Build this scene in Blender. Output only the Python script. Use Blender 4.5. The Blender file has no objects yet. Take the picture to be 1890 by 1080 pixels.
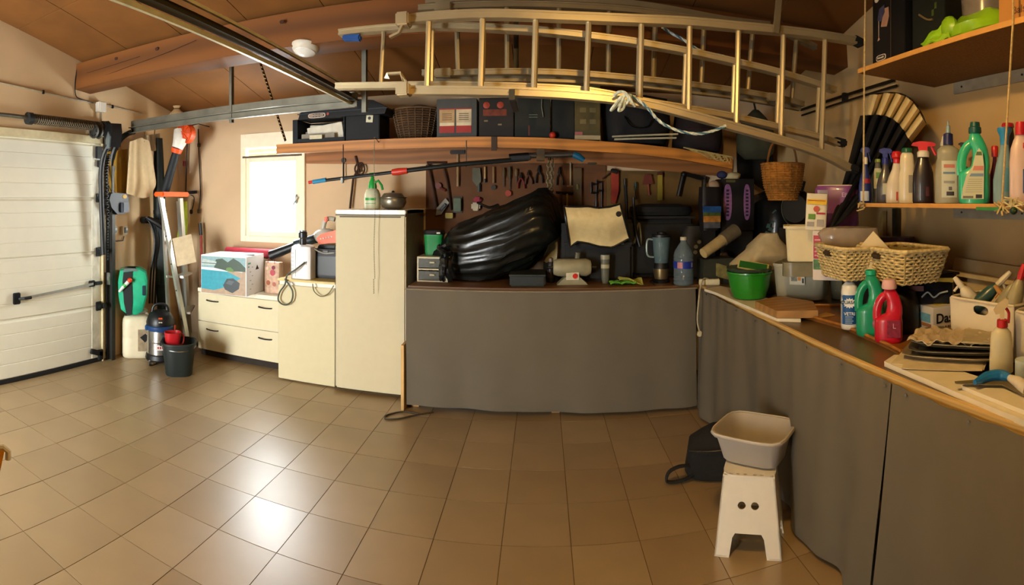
import bpy, bmesh, math, random
from mathutils import Vector, Matrix
from math import sin, cos, tan, pi, atan2, hypot
random.seed(7)
SC = bpy.context.scene
COL = SC.collection
# ---------------------------------------------------------------- camera (a phone panorama: central cylindrical)
F, X0, Y0, EYE = 970.0, 1001.0, 371.0, 1.6      # pixels per radian, column facing the rear wall, eye-level row, lens height
cd = bpy.data.cameras.new('camera')
cam = bpy.data.objects.new('camera', cd); COL.objects.link(cam)
cam.location = (0, 0, EYE); cam.rotation_euler = (pi/2, 0, 0)
cd.type = 'PANO'
cd.panorama_type = 'CENTRAL_CYLINDRICAL'
cd.central_cylindrical_range_u_min = (0-X0)/F
cd.central_cylindrical_range_u_max = (1890-X0)/F
cd.central_cylindrical_range_v_min = (Y0-1080)/F
cd.central_cylindrical_range_v_max = Y0/F
cd.central_cylindrical_radius = 1.0
cd.clip_start = 0.01
SC.camera = cam
# ---------------------------------------------------------------- exposure, sky, lamps
SC.view_settings.view_transform = 'Standard'
SC.view_settings.look = 'None'
SC.view_settings.gamma = 1.0
SC.view_settings.use_curve_mapping = False
SC.view_settings.exposure = 0.0
w = bpy.data.worlds.new('sky'); SC.world = w; w.use_nodes = True
bg = w.node_tree.nodes['Background']
bg.inputs['Color'].default_value = (0.92, 0.96, 0.96, 1)
bg.inputs['Strength'].default_value = 46.0
def light(name, kind, loc, power, color, size=0.1, rot=(0,0,0), sy=None, portal=False, spread=None):
    l = bpy.data.lights.new(name, kind); l.energy = power; l.color = color
    if kind == 'POINT': l.shadow_soft_size = size
    if kind == 'AREA':
        l.shape = 'RECTANGLE' if sy else 'DISK'; l.size = size
        if sy: l.size_y = sy
        if spread: l.spread = spread
        if portal: l.cycles.is_portal = True
    o = bpy.data.objects.new(name, l); COL.objects.link(o); o.location = loc; o.rotation_euler = rot
    return o
light('ceiling_bulb', 'POINT', (0.35, 1.2, 2.60), 58, (1.0, 0.62, 0.21), 0.04)
light('window_daylight', 'AREA', (-2.68, 4.86, 1.74), 10, (1, 1, 1), 0.56, (pi/2, 0, pi), 1.0, portal=True)
light('doorway_daylight', 'AREA', (-3.22, -1.6, 1.15), 10, (1, 1, 1), 1.25, (-pi/2, 0, pi), 2.2, portal=True)
# ---------------------------------------------------------------- pixel -> point at a known plane
def at(x, y, Y=None, X=None, z=None, d=None):
    t = (x-X0)/F; h = (Y0-y)/F
    if Y is not None: d = Y/cos(t)
    elif X is not None: d = X/sin(t)
    elif z is not None: d = (z-EYE)/h
    return Vector((d*sin(t), d*cos(t), EYE+h*d))
def face(x): return -(x-X0)/F                     # yaw that turns a thing's front (-Y) to the lens
def spot(x, y, z):                                # foot point on the level z, metres per pixel there, yaw
    p = at(x, y, z=z); return p, hypot(p.x, p.y)/F, face(x)
# ---------------------------------------------------------------- materials
def lin(c):
    return tuple((v/12.92 if v <= .04045 else ((v+.055)/1.055)**2.4) for v in c)
def rgb(hexa):
    return lin(tuple(int(hexa[i:i+2], 16)/255 for i in (0, 2, 4)))
_mats = {}
def M(hexa, rough=.5, metal=0., var=.12, scale=14., bump=0., kind='plain', alpha=1., coat=0., stretch=None, emit=0., ior=1.45):
    key = (hexa, rough, metal, var, scale, bump, kind, alpha, coat, stretch, emit, ior)
    if key in _mats: return _mats[key]
    m = bpy.data.materials.new(kind+'_'+hexa); m.use_nodes = True
    nt = m.node_tree; N, L = nt.nodes, nt.links
    b = N['Principled BSDF']; out = N['Material Output']
    c = rgb(hexa)
    b.inputs['Roughness'].default_value = rough; b.inputs['Metallic'].default_value = metal
    b.inputs['Coat Weight'].default_value = coat; b.inputs['IOR'].default_value = ior
    tc = N.new('ShaderNodeTexCoord'); mp = N.new('ShaderNodeMapping'); L.new(tc.outputs['Object'], mp.inputs[0])
    if stretch: mp.inputs['Scale'].default_value = stretch
    nz = N.new('ShaderNodeTexNoise'); nz.inputs['Scale'].default_value = scale; nz.inputs['Detail'].default_value = 4
    L.new(mp.outputs[0], nz.inputs['Vector'])
    cr = N.new('ShaderNodeValToRGB')
    e = cr.color_ramp.elements
    e[0].position, e[1].position = .3, .7
    e[0].color = tuple(v*(1-var) for v in c)+(1,); e[1].color = tuple(min(1, v*(1+var)) for v in c)+(1,)
    src = nz.outputs['Fac']
    if kind == 'wood':
        wv = N.new('ShaderNodeTexWave'); wv.wave_type = 'RINGS'; wv.rings_direction = 'X'
        wv.inputs['Scale'].default_value = scale*.35; wv.inputs['Distortion'].default_value = 5; wv.inputs['Detail'].default_value = 2
        L.new(mp.outputs[0], wv.inputs['Vector']); src = wv.outputs['Fac']
        e[0].position, e[1].position = .05, .95
    if kind == 'particle':
        nz.inputs['Scale'].default_value = scale*8; nz.inputs['Detail'].default_value = 6
    L.new(src, cr.inputs[0]); L.new(cr.outputs[0], b.inputs['Base Color'])
    if bump:
        bp = N.new('ShaderNodeBump'); bp.inputs['Strength'].default_value = bump; bp.inputs['Distance'].default_value = .01
        L.new(src, bp.inputs['Height']); L.new(bp.outputs[0], b.inputs['Normal'])
    if emit:
        b.inputs['Emission Color'].default_value = c+(1,); b.inputs['Emission Strength'].default_value = emit
    if alpha < 1:
        t = N.new('ShaderNodeBsdfTransparent'); mx = N.new('ShaderNodeMixShader'); mx.inputs[0].default_value = alpha
        t.inputs[0].default_value = tuple(.5+.5*v for v in c)+(1,)
        L.new(t.outputs[0], mx.inputs[1]); L.new(b.outputs[0], mx.inputs[2]); L.new(mx.outputs[0], out.inputs[0])
    _mats[key] = m
    return m
# ---------------------------------------------------------------- mesh building
class MB:
    def __init__(s): s.bm = bmesh.new(); s.mi = 0; s.X = Matrix.Identity(4)
    def _new(s, vs, fs):
        bv = [s.bm.verts.new(s.X @ Vector(v)) for v in vs]
        for f in fs:
            try: fc = s.bm.faces.new([bv[i] for i in f]); fc.material_index = s.mi
            except ValueError: pass
        return bv
    def box(s, c, d, rot=None, bev=0):
        t = bmesh.new(); bmesh.ops.create_cube(t, size=1)
        for v in t.verts: v.co = Vector((v.co.x*d[0], v.co.y*d[1], v.co.z*d[2]))
        if bev: bmesh.ops.bevel(t, geom=list(t.edges), offset=min(bev, min(d)*.45), segments=2, affect='EDGES')
        R = Matrix.Translation(Vector(c))
        if rot is not None:
            R = R @ (rot if isinstance(rot, Matrix) else (Matrix.Rotation(rot[2], 4, 'Z') @ Matrix.Rotation(rot[1], 4, 'Y') @ Matrix.Rotation(rot[0], 4, 'X')))
        vs = [R @ v.co for v in t.verts]
        for i, v in enumerate(t.verts): v.index = i
        s._new(vs, [[v.index for v in f.verts] for f in t.faces]); t.free(); return s
    def bb(s, lo, hi, bev=0):
        return s.box([(a+b)/2 for a, b in zip(lo, hi)], [abs(b-a) for a, b in zip(lo, hi)], None, bev)
    def loft(s, rings, caps=True, closed=True):
        n = len(rings[0]); vs = [p for r in rings for p in r]; fs = []
        for i in range(len(rings)-1):
            for j in range(n if closed else n-1):
                k = (j+1) % n
                fs.append([i*n+j, i*n+k, (i+1)*n+k, (i+1)*n+j])
        if caps:
            fs.append(list(range(n))[::-1]); fs.append([(len(rings)-1)*n+j for j in range(n)])
        s._new(vs, fs); return s
    def lathe(s, prof, c=(0, 0, 0), n=18, sx=1, sy=1, a0=0, a1=2*pi, caps=True, axis='z', e=2.0):
        full = abs(a1-a0-2*pi) < 1e-6; m = n if full else n+1; rings = []
        for r, z in prof:
            ring = []
            for j in range(m):
                a = a0+(a1-a0)*j/n; ca, sa = cos(a), sin(a)
                q = (abs(ca)**e+abs(sa)**e)**(-1/e) if e != 2 else 1
                p = (r*sx*ca*q, r*sy*sa*q, z)
                if axis == 'y': p = (p[0], p[2], p[1])
                if axis == 'x': p = (p[2], p[0], p[1])
                ring.append((c[0]+p[0], c[1]+p[1], c[2]+p[2]))
            rings.append(ring)
        return s.loft(rings, caps and full, full)
    def tube(s, pts, r, n=8, closed=False, flat=1.):
        pts = [Vector(p) for p in pts]; rings = []; m = len(pts)
        rr = r if isinstance(r, (list, tuple)) else [r]*m
        nrm = None
        for i, p in enumerate(pts):
            a = pts[i-1] if (i or closed) else p; b = pts[(i+1) % m] if (i < m-1 or closed) else p
            t = (b-a)
            t = t.normalized() if t.length > 1e-9 else Vector((0, 0, 1))
            if nrm is None: nrm = t.orthogonal().normalized() if abs(t.z) > .9 else t.cross(Vector((0, 0, 1))).normalized()
            nrm = (nrm-t*nrm.dot(t))
            nrm = nrm.normalized() if nrm.length > 1e-6 else t.orthogonal().normalized()
            bn = t.cross(nrm)
            rings.append([p+nrm*(rr[i]*cos(2*pi*j/n))+bn*(rr[i]*flat*sin(2*pi*j/n)) for j in range(n)])
        if closed: rings.append(rings[0]); return s.loft(rings, False)
        return s.loft(rings)
    def sweep(s, pts, w, h):                       # rectangular bar, w across (level), h upright
        pts = [Vector(p) for p in pts]; rings = []
        for i, p in enumerate(pts):
            t = (pts[min(i+1, len(pts)-1)]-pts[max(i-1, 0)]).normalized()
            up = Vector((0, 0, 1)) if abs(t.z) < .9 else Vector((0, -1, 0))
            sd = t.cross(up).normalized(); up = sd.cross(t).normalized()
            rings.append([p+sd*(w/2*a)+up*(h/2*b) for a, b in ((-1, -1), (1, -1), (1, 1), (-1, 1))])
        return s.loft(rings)
    def prism(s, poly, lo, hi, axis='y'):
        def P(a, b, k): return {'y': (a, k, b), 'x': (k, a, b), 'z': (a, b, k)}[axis]
        return s.loft([[P(a, b, lo) for a, b in poly], [P(a, b, hi) for a, b in poly]])
    def slab(s, pts, back):                        # polygon of 3D points made thick along a vector
        b = Vector(back); return s.loft([[Vector(p) for p in pts], [Vector(p)+b for p in pts]])
    def ball(s, c, r, n=12):
        r = (r, r, r) if not isinstance(r, (tuple, list)) else r
        k = max(5, n//2+1); prof = [(max(.001, sin(pi*i/k)), -cos(pi*i/k)) for i in range(k+1)]
        return s.loft([[(c[0]+r[0]*q*cos(2*pi*j/n), c[1]+r[1]*q*sin(2*pi*j/n), c[2]+r[2]*z) for j in range(n)] for q, z in prof])
    def grid(s, fn, nu, nv, th=0.):
        V = [[Vector(fn(i/nu, j/nv)) for i in range(nu+1)] for j in range(nv+1)]
        vs = [p for row in V for p in row]; W = nu+1
        fs = [[j*W+i, j*W+i+1, (j+1)*W+i+1, (j+1)*W+i] for j in range(nv) for i in range(nu)]
        if th:
            nr = []
            for j in range(nv+1):
                for i in range(nu+1):
                    du = V[j][min(i+1, nu)]-V[j][max(i-1, 0)]; dv = V[min(j+1, nv)][i]-V[max(j-1, 0)][i]
                    q = du.cross(dv); nr.append(q.normalized()*th if q.length > 1e-9 else Vector((0, 0, th)))
            k = len(vs); vs = vs+[v+q for v, q in zip(vs, nr)]
            fs = fs+[[a+k for a in f][::-1] for f in fs]
            rim = [i for i in range(W)]+[j*W+nu for j in range(1, nv+1)]+[nv*W+i for i in range(nu-1, -1, -1)]+[j*W for j in range(nv-1, 0, -1)]
            for a, b in zip(rim, rim[1:]+rim[:1]): fs.append([b, a, a+k, b+k])
        s._new(vs, fs); return s
def obj(name, mb, mats, parent=None, loc=None, rot=None, label=None, sharp=35, cat=None, group=None, kind=None):
    if not isinstance(mats, (list, tuple)): mats = [mats]
    bmesh.ops.recalc_face_normals(mb.bm, faces=mb.bm.faces)
    me = bpy.data.meshes.new(name); mb.bm.to_mesh(me); mb.bm.free()
    for m in mats: me.materials.append(m)
    for p in me.polygons: p.use_smooth = True
    me.set_sharp_from_angle(angle=math.radians(sharp))
    o = bpy.data.objects.new(name, me); COL.objects.link(o)
    if parent: o.parent = parent
    if loc is not None: o.location = loc
    if rot is not None: o.rotation_euler = rot
    tag(o, label, cat, group, kind)
    return o
def tag(o, label=None, cat=None, group=None, kind=None):
    for k, v in (('label', label), ('category', cat), ('group', group), ('kind', kind)):
        if v: o[k] = v
    return o
def T(name, label, cat, loc=(0, 0, 0), rz=0., group=None, rot=None):
    o = bpy.data.objects.new(name, None); COL.objects.link(o); o.location = loc
    o.rotation_euler = rot if rot is not None else (0, 0, rz); o.empty_display_size = .05
    return tag(o, label, cat, group)
def copy_tree(o, parent=None):
    c = o.copy(); COL.objects.link(c); c.parent = parent
    for ch in list(o.children): copy_tree(ch, c)
    return c
def text(s, size, mat, parent, loc, rot=(pi/2, 0, 0), name='lettering', ext=.0006, align='CENTER', bold=0.):
    cu = bpy.data.curves.new(name, 'FONT'); cu.body = s; cu.size = size; cu.extrude = ext; cu.align_x = align; cu.align_y = 'CENTER'
    cu.offset = bold; cu.materials.append(mat); cu.resolution_u = 3
    q = bpy.data.objects.new(name, cu); COL.objects.link(q)
    me = bpy.data.meshes.new_from_object(q.evaluated_get(bpy.context.evaluated_depsgraph_get())); bpy.data.objects.remove(q)
    o = bpy.data.objects.new(name, me); COL.objects.link(o); o.parent = parent; o.location = loc; o.rotation_euler = rot
    return o
def interp(pts, x):
    pts = sorted(pts)
    if x <= pts[0][0]: return pts[0][1]
    for (a, b), (c, d) in zip(pts, pts[1:]):
        if x <= c: return b+(d-b)*(x-a)/(c-a)
    return pts[-1][1]
def smooth_path(pts, k=4):                         # Catmull-Rom through the points
    P = [Vector(p) for p in pts]; out = []
    for i in range(len(P)-1):
        a, b, c, d = P[max(i-1, 0)], P[i], P[i+1], P[min(i+2, len(P)-1)]
        for j in range(k):
            t = j/k
            out.append(.5*((2*b)+(c-a)*t+(2*a-5*b+4*c-d)*t*t+(3*b-a-3*c+d)*t**3))
    return out+[P[-1]]
# common colours
WHITE = M('e6e0d2', .35, coat=.2, var=.03); STEEL = M('9a9a98', .3, 1., var=.15); DARKMET = M('3c3a35', .45, .6)
BLACK = M('0d0d0f', .45); BLACKCLOTH = M('141414', .9, bump=.3, scale=60); BLACKGLOSS = M('08080a', .12, coat=.6)
PINE = M('b98549', .55, kind='wood', var=.18, scale=9, stretch=(.6, 6, 6)); ALU = M('bdb8ac', .33, .85, var=.08)
RED = M('c22018', .4); BLUE = M('1659a8', .35); GREEN = M('138a3c', .4); CREAM = M('dccfae', .6, var=.06)
RUBBER = M('151515', .8)
# ================================================================ SETTING
XL, XR, YB, YF = -3.95, 2.24, 4.76, -1.0
def ceil_z(y):
    return 2.6+.243*(YB-y) if y > .2 else 2.6+.243*(YB-.2)-.243*(.2-y)
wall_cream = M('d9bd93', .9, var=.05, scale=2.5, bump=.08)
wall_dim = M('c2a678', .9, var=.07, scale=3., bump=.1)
# floor: slab with single glazed tiles
fl = obj('floor', MB().bb((XL-.15, YF, -.12), (XR+.15, YB+.15, -.0025)), M('6e5a40', .85, var=.1, scale=30), kind='structure')
TX, TY, gap = .3227, .3435, .0042
tb = MB().bb((-(TX-gap)/2, -(TY-gap)/2, -.01), ((TX-gap)/2, (TY-gap)/2, 0))
tile_mats = [M(h, r, var=.07, scale=3.2, bump=.01, ior=2.0) for h, r in (('98805a', .37), ('937b56', .35), ('9d855f', .39))]
tiles = [obj('tile', tb, tile_mats[0], fl)]
tmesh = [tiles[0].data]
for m in tile_mats[1:]:
    d = tmesh[0].copy(); d.materials[0] = m; tmesh.append(d)
edge_mb = MB(); first = True; n_t = 0
ox, oy = -1.480+TX/2, 2.776+TY/2
for i in range(-9, 13):
    for j in range(-14, 8):
        cx, cy = ox+i*TX, oy+j*TY
        lo = (max(cx-TX/2+gap/2, XL), max(cy-TY/2+gap/2, YF)); hi = (min(cx+TX/2-gap/2, XR), min(cy+TY/2-gap/2, YB))
        if hi[0]-lo[0] < .02 or hi[1]-lo[1] < .02: continue
        hz = hypot(cx, cy); th = atan2(cx, cy)
        seen = -1.12 < th < 1.0 and hz > 1.9 and not (cx > 1.3) and not (cx > -1.0 and cy > 4.05)
        whole = hi[0]-lo[0] > TX-gap-.001 and hi[1]-lo[1] > TY-gap-.001
        if seen and whole:
            if first: o = tiles[0]; first = False
            else:
                o = tiles[0].copy(); COL.objects.link(o); o.parent = fl
            o.data = random.choice(tmesh); n_t += 1
            o.location = (cx, cy, random.uniform(-.0004, .0004)); o.rotation_euler = (random.uniform(-.0006, .0006), random.uniform(-.0006, .0006), 0)
        else: edge_mb.bb((lo[0], lo[1], -.01), (hi[0], hi[1], 0))
obj('outer_tiles', edge_mb, tile_mats[0], fl, kind='stuff')
# ceiling: sloping board panels with joints
ce = obj('ceiling', MB().loft([[(x, y, ceil_z(y)+.05) for x, y in ((XL-.1, k), (XR+.1, k))]+[(XR+.1, k, ceil_z(k)+.1), (XL-.1, k, ceil_z(k)+.1)] for k in (YF-.05, .2, YB+.1)]),
         M('4a3520', .9), kind='structure')
cm = M('744818', .8, var=.14, scale=3., kind='plain', bump=.05)
px0 = XL
while px0 < XR:
    x1 = min(px0+.62, XR)
    for a, b in ((YF, .2), (.2, 2.55), (2.555, YB)):
        mb = MB().loft([[(px0+.003, k, ceil_z(k)), (x1-.003, k, ceil_z(k)), (x1-.003, k, ceil_z(k)+.045), (px0+.003, k, ceil_z(k)+.045)] for k in (a+.002, b-.002)])
        obj('panel', mb, cm, ce)
    px0 += .62
# walls
def wall_gable(name, x0, x1, cuts, mat):
    mb = MB()
    for a, b, z0 in cuts:
        ys = [a]+([.2] if a < .2 < b else [])+[b]
        mb.loft([[(x0, k, z0), (x1, k, z0), (x1, k, ceil_z(k)+.05), (x0, k, ceil_z(k)+.05)] for k in ys])
    return obj(name, mb, mat, kind='structure')
DY0, DY1, DZ = .9, 3.5, 2.2
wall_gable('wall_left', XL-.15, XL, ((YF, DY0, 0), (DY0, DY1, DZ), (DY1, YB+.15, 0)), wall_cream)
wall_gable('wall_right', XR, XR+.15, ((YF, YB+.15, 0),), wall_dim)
WX0, WX1, WZ0, WZ1 = -3.03, -2.33, 1.2, 2.29
mb = MB()
for lo, hi in (((XL, YB, 0), (WX0, YB+.15, 2.7)), ((WX1, YB, 0), (XR, YB+.15, 2.7)), ((WX0, YB, 0), (WX1, YB+.15, WZ0)), ((WX0, YB, WZ1), (WX1, YB+.15, 2.7))): mb.bb(lo, hi)
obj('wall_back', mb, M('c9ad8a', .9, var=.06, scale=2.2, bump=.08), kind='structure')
mb = MB()
YG = YF-.6  # unseen doorway reveal, deepened to keep daylight off the right side
for lo, hi in (((XL, YG, 0), (-3.85, YF, 3.6)), ((-2.6, YG, 0), (XR, YF, 3.6)), ((-3.85, YG, 2.2), (-2.6, YF, 3.6))): mb.bb(lo, hi)
obj('wall_front', mb, M('7a6448', .9, var=.1, scale=2.), kind='structure')  # out of view, given a dark colour to cut bounce light
obj('trim_1', MB().bb((-3.9, YF, 0), (-3.85, YF+.02, 2.25)).bb((-2.6, YF, 0), (-2.52, YF+.02, 2.25)).bb((-3.9, YF, 2.2), (-2.52, YF+.02, 2.28)), WHITE, kind='structure')
obj('trim_2', MB().bb((-3.95, YG-.1, -.12), (-2.5, YF, 0)), M('8a8478', .8), kind='structure')
# roof purlin of glued pine
bm_ = M('6a3e15', .6, kind='wood', var=.22, scale=2.2, stretch=(.18, 2.2, 2.6), bump=.12)
beam = obj('ceiling_beam', MB().loft([[(x, y+dy*cos(-.1)-dz*sin(-.1), 2.79-(y-3.33)*.2+dy*sin(-.1)+dz*cos(-.1)) for dy, dz in ((-.1, -.125), (.1, -.125), (.1, .125), (-.1, .125))] for x, y in ((XL, 3.31), (-1, 3.36), (1, 3.46), (XR, 3.52))]), bm_, kind='structure')
obj('crack', MB().tube(smooth_path([at(x, y, Y=3.215) for x, y in ((146, 148), (190, 140), (240, 122), (290, 104), (330, 88), (362, 74))], 4), .004, 4, flat=.5), M('2a1608', .9), beam)
obj('crack', MB().tube(smooth_path([at(x, y, Y=3.215) for x, y in ((160, 135), (215, 118), (258, 104))], 4), .003, 4, flat=.5), M('2a1608', .9), beam)
for kx, ky in ((289, 90), (214, 108), (520, 40)): obj('knot', MB().lathe([(.001, -.002), (.018, -.001), (.02, .004)], at(kx, ky, Y=3.222), 10, axis='y', sy=.7), M('3a1e0c', .9), beam)
# window: frame, sash, glass, roller box and slats
wf = T('window_1', None, None, (0, 0, 0)); wf['kind'] = 'structure'
wfm = M('efe3c6', .45, var=.03)
def frame(mb, x0, x1, z0, z1, y0, y1, t):
    mb.bb((x0, y0, z0), (x0+t, y1, z1), .003); mb.bb((x1-t, y0, z0), (x1, y1, z1), .003)
    mb.bb((x0+t, y0, z0), (x1-t, y1, z0+t), .003); mb.bb((x0+t, y0, z1-t), (x1-t, y1, z1), .003); return mb
obj('window_frame', frame(MB(), WX0-.03, WX1+.03, WZ0-.03, WZ1+.02, YB-.03, YB+.1, .06), wfm, wf)
obj('sash', frame(MB(), WX0+.03, WX1-.03, WZ0+.03, 2.06, YB-.015, YB+.04, .05), wfm, wf)
obj('pane', MB().bb((WX0+.08, YB+.01, WZ0+.08), (WX1-.08, YB+.018, 2.01)), M('f4f8fa', .05, var=0., alpha=.12), wf)
obj('roller_box', MB().bb((WX0+.0, YB-.045, 2.16), (WX1, YB+.06, 2.27), .006), wfm, wf, label='cream roller shutter box above the sash')
for k in range(2): obj('slat', MB().bb((WX0+.03, YB+.05, 2.07+k*.045), (WX1-.03, YB+.06, 2.11+k*.045), .003), M('d9c9a4', .5), wf)
obj('dark_bar', MB().bb((WX0+.0, YB-.04, 2.055), (WX1, YB-.016, 2.075)), M('5a4a38', .6), wf)
obj('handle', MB().box((WX1-.065, YB-.03, 1.62), (.018, .03, .09), None, .005).box((WX1-.065, YB-.05, 1.6), (.014, .016, .1), (.0, .5, 0), .004), STEEL, wf)
# garage door: four insulated sections with ribs, hinges, latch rod
gd = T('door_1', None, None, (XL, 0, 0)); gd['kind'] = 'structure'
gm = M('e9e6d2', .5, var=.02, scale=6)
sec = [0.035, .555, 1.095, 1.63, 2.17]
for a, b in zip(sec, sec[1:]):
    mb = MB(); prof = [(.0, a), (.03, a), (.042, a+.012)]
    nr = 4
    for k in range(1, nr):
        z = a+(b-a)*k/nr; prof += [(.042, z-.005), (.038, z), (.042, z+.005)]
    prof += [(.042, b-.03), (.03, b-.014), (.03, b-.002), (0, b-.002)]
    mb.loft([[(x-.012, y, z) for x, z in prof] for y in (DY0-.02, DY1+.02)])
    obj('door_section', mb, gm, gd)
for z in sec[:-1]:
    obj('edge_strip', MB().bb((.03, DY1-.105, z+.01), (.034, DY1-.005, z+.52)), M('dcd8c4', .5), gd)
obj('bottom_seal', MB().bb((-.02, DY0, .0), (.04, DY1+.03, .036), .006), RUBBER, gd)
def hinge(z, big=1.):
    return MB().box((.045, DY1-.03, z), (.02, .07, .09*big), None, .006).box((.06, DY1-.0, z), (.03, .09, .05*big), None, .01).lathe([(.022, -.014), (.022, .014)], (.075, DY1+.02, z), 12, axis='x').tube([(.07, DY1-.06, z), (.07, DY1+.06, z)], .006, 6)
obj('door_core', MB().bb((-.06, DY0-.03, .01), (-.013, DY1+.03, 2.22)), gm, gd)  # backing panel added to block daylight slits between the sections
hm = M('2b2d2c', .5, .5)
for z in sec[1:4]: obj('hinge', hinge(z), hm, gd)
obj('bottom_bracket', MB().box((.05, DY1-.06, .1), (.03, .16, .05), (-.35, 0, 0), .005).box((.05, DY1-.01, .07), (.03, .06, .1), None, .006), hm, gd)
obj('top_bracket', MB().box((.05, DY1-.03, 2.08), (.03, .08, .12), None, .006).box((.05, DY1-.02, 1.97), (.025, .06, .07), None, .006), hm, gd)
p0 = at(36, 552, X=XL+.08)-gd.location; p1 = at(172, 524, X=XL+.08)-gd.location
obj('latch_rod', MB().sweep([p0, p1], .01, .022), M('a8aaa6', .4, .7), gd)
obj('latch_handle', MB().box(p0+Vector((-.03, -.01, 0)), (.03, .07, .1), None, .006).tube([p0, p0+Vector((.05, .02, .01)), p0+Vector((.05, .09, .012))], .014, 8), BLACK, gd, label='black latch handle')
obj('latch_bolt', MB().box(p1+Vector((-.02, 0, 0)), (.03, .07, .06), None, .006).box(p1+Vector((0, .07, .0)), (.03, .09, .035), None, .006), hm, gd)
obj('door_seal', MB().bb((-.01, DY1+.02, 0), (.05, DY1+.035, 2.25)).bb((-.01, DY0, 2.17), (.05, DY1+.035, 2.24)), M('d6caa2', .6), gd)
# ================================================================ LARGE THINGS
galv = M('6d6a5e', .45, .75, var=.2, scale=8)
# ---- door track: upright, curve, horizontal rail, rear cross bar, hangers
t = T('door_track_rail', 'galvanised garage door track running from the door jamb along the ceiling', 'door track', (0, 0, 0))
TYk, TZ, TXE = 3.6, 2.31, -1.33
def channel(mb, pts, w, h, th=.006):               # open C profile
    mb.sweep([Vector(p)+Vector((0, .012, 0)) for p in pts], th, h)
    for s_ in (-1, 1): mb.sweep([Vector(p)+Vector((0, -.012, s_*h/2)) for p in pts], w, th)
    return mb
mb = MB(); mb.sweep([(XL+.07, 3.62, .0), (XL+.07, 3.62, 1.95)], .05, .012); mb.sweep([(XL+.045, 3.6, .0), (XL+.045, 3.6, 2.3)], .012, .06); mb.sweep([(XL+.1, 3.62, 0), (XL+.1, 3.62, 1.95)], .012, .045)
obj('upright_rail', mb, DARKMET, t)
arc = [(XL+.07+.32*(1-cos(a)), 3.62, 1.95+.32*sin(a)) for a in [k*pi/16 for k in range(9)]]
obj('curved_rail', MB().tube(arc, .028, 8), M('1d1d1c', .35, .5), t, label='dark curved section of the track')
mb = channel(MB(), [(XL+.36, TYk, TZ-.03), (-2.6, TYk, TZ-.01), (TXE, TYk, TZ)], .03, .05)
mb.sweep([(XL+.36, TYk+.02, TZ+.035), (-2.6, TYk+.02, TZ+.055), (TXE, TYk+.02, TZ+.065)], .02, .055)
obj('horizontal_rail', mb, galv, t)
mb = MB()
mb.sweep([(TXE-.02, TYk+.05, TZ+.03), (TXE-.02, -.98, TZ+.06)], .05, .008)
mb.sweep([(TXE-.045, TYk+.05, TZ+.055), (TXE-.045, -.98, TZ+.085)], .008, .05)
obj('cross_bar', mb, M('2b2618', .5, .4), t, label='dark cross bar over the middle of the garage')
mb = MB().sweep([(TXE-.05, TYk+.05, TZ+.008), (TXE-.05, -.98, TZ+.038)], .016, .022).sweep([(TXE+.01, TYk+.05, TZ+.085), (TXE+.01, -.98, TZ+.115)], .014, .014)
obj('cross_bar_lip', mb, M('cfc8a8', .4, .5), t, label='pale lower lip of the cross bar')
for x, zt in ((at(423, 180, Y=TYk).x, ceil_z(TYk)), (at(670, 180, Y=TYk).x, ceil_z(TYk))):
    obj('hanger', MB().box((x, TYk+.035, (zt+TZ-.06)/2), (.045, .006, zt-TZ+.06), None).box((x+.018, TYk+.02, (zt+TZ-.06)/2), (.006, .035, zt-TZ+.06)), galv, t)
mb = MB().sweep([(at(474, 110, Y=3.75).x, 3.75, ceil_z(3.75)), (at(527, 258, Y=4.1).x, 4.1, 2.13)], .004, .026)
obj('perforated_strap', mb, M('4a3622', .5, .6), t, label='perforated metal strap with oval slots')
mb = MB(); a, b = Vector((at(474, 110, Y=3.75).x, 3.74, ceil_z(3.75))), Vector((at(527, 258, Y=4.1).x, 4.09, 2.13))
for k in range(1, 24):
    p = a.lerp(b, k/24); mb.box(p, (.022, .008, .007), (0, .5, 0))
obj('strap_slots', mb, M('b08a52', .6), t, kind='stuff')
t = T('door_spring_tube', 'long dark torsion spring tube mounted above the garage door', 'door spring', (XL+.1, 0, 2.33))
obj('tube', MB().tube([(0, DY0-.1, .02), (0, DY1+.06, 0)], .018, 10), galv, t)
mb = MB().tube([(0, 2.62, 0), (0, DY1-.02, 0)], .042, 14)
obj('spring', mb, M('4a4030', .6, .4), t)
mb = MB()
for k in range(36): mb.tube([(.046*cos(q*pi/4), 2.66+k*.022+.0027*q, .046*sin(q*pi/4)) for q in range(9)], .004, 4)
obj('coil', mb, M('6e6350', .5, .6), t, kind='stuff')
obj('collar', MB().lathe([(.055, -.02), (.055, .03)], (0, 2.6, 0), 12, axis='y'), hm, t)
obj('end_collar', MB().lathe([(.06, -.03), (.065, .04)], (0, DY1-.0, 0), 12, axis='y'), hm, t)
obj('bearing_plate', MB().box((-.05, DY1+.06, 0), (.1, .012, .14), None, .003), hm, t)
t = T('track_end_housing', 'black plastic housing with grey corner where the door track bends', 'door track end', at(208, 250, X=XL+.3), -.4)
obj('housing', MB().prism([(-.1, -.1), (.08, -.12), (.12, .02), (.1, .1), (-.06, .1), (-.11, .05)], -.05, .05), BLACK, t)
obj('corner_plate', MB().prism([(-.02, -.13), (.06, -.13), (.09, -.02), (.04, .03), (-.03, -.04)], -.062, -.05), M('6f7b80', .4, .5), t)
t = T('lift_cable_drum', 'dark round cable drum beside the spring above the door jamb', 'cable drum', at(178, 243, X=XL+.12), 0)
obj('drum', MB().lathe([(.05, -.04), (.07, -.03), (.055, -.02), (.055, .02), (.07, .03), (.05, .04)], (0, 0, 0), 16, axis='y'), DARKMET, t)
for k in range(6):
    a = k*pi/3; obj('rib', MB().box((.0+.045*cos(a), -.042, .045*sin(a)), (.012, .008, .03), (0, -a, 0)), hm, t)
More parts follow.
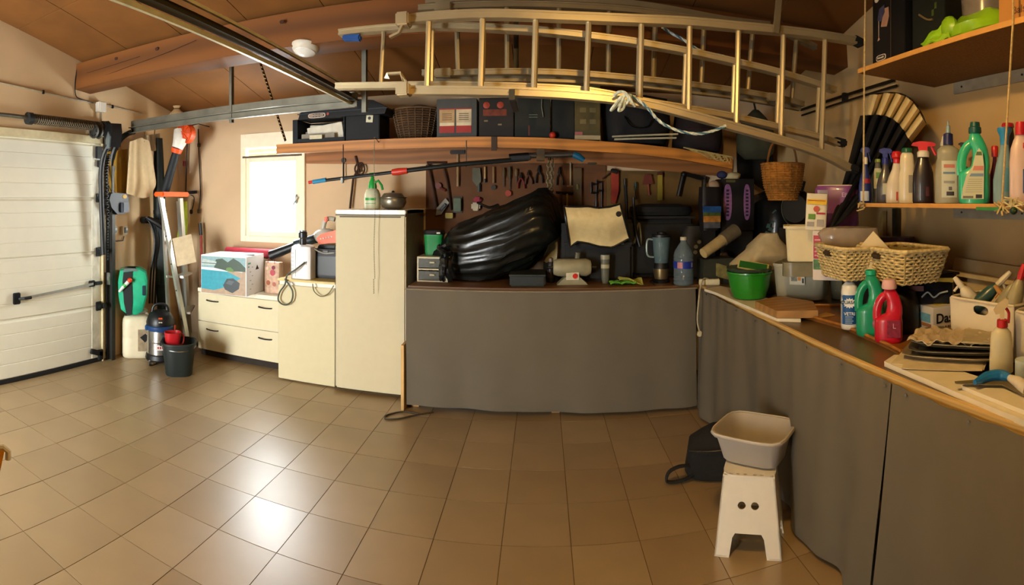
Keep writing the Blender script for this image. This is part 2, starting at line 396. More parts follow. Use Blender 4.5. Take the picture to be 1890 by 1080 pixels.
# lift chain beside the upright track
mb = MB()
zz = 1.02
while zz < 1.42: mb.box((XL+.1, 3.545, zz), (.008, .014, .018)); zz += .028
tag(obj('door_chain', mb, hm, None, kind='stuff'), 'small dark chain hanging beside the door hinges', 'chain')

# ---- back workbench and right-hand workbench
BZ = .95
benchwood = M('6d4a25', .5, kind='wood', var=.2, scale=6, stretch=(.5, 5, 5))
t = T('workbench', 'long dark wood workbench along the rear wall behind a grey curtain', 'workbench', (0, 0, 0))
obj('worktop', MB().bb((-1.02, 3.9, BZ-.035), (1.218, YB-.003, BZ), .003), benchwood, t)
for x in (-.98, .1, 1.1):
    for y in (4.0, 4.68): obj('leg', MB().bb((x-.03, y-.03, 0), (x+.03, y+.03, BZ-.035)), PINE, t)
obj('side_board', MB().bb((-1.065, 3.86, .0), (-1.042, 4.05, .5)), M('c8a061', .6, kind='wood', var=.15), t, label='upright pine board beside the fridge')
t = T('workbench', 'long wooden workbench along the right wall behind a grey curtain', 'workbench', (0, 0, 0))
obj('worktop', MB().bb((1.221, -.45, BZ-.035), (XR-.003, YB-.003, BZ), .003), M('5c4a30', .3, kind='wood', var=.15, scale=4, stretch=(3, .3, 3)), t)
obj('edge_strip', MB().bb((1.2, -.45, BZ-.03), (1.22, 3.896, BZ+.004), .002), M('c9a767', .5, kind='wood', var=.12, stretch=(5, .5, 5)), t)
for y in (.0, 1.6, 3.2):
    for x in (1.3, 2.15): obj('leg', MB().bb((x-.03, y-.03, 0), (x+.03, y+.03, BZ-.035)), PINE, t)
# ---- curtains
cloth = M('625a4b', .95, var=.06, scale=3., bump=.15)
def noise1(x, s): return sin(x*1.7+s)+.6*sin(x*4.1+2*s)+.45*sin(x*9.3+s*3)+.28*sin(x*17.+s*5)
def curt(fn, L, H, n=150, seed=1., amp=.02, hem=None, full=1.):
    def g(u, v):
        x = u*L; k = (1-v)
        off = amp*(noise1(x*full, seed)*(.1+.9*k)+.12*sin(x*31*full+seed)*v**3)+.006*sin(x*14+5*v)*k
        z = .035+v*(H-.035)
        if hem: z = hem(x)+v*(H-hem(x))
        return fn(x, off, z)
    return MB().grid(g, n, 14, .002)
t = T('curtain', 'grey cloth curtain hiding the shelves under the rear workbench', 'curtain', (0, 0, 0), group='grey curtains around the workbenches')
obj('cloth', curt(lambda x, o, z: (-1.03+x, 3.872+o*.6, z), 2.19, BZ-.012, 160, 1.3, .034, hem=lambda x: .04+.008*sin(x*3)), cloth, t)
obj('top_cord', MB().tube([(-1.03, 3.864, BZ-.02), (1.17, 3.864, BZ-.02)], .004, 5), M('8a7a62', .7), t)
def rc(label, y0, y1, seed, open_=None):
    L = y1-y0
    t = T('curtain', label, 'curtain', (0, 0, 0), group='grey curtains around the workbenches')
    def fn(x, o, z):
        y = y0+x
        if open_: y = open_(y, (BZ-z)/BZ, x/L)
        return (1.178-o*.8, y, z)
    obj('cloth', curt(fn, L, BZ-.012, int(L*90), seed, .05, hem=lambda x: .03+.01*sin(x*4+seed), full=1.3), cloth, t)
    mb = MB(); k = 0.
    while k < L:
        mb.lathe([(.001, 0), (.006, .001), (.006, .004), (.001, .006)], (1.166, y0+k+.03, BZ-.028), 6, axis='x'); k += .3
    obj('pin', mb, STEEL, t, kind='stuff')
rc('grey curtain of the right workbench from the inner corner to the slit', 1.5, 3.84, 2.1, lambda y, k, u: y+.1*k*(1-u)**6+.05*k*(1-u)**2)
rc('grey curtain of the right workbench nearest the picture edge after the slit', -.42, 1.495, 4.4, lambda y, k, u: y+.11*k*u**8)
obj('hem_shadow_strip', MB().bb((-1.02, 3.99, 0), (1.3, 4.0, .03)), BLACK, kind='structure')  # black strip painting in the shadow gap below the curtain hem
# ---- rear wall shelf: pine board with fascia that sags to the right
SY0, SY1 = 4.15, YB
sf = [(510, 267), (600, 262), (700, 257), (870, 252), (1000, 254), (1100, 260), (1180, 266), (1250, 274), (1300, 283), (1352, 293)]
SHP = [at(x, y, Y=SY0) for x, y in sf]
def shelf_z(x): return interp([(p.x, p.z) for p in SHP], x)
t = T('plank_shelf', 'long pine shelf high on the rear wall loaded with boxes and baskets', 'shelf', (0, 0, 0))
mb = MB().loft([[(p.x, SY0, p.z), (p.x, SY0+.035, p.z), (p.x, SY0+.035, p.z-.085), (p.x, SY0, p.z-.085)] for p in SHP])
obj('fascia', mb, M('ac6e2a', .5, kind='wood', var=.2, scale=7, stretch=(.4, 5, 5)), t)
mb = MB().loft([[(p.x, SY0+.036, p.z-.002), (p.x, SY1, p.z-.002), (p.x, SY1, p.z-.024), (p.x, SY0+.036, p.z-.024)] for p in SHP])
obj('board', mb, PINE, t)
led = [(566, 284, 302), (700, 281, 303), (900, 278, 302), (1080, 279, 302), (1249, 297, 318), (1350, 305, 327)]
rings = []
for x, y0, y1 in led:
    p, q = at(x, y0-8, Y=YB-.02), at(x, y1, Y=YB-.02); rings.append([(p.x, YB-.035, p.z), (p.x, YB, p.z), (q.x, YB, q.z), (q.x, YB-.035, q.z)])
obj('wall_batten', MB().loft(rings), M('8d5a2c', .6, kind='wood', var=.2, scale=7, stretch=(.4, 5, 5)), t)
for x in (912,):
    p = at(x, 255, Y=SY0); obj('strap', MB().box((p.x, SY0-.004, p.z-.045), (.045, .006, .11), None), M('3a2614', .7), t)
# ---- fridge
t = T('fridge', 'tall white fridge with a grey side between the low cabinet and the workbench', 'fridge', (-1.395, 4.09, 0), 0)
fw, fh = .61, 1.525
obj('cabinet_body', MB().bb((-fw/2, .05, .03), (fw/2, .66, fh-.0), .006), M('6f6d66', .5), t, label='grey side and back of the cabinet')
obj('top', MB().bb((-fw/2, .0, fh-.035), (fw/2, .66, fh), .006), WHITE, t)
obj('door', MB().bb((-fw/2, .0, .03), (fw/2, .05, fh-.045), .01), M('c9bd9a', .65, var=.02), t)
obj('handle_recess', MB().bb((-fw/2+.04, -.003, fh-.062), (fw/2-.04, .004, fh-.05), .001).bb((-fw/2, .004, fh-.046), (fw/2, .05, fh-.035)), M('5c523e', .6), t)
for x in (-.26, .26): obj('foot', MB().lathe([(.02, 0), (.02, .03)], (x, .1, 0), 8), BLACK, t)
# ---- low cabinet between fridge and chest
t = T('low_cabinet', 'plain waist-high white cabinet standing between the chest of drawers and fridge', 'cabinet', (-2.0, 4.14, 0), 0)
obj('body', MB().bb((-.275, .022, .02), (.275, .6, .885), .004), WHITE, t)
obj('door', MB().bb((-.275, .0, .012), (.275, .02, .85), .004), M('cfc39c', .6, var=.02), t)
obj('top', MB().bb((-.28, -.01, .886), (.28, .61, .905), .003), M('d9c27c', .5, kind='wood', var=.1), t)
# ---- chest of drawers
t = T('chest_of_drawers', 'low white chest of two wide drawers with black bow handles', 'chest of drawers', (-2.85, 4.33, 0), 0)
cw = .95
def cb(mb, lo, hi, b=.004): return mb.bb(lo, hi, b)
obj('carcass', MB().bb((-cw/2, .022, .07), (cw/2, .42, .66), .003), WHITE, t)
obj('top', MB().bb((-cw/2-.005, -.004, .662), (cw/2+.005, .42, .70), .004), M('ebe3cd', .4, coat=.2, var=.02), t)
obj('plinth', MB().bb((-cw/2+.01, .05, 0), (cw/2-.01, .4, .07)), M('2a2118', .8), t)
for z0, z1 in ((.075, .36), (.368, .655)):
    d = obj('drawer', MB().bb((-cw/2, .0, z0), (cw/2, .02, z1), .003), M('d8cca8', .6, var=.02), t)
    for x in (-.29, .33):
        hx = [(x-.07, .0, z1-.07), (x-.06, -.022, z1-.068), (x, -.026, z1-.073), (x+.06, -.022, z1-.072), (x+.07, 0, z1-.074)]
        obj('handle', MB().tube(smooth_path(hx, 3), .006, 6), BLACK, d)
# ---- stool
def rr(hx, hy, e=5, n=24): return [(hx*q*cos(a), hy*q*sin(a)) for a in [2*pi*(j+.5)/n for j in range(n)] for q in [(abs(cos(a))**e+abs(sin(a))**e)**(-1/e)]]
p = (at(1325, 1025, z=0)+at(1447, 1035, z=0))/2
t = T('step_stool', 'white plastic step stool with two finger holes holding the grey basin', 'stool', (p.x+.046, p.y+.11, 0), -.5)
H = .352; bw, tw, bd, td = .152, .118, .125, .09
pl = M('e2dac6', .35, var=.03)
def sp(x, y, z):                                  # taper of the stool
    k = z/H; return (x*(bw+(tw-bw)*k), y*(bd+(td-bd)*k), z)
body = bmesh.new()
prof_open = [(-1, 0), (-.56, 0), (-.50, .24), (-.42, .30), (.42, .30), (.50, .24), (.56, 0), (1, 0), (1, .985), (.95, 1), (-.95, 1), (-1, .985)]
def circ(cx, cz, r, n=14): return [(cx+r*cos(2*pi*j/n), cz+r*1.0*sin(2*pi*j/n)) for j in range(n)]
def panel_with_holes(outer, holes, map3, th):
    bm = bmesh.new(); loops = [outer]+holes; edges = []
    for lp in loops:
        vs = [bm.verts.new((a, 0, b)) for a, b in lp]
        for i in range(len(vs)): edges.append(bm.edges.new((vs[i], vs[(i+1) % len(vs)])))
    bmesh.ops.triangle_fill(bm, use_beauty=True, use_dissolve=False, edges=edges)
    ext = bmesh.ops.extrude_face_region(bm, geom=list(bm.faces))
    for v in ext['geom']:
        if isinstance(v, bmesh.types.BMVert): v.co.y = 1
    for v in bm.verts: v.co = Vector(map3(v.co.x, v.co.z, v.co.y*th))
    return bm
def frompb(bm): m = MB(); m.bm.free(); m.bm = bm; return m
hl = [circ(-.23, .62*1.0, .08), circ(.23, .62, .08)]
hl = [[(cx_+(a-cx_)*1.75, b) for a, b in h] for h, cx_ in zip(hl, (-.23, .23))]
hl = [[(a, .64+(b-.62)*.62) for a, b in h] for h in hl]
front = panel_with_holes(prof_open, hl, lambda a, b, k: (a*(bw+(tw-bw)*b), -(bd+(td-bd)*b)+k, b*H), .006)
obj('front_panel', frompb(front), pl, t)
back = panel_with_holes(prof_open, [], lambda a, b, k: (a*(bw+(tw-bw)*b), (bd+(td-bd)*b)-k, b*H), .006)
obj('rear_panel', frompb(back), pl, t)
for s_ in (-1, 1):
    side = panel_with_holes(prof_open, [], lambda a, b, k: (s_*((bw+(tw-bw)*b)-k), a*(bd+(td-bd)*b), b*H), .006)
    obj('side_panel', frompb(side), pl, t)
tp = panel_with_holes(rr(tw+.004, td+.004), [[(cx+.009*cos(2*pi*j/10), -.08+.006*sin(2*pi*j/10)) for j in range(10)] for cx in (-.082, -.05, -.016, .028, .06)], lambda a, b, k: (a, b, H-.004+k), .008)
obj('seat', frompb(tp), pl, t, label='seat with a row of drain holes along its front edge')
obj('anti_slip_ribs', MB().box((0, .02, H+.001), (.2, .13, .004), None, .002), M('b8b09c', .6), t)
for sx in (-1, 1):
    for sy in (-1, 1): obj('foot', MB().box((sx*(bw-.03), sy*(bd-.012), .006), (.06, .026, .012), None, .004), M('cfc7b4', .6), t)
for cx, r in ((-.2, .005),):
    pass
# hollow basin on the stool
t = T('wash_basin', 'light grey plastic wash basin resting on the white step stool', 'basin', (p.x+.09, p.y+.165, H+.012), -.78)
def ring(hx, hy, z, e=5): return [(a, b, z) for a, b in rr(hx, hy, e, 32)]
outer = [ring(.13, .09, .0), ring(.138, .098, .006), ring(.165, .138, .125), ring(.185, .156, .13), ring(.188, .16, .139), ring(.184, .156, .146), ring(.172, .143, .145), ring(.162, .133, .13), ring(.134, .094, .016), ring(.12, .08, .01)]
obj('bowl', MB().loft(outer), M('a8a094', .4, var=.03), t)
obj('rim_seam', MB().loft([ring(.185, .157, .144), ring(.185, .157, .1485), ring(.179, .151, .1485), ring(.179, .151, .144), ring(.185, .157, .144)], caps=False), M('c9c0ac', .4), t)
# black bag behind the stool
q = at(1298, 912, z=0)
t = T('fabric_bag', 'black fabric bag slumped on the floor behind the white stool', 'bag', (q.x+.14, q.y+.22, 0), -.3)
t.scale = (1, 1, .9)
mb = MB(); R = []
for z, hx, hy, dx in ((0, .15, .13, .0), (.03, .18, .16, 0), (.12, .185, .16, .01), (.2, .175, .13, .03), (.26, .15, .09, .06), (.3, .12, .05, .09), (.31, .08, .02, .1)):
    R.append([(dx+a*(1+.06*sin(9*a*6+z*20)), b*(1+.08*sin(7*b*9+z*31)), z) for a, b in rr(hx, hy, 3.2, 26)])
obj('body', mb.loft(R), BLACKCLOTH, t)
obj('strap', MB().tube(smooth_path([(-.13, -.12, .1), (-.2, -.15, .11), (-.26, -.16, .08), (-.275, -.17, .03), (-.24, -.16, .016), (-.17, -.15, .03), (-.12, -.12, .05)], 4), .016, 8, flat=.5), BLACKCLOTH, t)
obj('zip', MB().tube(smooth_path([(-.15, -.14, .2), (0, -.16, .21), (.15, -.13, .22)], 4), .004, 5), M('2c2c2e', .4, .6), t)
# ---- smoke detector / lamp on the purlin
t = T('ceiling_lamp', 'small white oval lamp fixed under the pine ceiling beam', 'lamp', at(563, 92, Y=3.3), .4, rot=(-.15, .12, .3))
obj('housing', MB().lathe([(.001, -.035), (.05, -.03), (.085, -.01), (.1, .015), (.1, .03), (.08, .035)], (0, 0, 0), 24), M('cfc8b8', .4), t)
obj('lens', MB().lathe([(.001, -.043), (.04, -.038), (.075, -.02), (.076, -.015), (.001, -.014)], (0, 0, 0), 24), M('e6e4de', .3), t)

# ---- pendant lamp over the middle of the garage (above the frame)
t = T('pendant_lamp', 'white round pendant lamp hanging above the middle of the garage', 'lamp', (.35, 1.2, 2.60))
obj('shade', MB().lathe([(.26, .012), (.24, .045), (.12, .11), (.03, .13), (.03, .125), (.11, .102), (.23, .038), (.255, .008)], (0, 0, 0), 28, caps=False), WHITE, t)
obj('cable', MB().tube([(0, 0, .125), (0, 0, ceil_z(1.2)-2.60)], .004, 6), BLACK, t)
# ================================================================ LADDERS under the ceiling
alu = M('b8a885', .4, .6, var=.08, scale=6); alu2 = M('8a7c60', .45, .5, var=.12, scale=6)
def ladder(label, top, bot, rungs, Y, rh, rd, m, rr_=.014, group='aluminium ladders under the ceiling', second=None, Y2=None):
    t = T('ladder', label, 'ladder', (0, 0, 0), group=group)
    for path in (top, bot):
        pts = smooth_path([at(x, y, Y=Y) for x, y in path], 3)
        mb = MB().sweep(pts, rd, rh)
        mb.sweep([p+Vector((0, -rd/2-.002, rh*.36)) for p in pts], .006, rh*.26).sweep([p+Vector((0, -rd/2-.002, -rh*.36)) for p in pts], .006, rh*.26)
        obj('rail', mb, m, t)
    for a, b in rungs:
        p, q = at(a, interp(top, a), Y=Y), at(b, interp(bot, b), Y=Y)
        obj('rung', MB().tube([p, q], rr_, 8), m, t)
    if second:
        for path in second:
            pts = smooth_path([at(x, y, Y=Y2) for x, y in path], 3)
            obj('folded_rail', MB().sweep(pts, rd, rh), m, t)
    return t
A_top = [(748, 38), (790, 33), (892, 28), (988, 30), (1063, 33), (1160, 37), (1271, 42), (1360, 50), (1449, 58), (1522, 67), (1577, 76)]
A_bot = [(742, 168), (788, 168), (887, 169), (988, 172), (1081, 178), (1180, 190), (1271, 212), (1359, 236), (1441, 259), (1516, 284), (1566, 310)]
A_r = [(792, 788), (891, 887), (989, 985), (1087, 1082), (1184, 1181), (1273, 1271), (1363, 1359), (1446, 1441), (1523, 1516)]
tA = ladder('nearest long aluminium ladder, lowest and widest of the three hung under the ceiling', A_top, A_bot, A_r, 2.72, .045, .055, alu, .016)
for (x, y), dx in (((1577, 76), 1), ((1568, 311), 1)):
    p = at(x, y, Y=2.72); obj('rubber_foot', MB().box(p+Vector((.02, 0, 0)), (.08, .07, .05), (0, .25, 0), .01), RUBBER, tA)
for y, ys in ((38, 1), (166, -1)):
    p = at(745, y, Y=2.68)
    mb = MB().box(p, (.07, .09, .07), None, .008)
    if ys > 0: mb.sweep([p+Vector((0, -.02, -.03)), p+Vector((-.02, -.02, -.07)), p+Vector((-.07, -.02, -.09))], .03, .012)
    else: mb.sweep([p+Vector((.02, -.02, .02)), p+Vector((-.01, -.02, .085)), p+Vector((-.08, -.02, .085)), p+Vector((-.085, -.02, .06))], .03, .012)
    obj('hook', mb, alu, tA)
B_top = [(628, 62), (705, 54), (742, 52), (804, 49), (933, 54), (985, 57), (1089, 68), (1160, 77), (1201, 84), (1268, 96), (1354, 115), (1439, 135), (1540, 167)]
B_bot = [(622, 160), (705, 159), (765, 158), (881, 159), (985, 162), (1089, 169), (1189, 188), (1262, 200), (1354, 216), (1436, 235), (1507, 252), (1546, 265)]
B_r = [(709, 703), (798, 796), (893, 890), (990, 987), (1086, 1083), (1180, 1177), (1266, 1262), (1356, 1352), (1438, 1434), (1512, 1507)]
tB = ladder('middle aluminium ladder whose left end sticks out furthest with a blue end cap', B_top, B_bot, B_r, 2.86, .035, .06, alu, .014)
p = at(650, 68, Y=2.86); obj('end_cap', MB().box(p+Vector((0, 0, -.008)), (.11, .05, .035), (0, .1, 0), .008), M('1d4f9a', .4), tB, label='blue end cap')
p = at(1540, 262, Y=2.86); obj('rubber_foot', MB().box(p+Vector((.04, 0, 0)), (.09, .06, .05), (0, .15, 0), .01), RUBBER, tB)
C_top = [(773, 16), (840, 12), (942, 9), (1055, 12), (1160, 19), (1232, 28), (1323, 41), (1424, 52), (1505, 88)]
C_bot = [(780, 135), (835, 135), (933, 133), (1020, 134), (1089, 138), (1159, 144), (1262, 155), (1354, 167), (1430, 180), (1482, 193)]
C2t = [(786, 3), (959, -4), (1055, 0), (1160, 7), (1232, 17), (1335, 36), (1420, 46)]
C2b = [(796, 149), (933, 146), (1089, 150), (1189, 158), (1262, 167), (1354, 178), (1476, 200)]
C_r = [(842, 846), (936, 936), (1032, 1031), (1125, 1122), (1210, 1206), (1300, 1294), (1390, 1380), (1470, 1461)]
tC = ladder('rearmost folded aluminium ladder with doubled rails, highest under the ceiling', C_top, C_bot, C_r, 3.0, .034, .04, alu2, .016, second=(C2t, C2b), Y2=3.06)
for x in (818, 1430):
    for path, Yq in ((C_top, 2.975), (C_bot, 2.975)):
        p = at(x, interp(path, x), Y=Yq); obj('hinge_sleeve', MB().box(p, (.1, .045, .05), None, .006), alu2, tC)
# straps that carry the ladders from the purlin
t = T('ladder_hanger', 'dark metal hanger bracket carrying the ladders left of the white rope knot', 'hanger', (0, 0, 0))
def hangr(x, t):
    p = at(x, 172, Y=2.72); x = p.x
    obj('arm', MB().sweep([(x, 2.68, p.z-.04), (x, 3.1, p.z-.03)], .03, .012).sweep([(x, 3.1, p.z-.03), (x, 3.1, ceil_z(3.1)-.0)], .03, .012).sweep([(x, 2.67, p.z-.045), (x, 2.67, p.z+.01)], .03, .01), DARKMET, t)
hangr(946, t)
t = T('ladder_hanger', 'dark metal hanger bracket carrying the wide right ends of the ladders', 'hanger', (0, 0, 0))
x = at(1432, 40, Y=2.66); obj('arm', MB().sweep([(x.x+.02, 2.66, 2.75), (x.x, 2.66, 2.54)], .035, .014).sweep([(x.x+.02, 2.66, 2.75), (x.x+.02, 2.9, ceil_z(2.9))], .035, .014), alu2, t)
# dark pipes along the right wall behind the ladders
t = T('wall_pipes', 'pair of dark pipes with clips running along the right wall behind the ladders', 'pipes', (0, 0, 0))
mb = MB()
for x0, y0, x1, y1, r in ((1478, 203, 1650, 148, .012), (1480, 213, 1655, 158, .009)):
    obj('pipe', MB().tube([at(x0, y0, X=XR-.03), at(x1, y1, X=XR-.03)], r, 8), M('2a2418', .5, .4), t)
obj('clip', MB().box(at(1560, 180, X=XR-.02), (.05, .03, .07), None, .004), DARKMET, t)
# ---- ropes
def rope(name, label, pts, r, cat='rope', m=None, knot=None):
    path = smooth_path(pts, 6)
    t = T(name, label, cat, (0, 0, 0))
    m = m or M('cfc6a6', .8, var=.3, scale=90)
    mb = MB()
    for s_ in range(3):                            # three laid strands
        q = []
        for i, p in enumerate(path):
            tt = (path[min(i+1, len(path)-1)]-path[max(i-1, 0)]).normalized(); n1 = tt.orthogonal().normalized(); n2 = tt.cross(n1)
            a = i*.9+s_*2.094; q.append(p+n1*(r*.5*cos(a))+n2*(r*.5*sin(a)))
        mb.mi = 1 if s_ == 0 else 0; mb.tube(q, r*.62, 5)
    obj('strands', mb, [m, M('3f6a86', .8)], t)
    if knot:
        mk = MB()
        for c in knot: mk.tube(smooth_path([at(x, y, Y=d) for x, y, d in c], 5), r, 6)
        obj('knot', mk, m, t)
    return t
def AY(l, Y): return [at(x, y, Y=Y) for x, y in l]
wr = M('b9c4bc', .8, var=.45, scale=60)
rope('rope', 'white and blue rope knotted to the nearest ladder and sagging to the right', AY([(1160, 174), (1180, 186), (1196, 200), (1212, 219), (1230, 232), (1258, 243), (1290, 247), (1318, 241), (1340, 232)], 2.66), .008, m=wr,
     knot=[[(1133, 178, 2.66), (1142, 170, 2.64), (1155, 172, 2.62), (1160, 186, 2.64), (1150, 196, 2.66)], [(1165, 176, 2.64), (1148, 178, 2.63), (1136, 192, 2.64), (1128, 203, 2.65), (1133, 200, 2.66), (1150, 182, 2.64)], [(1152, 178, 2.63), (1146, 192, 2.63), (1142, 204, 2.64), (1150, 200, 2.65), (1154, 184, 2.64)], [(1160, 176, 2.63), (1166, 188, 2.63), (1172, 196, 2.65)]])
rope('rope', 'white and blue rope slung across the middle ladder rungs below the ceiling', AY([(1222, 50), (1240, 62), (1262, 74), (1285, 90), (1305, 98), (1330, 102), (1350, 110)], 2.9), .008, m=wr)
# ================================================================ THINGS ON THE REAR WALL SHELF
SH_Y = 4.2
def sit(x0, x1, ytop, Y=SH_Y):
    a, b = at(x0, 250, Y=Y), at(x1, 250, Y=Y); xc = (a.x+b.x)/2
    z = max(shelf_z(a.x), shelf_z(b.x))+.002; xm = (x0+x1)/2
    return (xc, Y, z), b.x-a.x, at(xm, ytop, Y=Y).z-z
navy = M('0a0f15', .7); dk = M('14110d', .7, var=.2); 
loc, W, H = sit(540, 636, 218)
t = T('storage_crate', 'dark blue open crate of papers at the left end of the rear wall shelf', 'crate', loc)
for lo, hi in (((-W/2, 0, 0), (-W/2+.05, .3, H)), ((W/2-.012, 0, 0), (W/2, .3, H)), ((-W/2+.05, .29, 0), (W/2-.012, .3, H)), ((-W/2+.05, 0, 0), (W/2-.012, .29, .014)), ((-W/2+.05, 0, .014), (W/2-.012, .012, .04))):
    obj('side_wall', MB().bb(lo, hi, .002), navy, t)
for k, (c, dx, hh, y, rx, ry) in enumerate((('cfc4b0', .02, .16, .2, .0, .05), ('9a8f80', .0, .1, .13, -.1, 0), ('d9cfba', .03, .15, .1, .05, -.12), ('8d8474', -.02, .07, .05, 0, 0))):
    obj('paper_stack', MB().box((dx, y, .016+hh/2), (W-.12-.02*k, .025, hh), (rx, ry, 0), .003), M(c, .8), t)
obj('card', MB().box((-.02, -.004, .05), (.12, .004, .035), None), M('cfc4a4', .7), t)
loc, W, H = sit(638, 640+60, 205)
t = T('cardboard_box', 'tall black box with a small white tag beside the wicker basket on shelf', 'box', loc)
obj('body', MB().bb((-W/2, 0, 0), (W/2, .3, H), .005), M('06080c', .7), t); obj('lid', MB().bb((-W/2-.004, -.004, H+.001), (W/2+.004, .304, H+.03), .004), M('10141a', .5), t)
obj('tag', MB().box((W*.22, -.004, H*.72), (.06, .004, .06), (0, .08, 0)), M('c8c2a4', .6), t)
obj('tag_mark', MB().lathe([(.014, 0), (.014, .001)], (W*.22, -.008, H*.74), 10, axis='y'), BLACK, t)
# baskets: woven rings on stakes
def woven(mb, prof, n_r, r, e=2.0, sx=1, sy=1, n=40, amp=.003):
    for k in range(n_r):
        f = k/(n_r-1); rad, z = interp([(p[1], p[0]) for p in prof], prof[0][1]+(prof[-1][1]-prof[0][1])*f), prof[0][1]+(prof[-1][1]-prof[0][1])*f
        pts = []
        for j in range(n):
            a = 2*pi*j/n; q = (abs(cos(a))**e+abs(sin(a))**e)**(-1/e)
            w_ = rad+amp*(1 if (j+k) % 2 else -1)
            pts.append((w_*sx*cos(a)*q, w_*sy*sin(a)*q, z))
        mb.tube(pts, r, 4, closed=True)
    return mb
def stakes(mb, prof, n, r, e=2., sx=1, sy=1):
    for j in range(n):
        a = 2*pi*(j+.5)/n; q = (abs(cos(a))**e+abs(sin(a))**e)**(-1/e)
        mb.tube([(p[0]*sx*cos(a)*q, p[0]*sy*sin(a)*q, p[1]) for p in prof], r, 4)
    return mb
loc, W, H = sit(712, 802, 196)
pf = [(W*.36, .0), (W*.42, H*.3), (W*.49, H*.75), (W*.52, H)]
t = T('wicker_basket', 'round dark brown wicker basket on the rear wall shelf', 'basket', (loc[0], 4.45, loc[2]))
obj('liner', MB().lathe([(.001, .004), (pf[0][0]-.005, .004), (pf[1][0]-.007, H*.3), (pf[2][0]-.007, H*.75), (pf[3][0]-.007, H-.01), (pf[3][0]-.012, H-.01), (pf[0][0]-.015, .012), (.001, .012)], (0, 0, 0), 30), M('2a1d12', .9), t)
obj('woven_wall', woven(MB(), pf, 15, .006), M('5c3f20', .85, var=.35, scale=30), t, kind='stuff')
obj('stakes', stakes(MB(), pf, 20, .006), M('5a4128', .8), t, kind='stuff')
obj('rim', MB().tube([(pf[3][0]*cos(a), pf[3][0]*sin(a), H) for a in [2*pi*j/28 for j in range(28)]], .01, 6, closed=True), M('6a5034', .8), t)
obj('crumpled_bag', MB().ball((.02, 0, H-.01), (W*.4, W*.35, .06), 12), M('12291f', .5), t)
loc, W, H = sit(806, 880, 182)
t = T('carton', 'printed carton with two red and white panels in the middle of the shelf', 'carton', loc)
obj('body', MB().bb((-W/2, 0, 0), (W/2, .3, H), .004), M('3a3a36', .6), t)
for k, dx in enumerate((-.24, .18)):
    pw = W*.38
    obj('printed_panel', MB().bb((dx*W-pw/2, -.002, H*.12), (dx*W+pw/2, 0, H*.72)), M('a8875a' if k == 0 else 'bba684', .6, var=.2, scale=12), t)
    obj('red_band', MB().bb((dx*W-pw/2, -.004, H*.12), (dx*W+pw/2, -.002, H*.3)), M('9c2218', .6), t)
    obj('white_band', MB().bb((dx*W-pw/2+.004, -.0045, H*.3), (dx*W+pw/2-.004, -.002, H*.38)), M('c9bd9c', .6), t)
    for q in range(4): obj('print_line', MB().bb((dx*W-pw*.32, -.0045, H*(.45+.05*q)), (dx*W+pw*.32, -.002, H*(.465+.05*q))), M('5a3a26' if k == 0 else '2a2a24', .6), t)
obj('red_stripe', MB().bb((-W*.44, -.003, H*.72), (W*.38, 0, H*.75)), M('8a2216', .6), t)
boxes = [(884, 948, 182, '1c120a', 'brown carton with faded red flowers between the printed carton and dark boxes', 'carton', 1),
         (950, 1016, 180, '0e120a', 'dark green box with a hanging white ribbon on the rear wall shelf', 'box', 2),
         (1018, 1060, 176, '0c0e0a', 'black box behind the small red ball on the rear wall shelf', 'box', 0),
         (1061, 1108, 152, '4e4422', 'tall olive grey printed box on the rear wall shelf', 'box', 3)]
for x0, x1, yt, c, lab, cat, kd in boxes:
    loc, W, H = sit(x0, x1, yt, SH_Y+(.03 if kd == 0 else 0))
    t = T('cardboard_box', lab, cat, loc, group='boxes on the rear wall shelf')
    obj('body', MB().bb((-W/2, 0, 0), (W/2, .3, H), .004), M(c, .7, var=.25, scale=9), t)
    obj('flap', MB().bb((-W/2+.001, 0, H+.001), (W/2-.001, .145, H+.006)).bb((-W/2+.001, .15, H+.001), (W/2-.001, .3, H+.006)), M(c, .8), t)
    if kd == 1:
        for k in range(2): obj('printed_flower', MB().lathe([(.001, 0), (.022, 0), (.028, .002)], (-W*.28+k*W*.4, -.004, H*.83), 9, axis='y'), M('9a3418', .6), t)
        obj('printed_patch', MB().bb((-W*.38, -.002, H*.55), (W*.3, 0, H*.72)), M('6b2c14', .7, var=.4, scale=20), t)
        for k, (a, b) in enumerate(((-.35, .4), (.05, .3))): obj('tape', MB().bb((a*W, -.003, H*b), (a*W+.03, 0, H*b+.012)), M('7a6a48', .6), t)
    if kd == 2:
        obj('ribbon', MB().sweep([(W*.26, -.01, H*.98), (W*.25, -.012, H*.75), (W*.3, -.012, H*.5)], .004, .02), M('7f8a84', .6), t)
        for k in range(2): obj('print_line', MB().bb((-W*.1, -.002, H*(.56-.06*k)), (W*.14, 0, H*(.575-.06*k))), M('5e6a58', .6), t)
        obj('red_edge', MB().bb((-W*.12, -.002, H*.05), (-W*.08, 0, H*.3)), M('5a2018', .6), t)
    if kd == 3:
        for k in range(2):
            for q in range(3): obj('print_block', MB().bb((-W*.3+k*W*.38, -.002, H*(.28+.2*q)), (-W*.3+k*W*.38+W*.24, 0, H*(.36+.2*q))), M('6a5f3c', .7), t)
        obj('label_strip', MB().bb((-W/2-.002, -.003, .004), (W/2, 0, .038)), M('b09a70', .6), t)
        obj('price_tag', MB().bb((-W/2, -.005, .04), (-W*.2, -.001, .065)), M('a8605a', .6), t)
        obj('end_cap', MB().box((0, .15, H+.03), (.05, .05, .05), None, .01), M('8a3a24', .6), t)
loc, W, H = sit(1014, 1026, 241); s_ = obj('ball', MB().ball((0, 0, 0), .027, 14), M('b02a12', .5), None, (loc[0], 4.188, loc[2]+.026)); tag(s_, 'small red ball at the front edge of the rear wall shelf', 'ball')
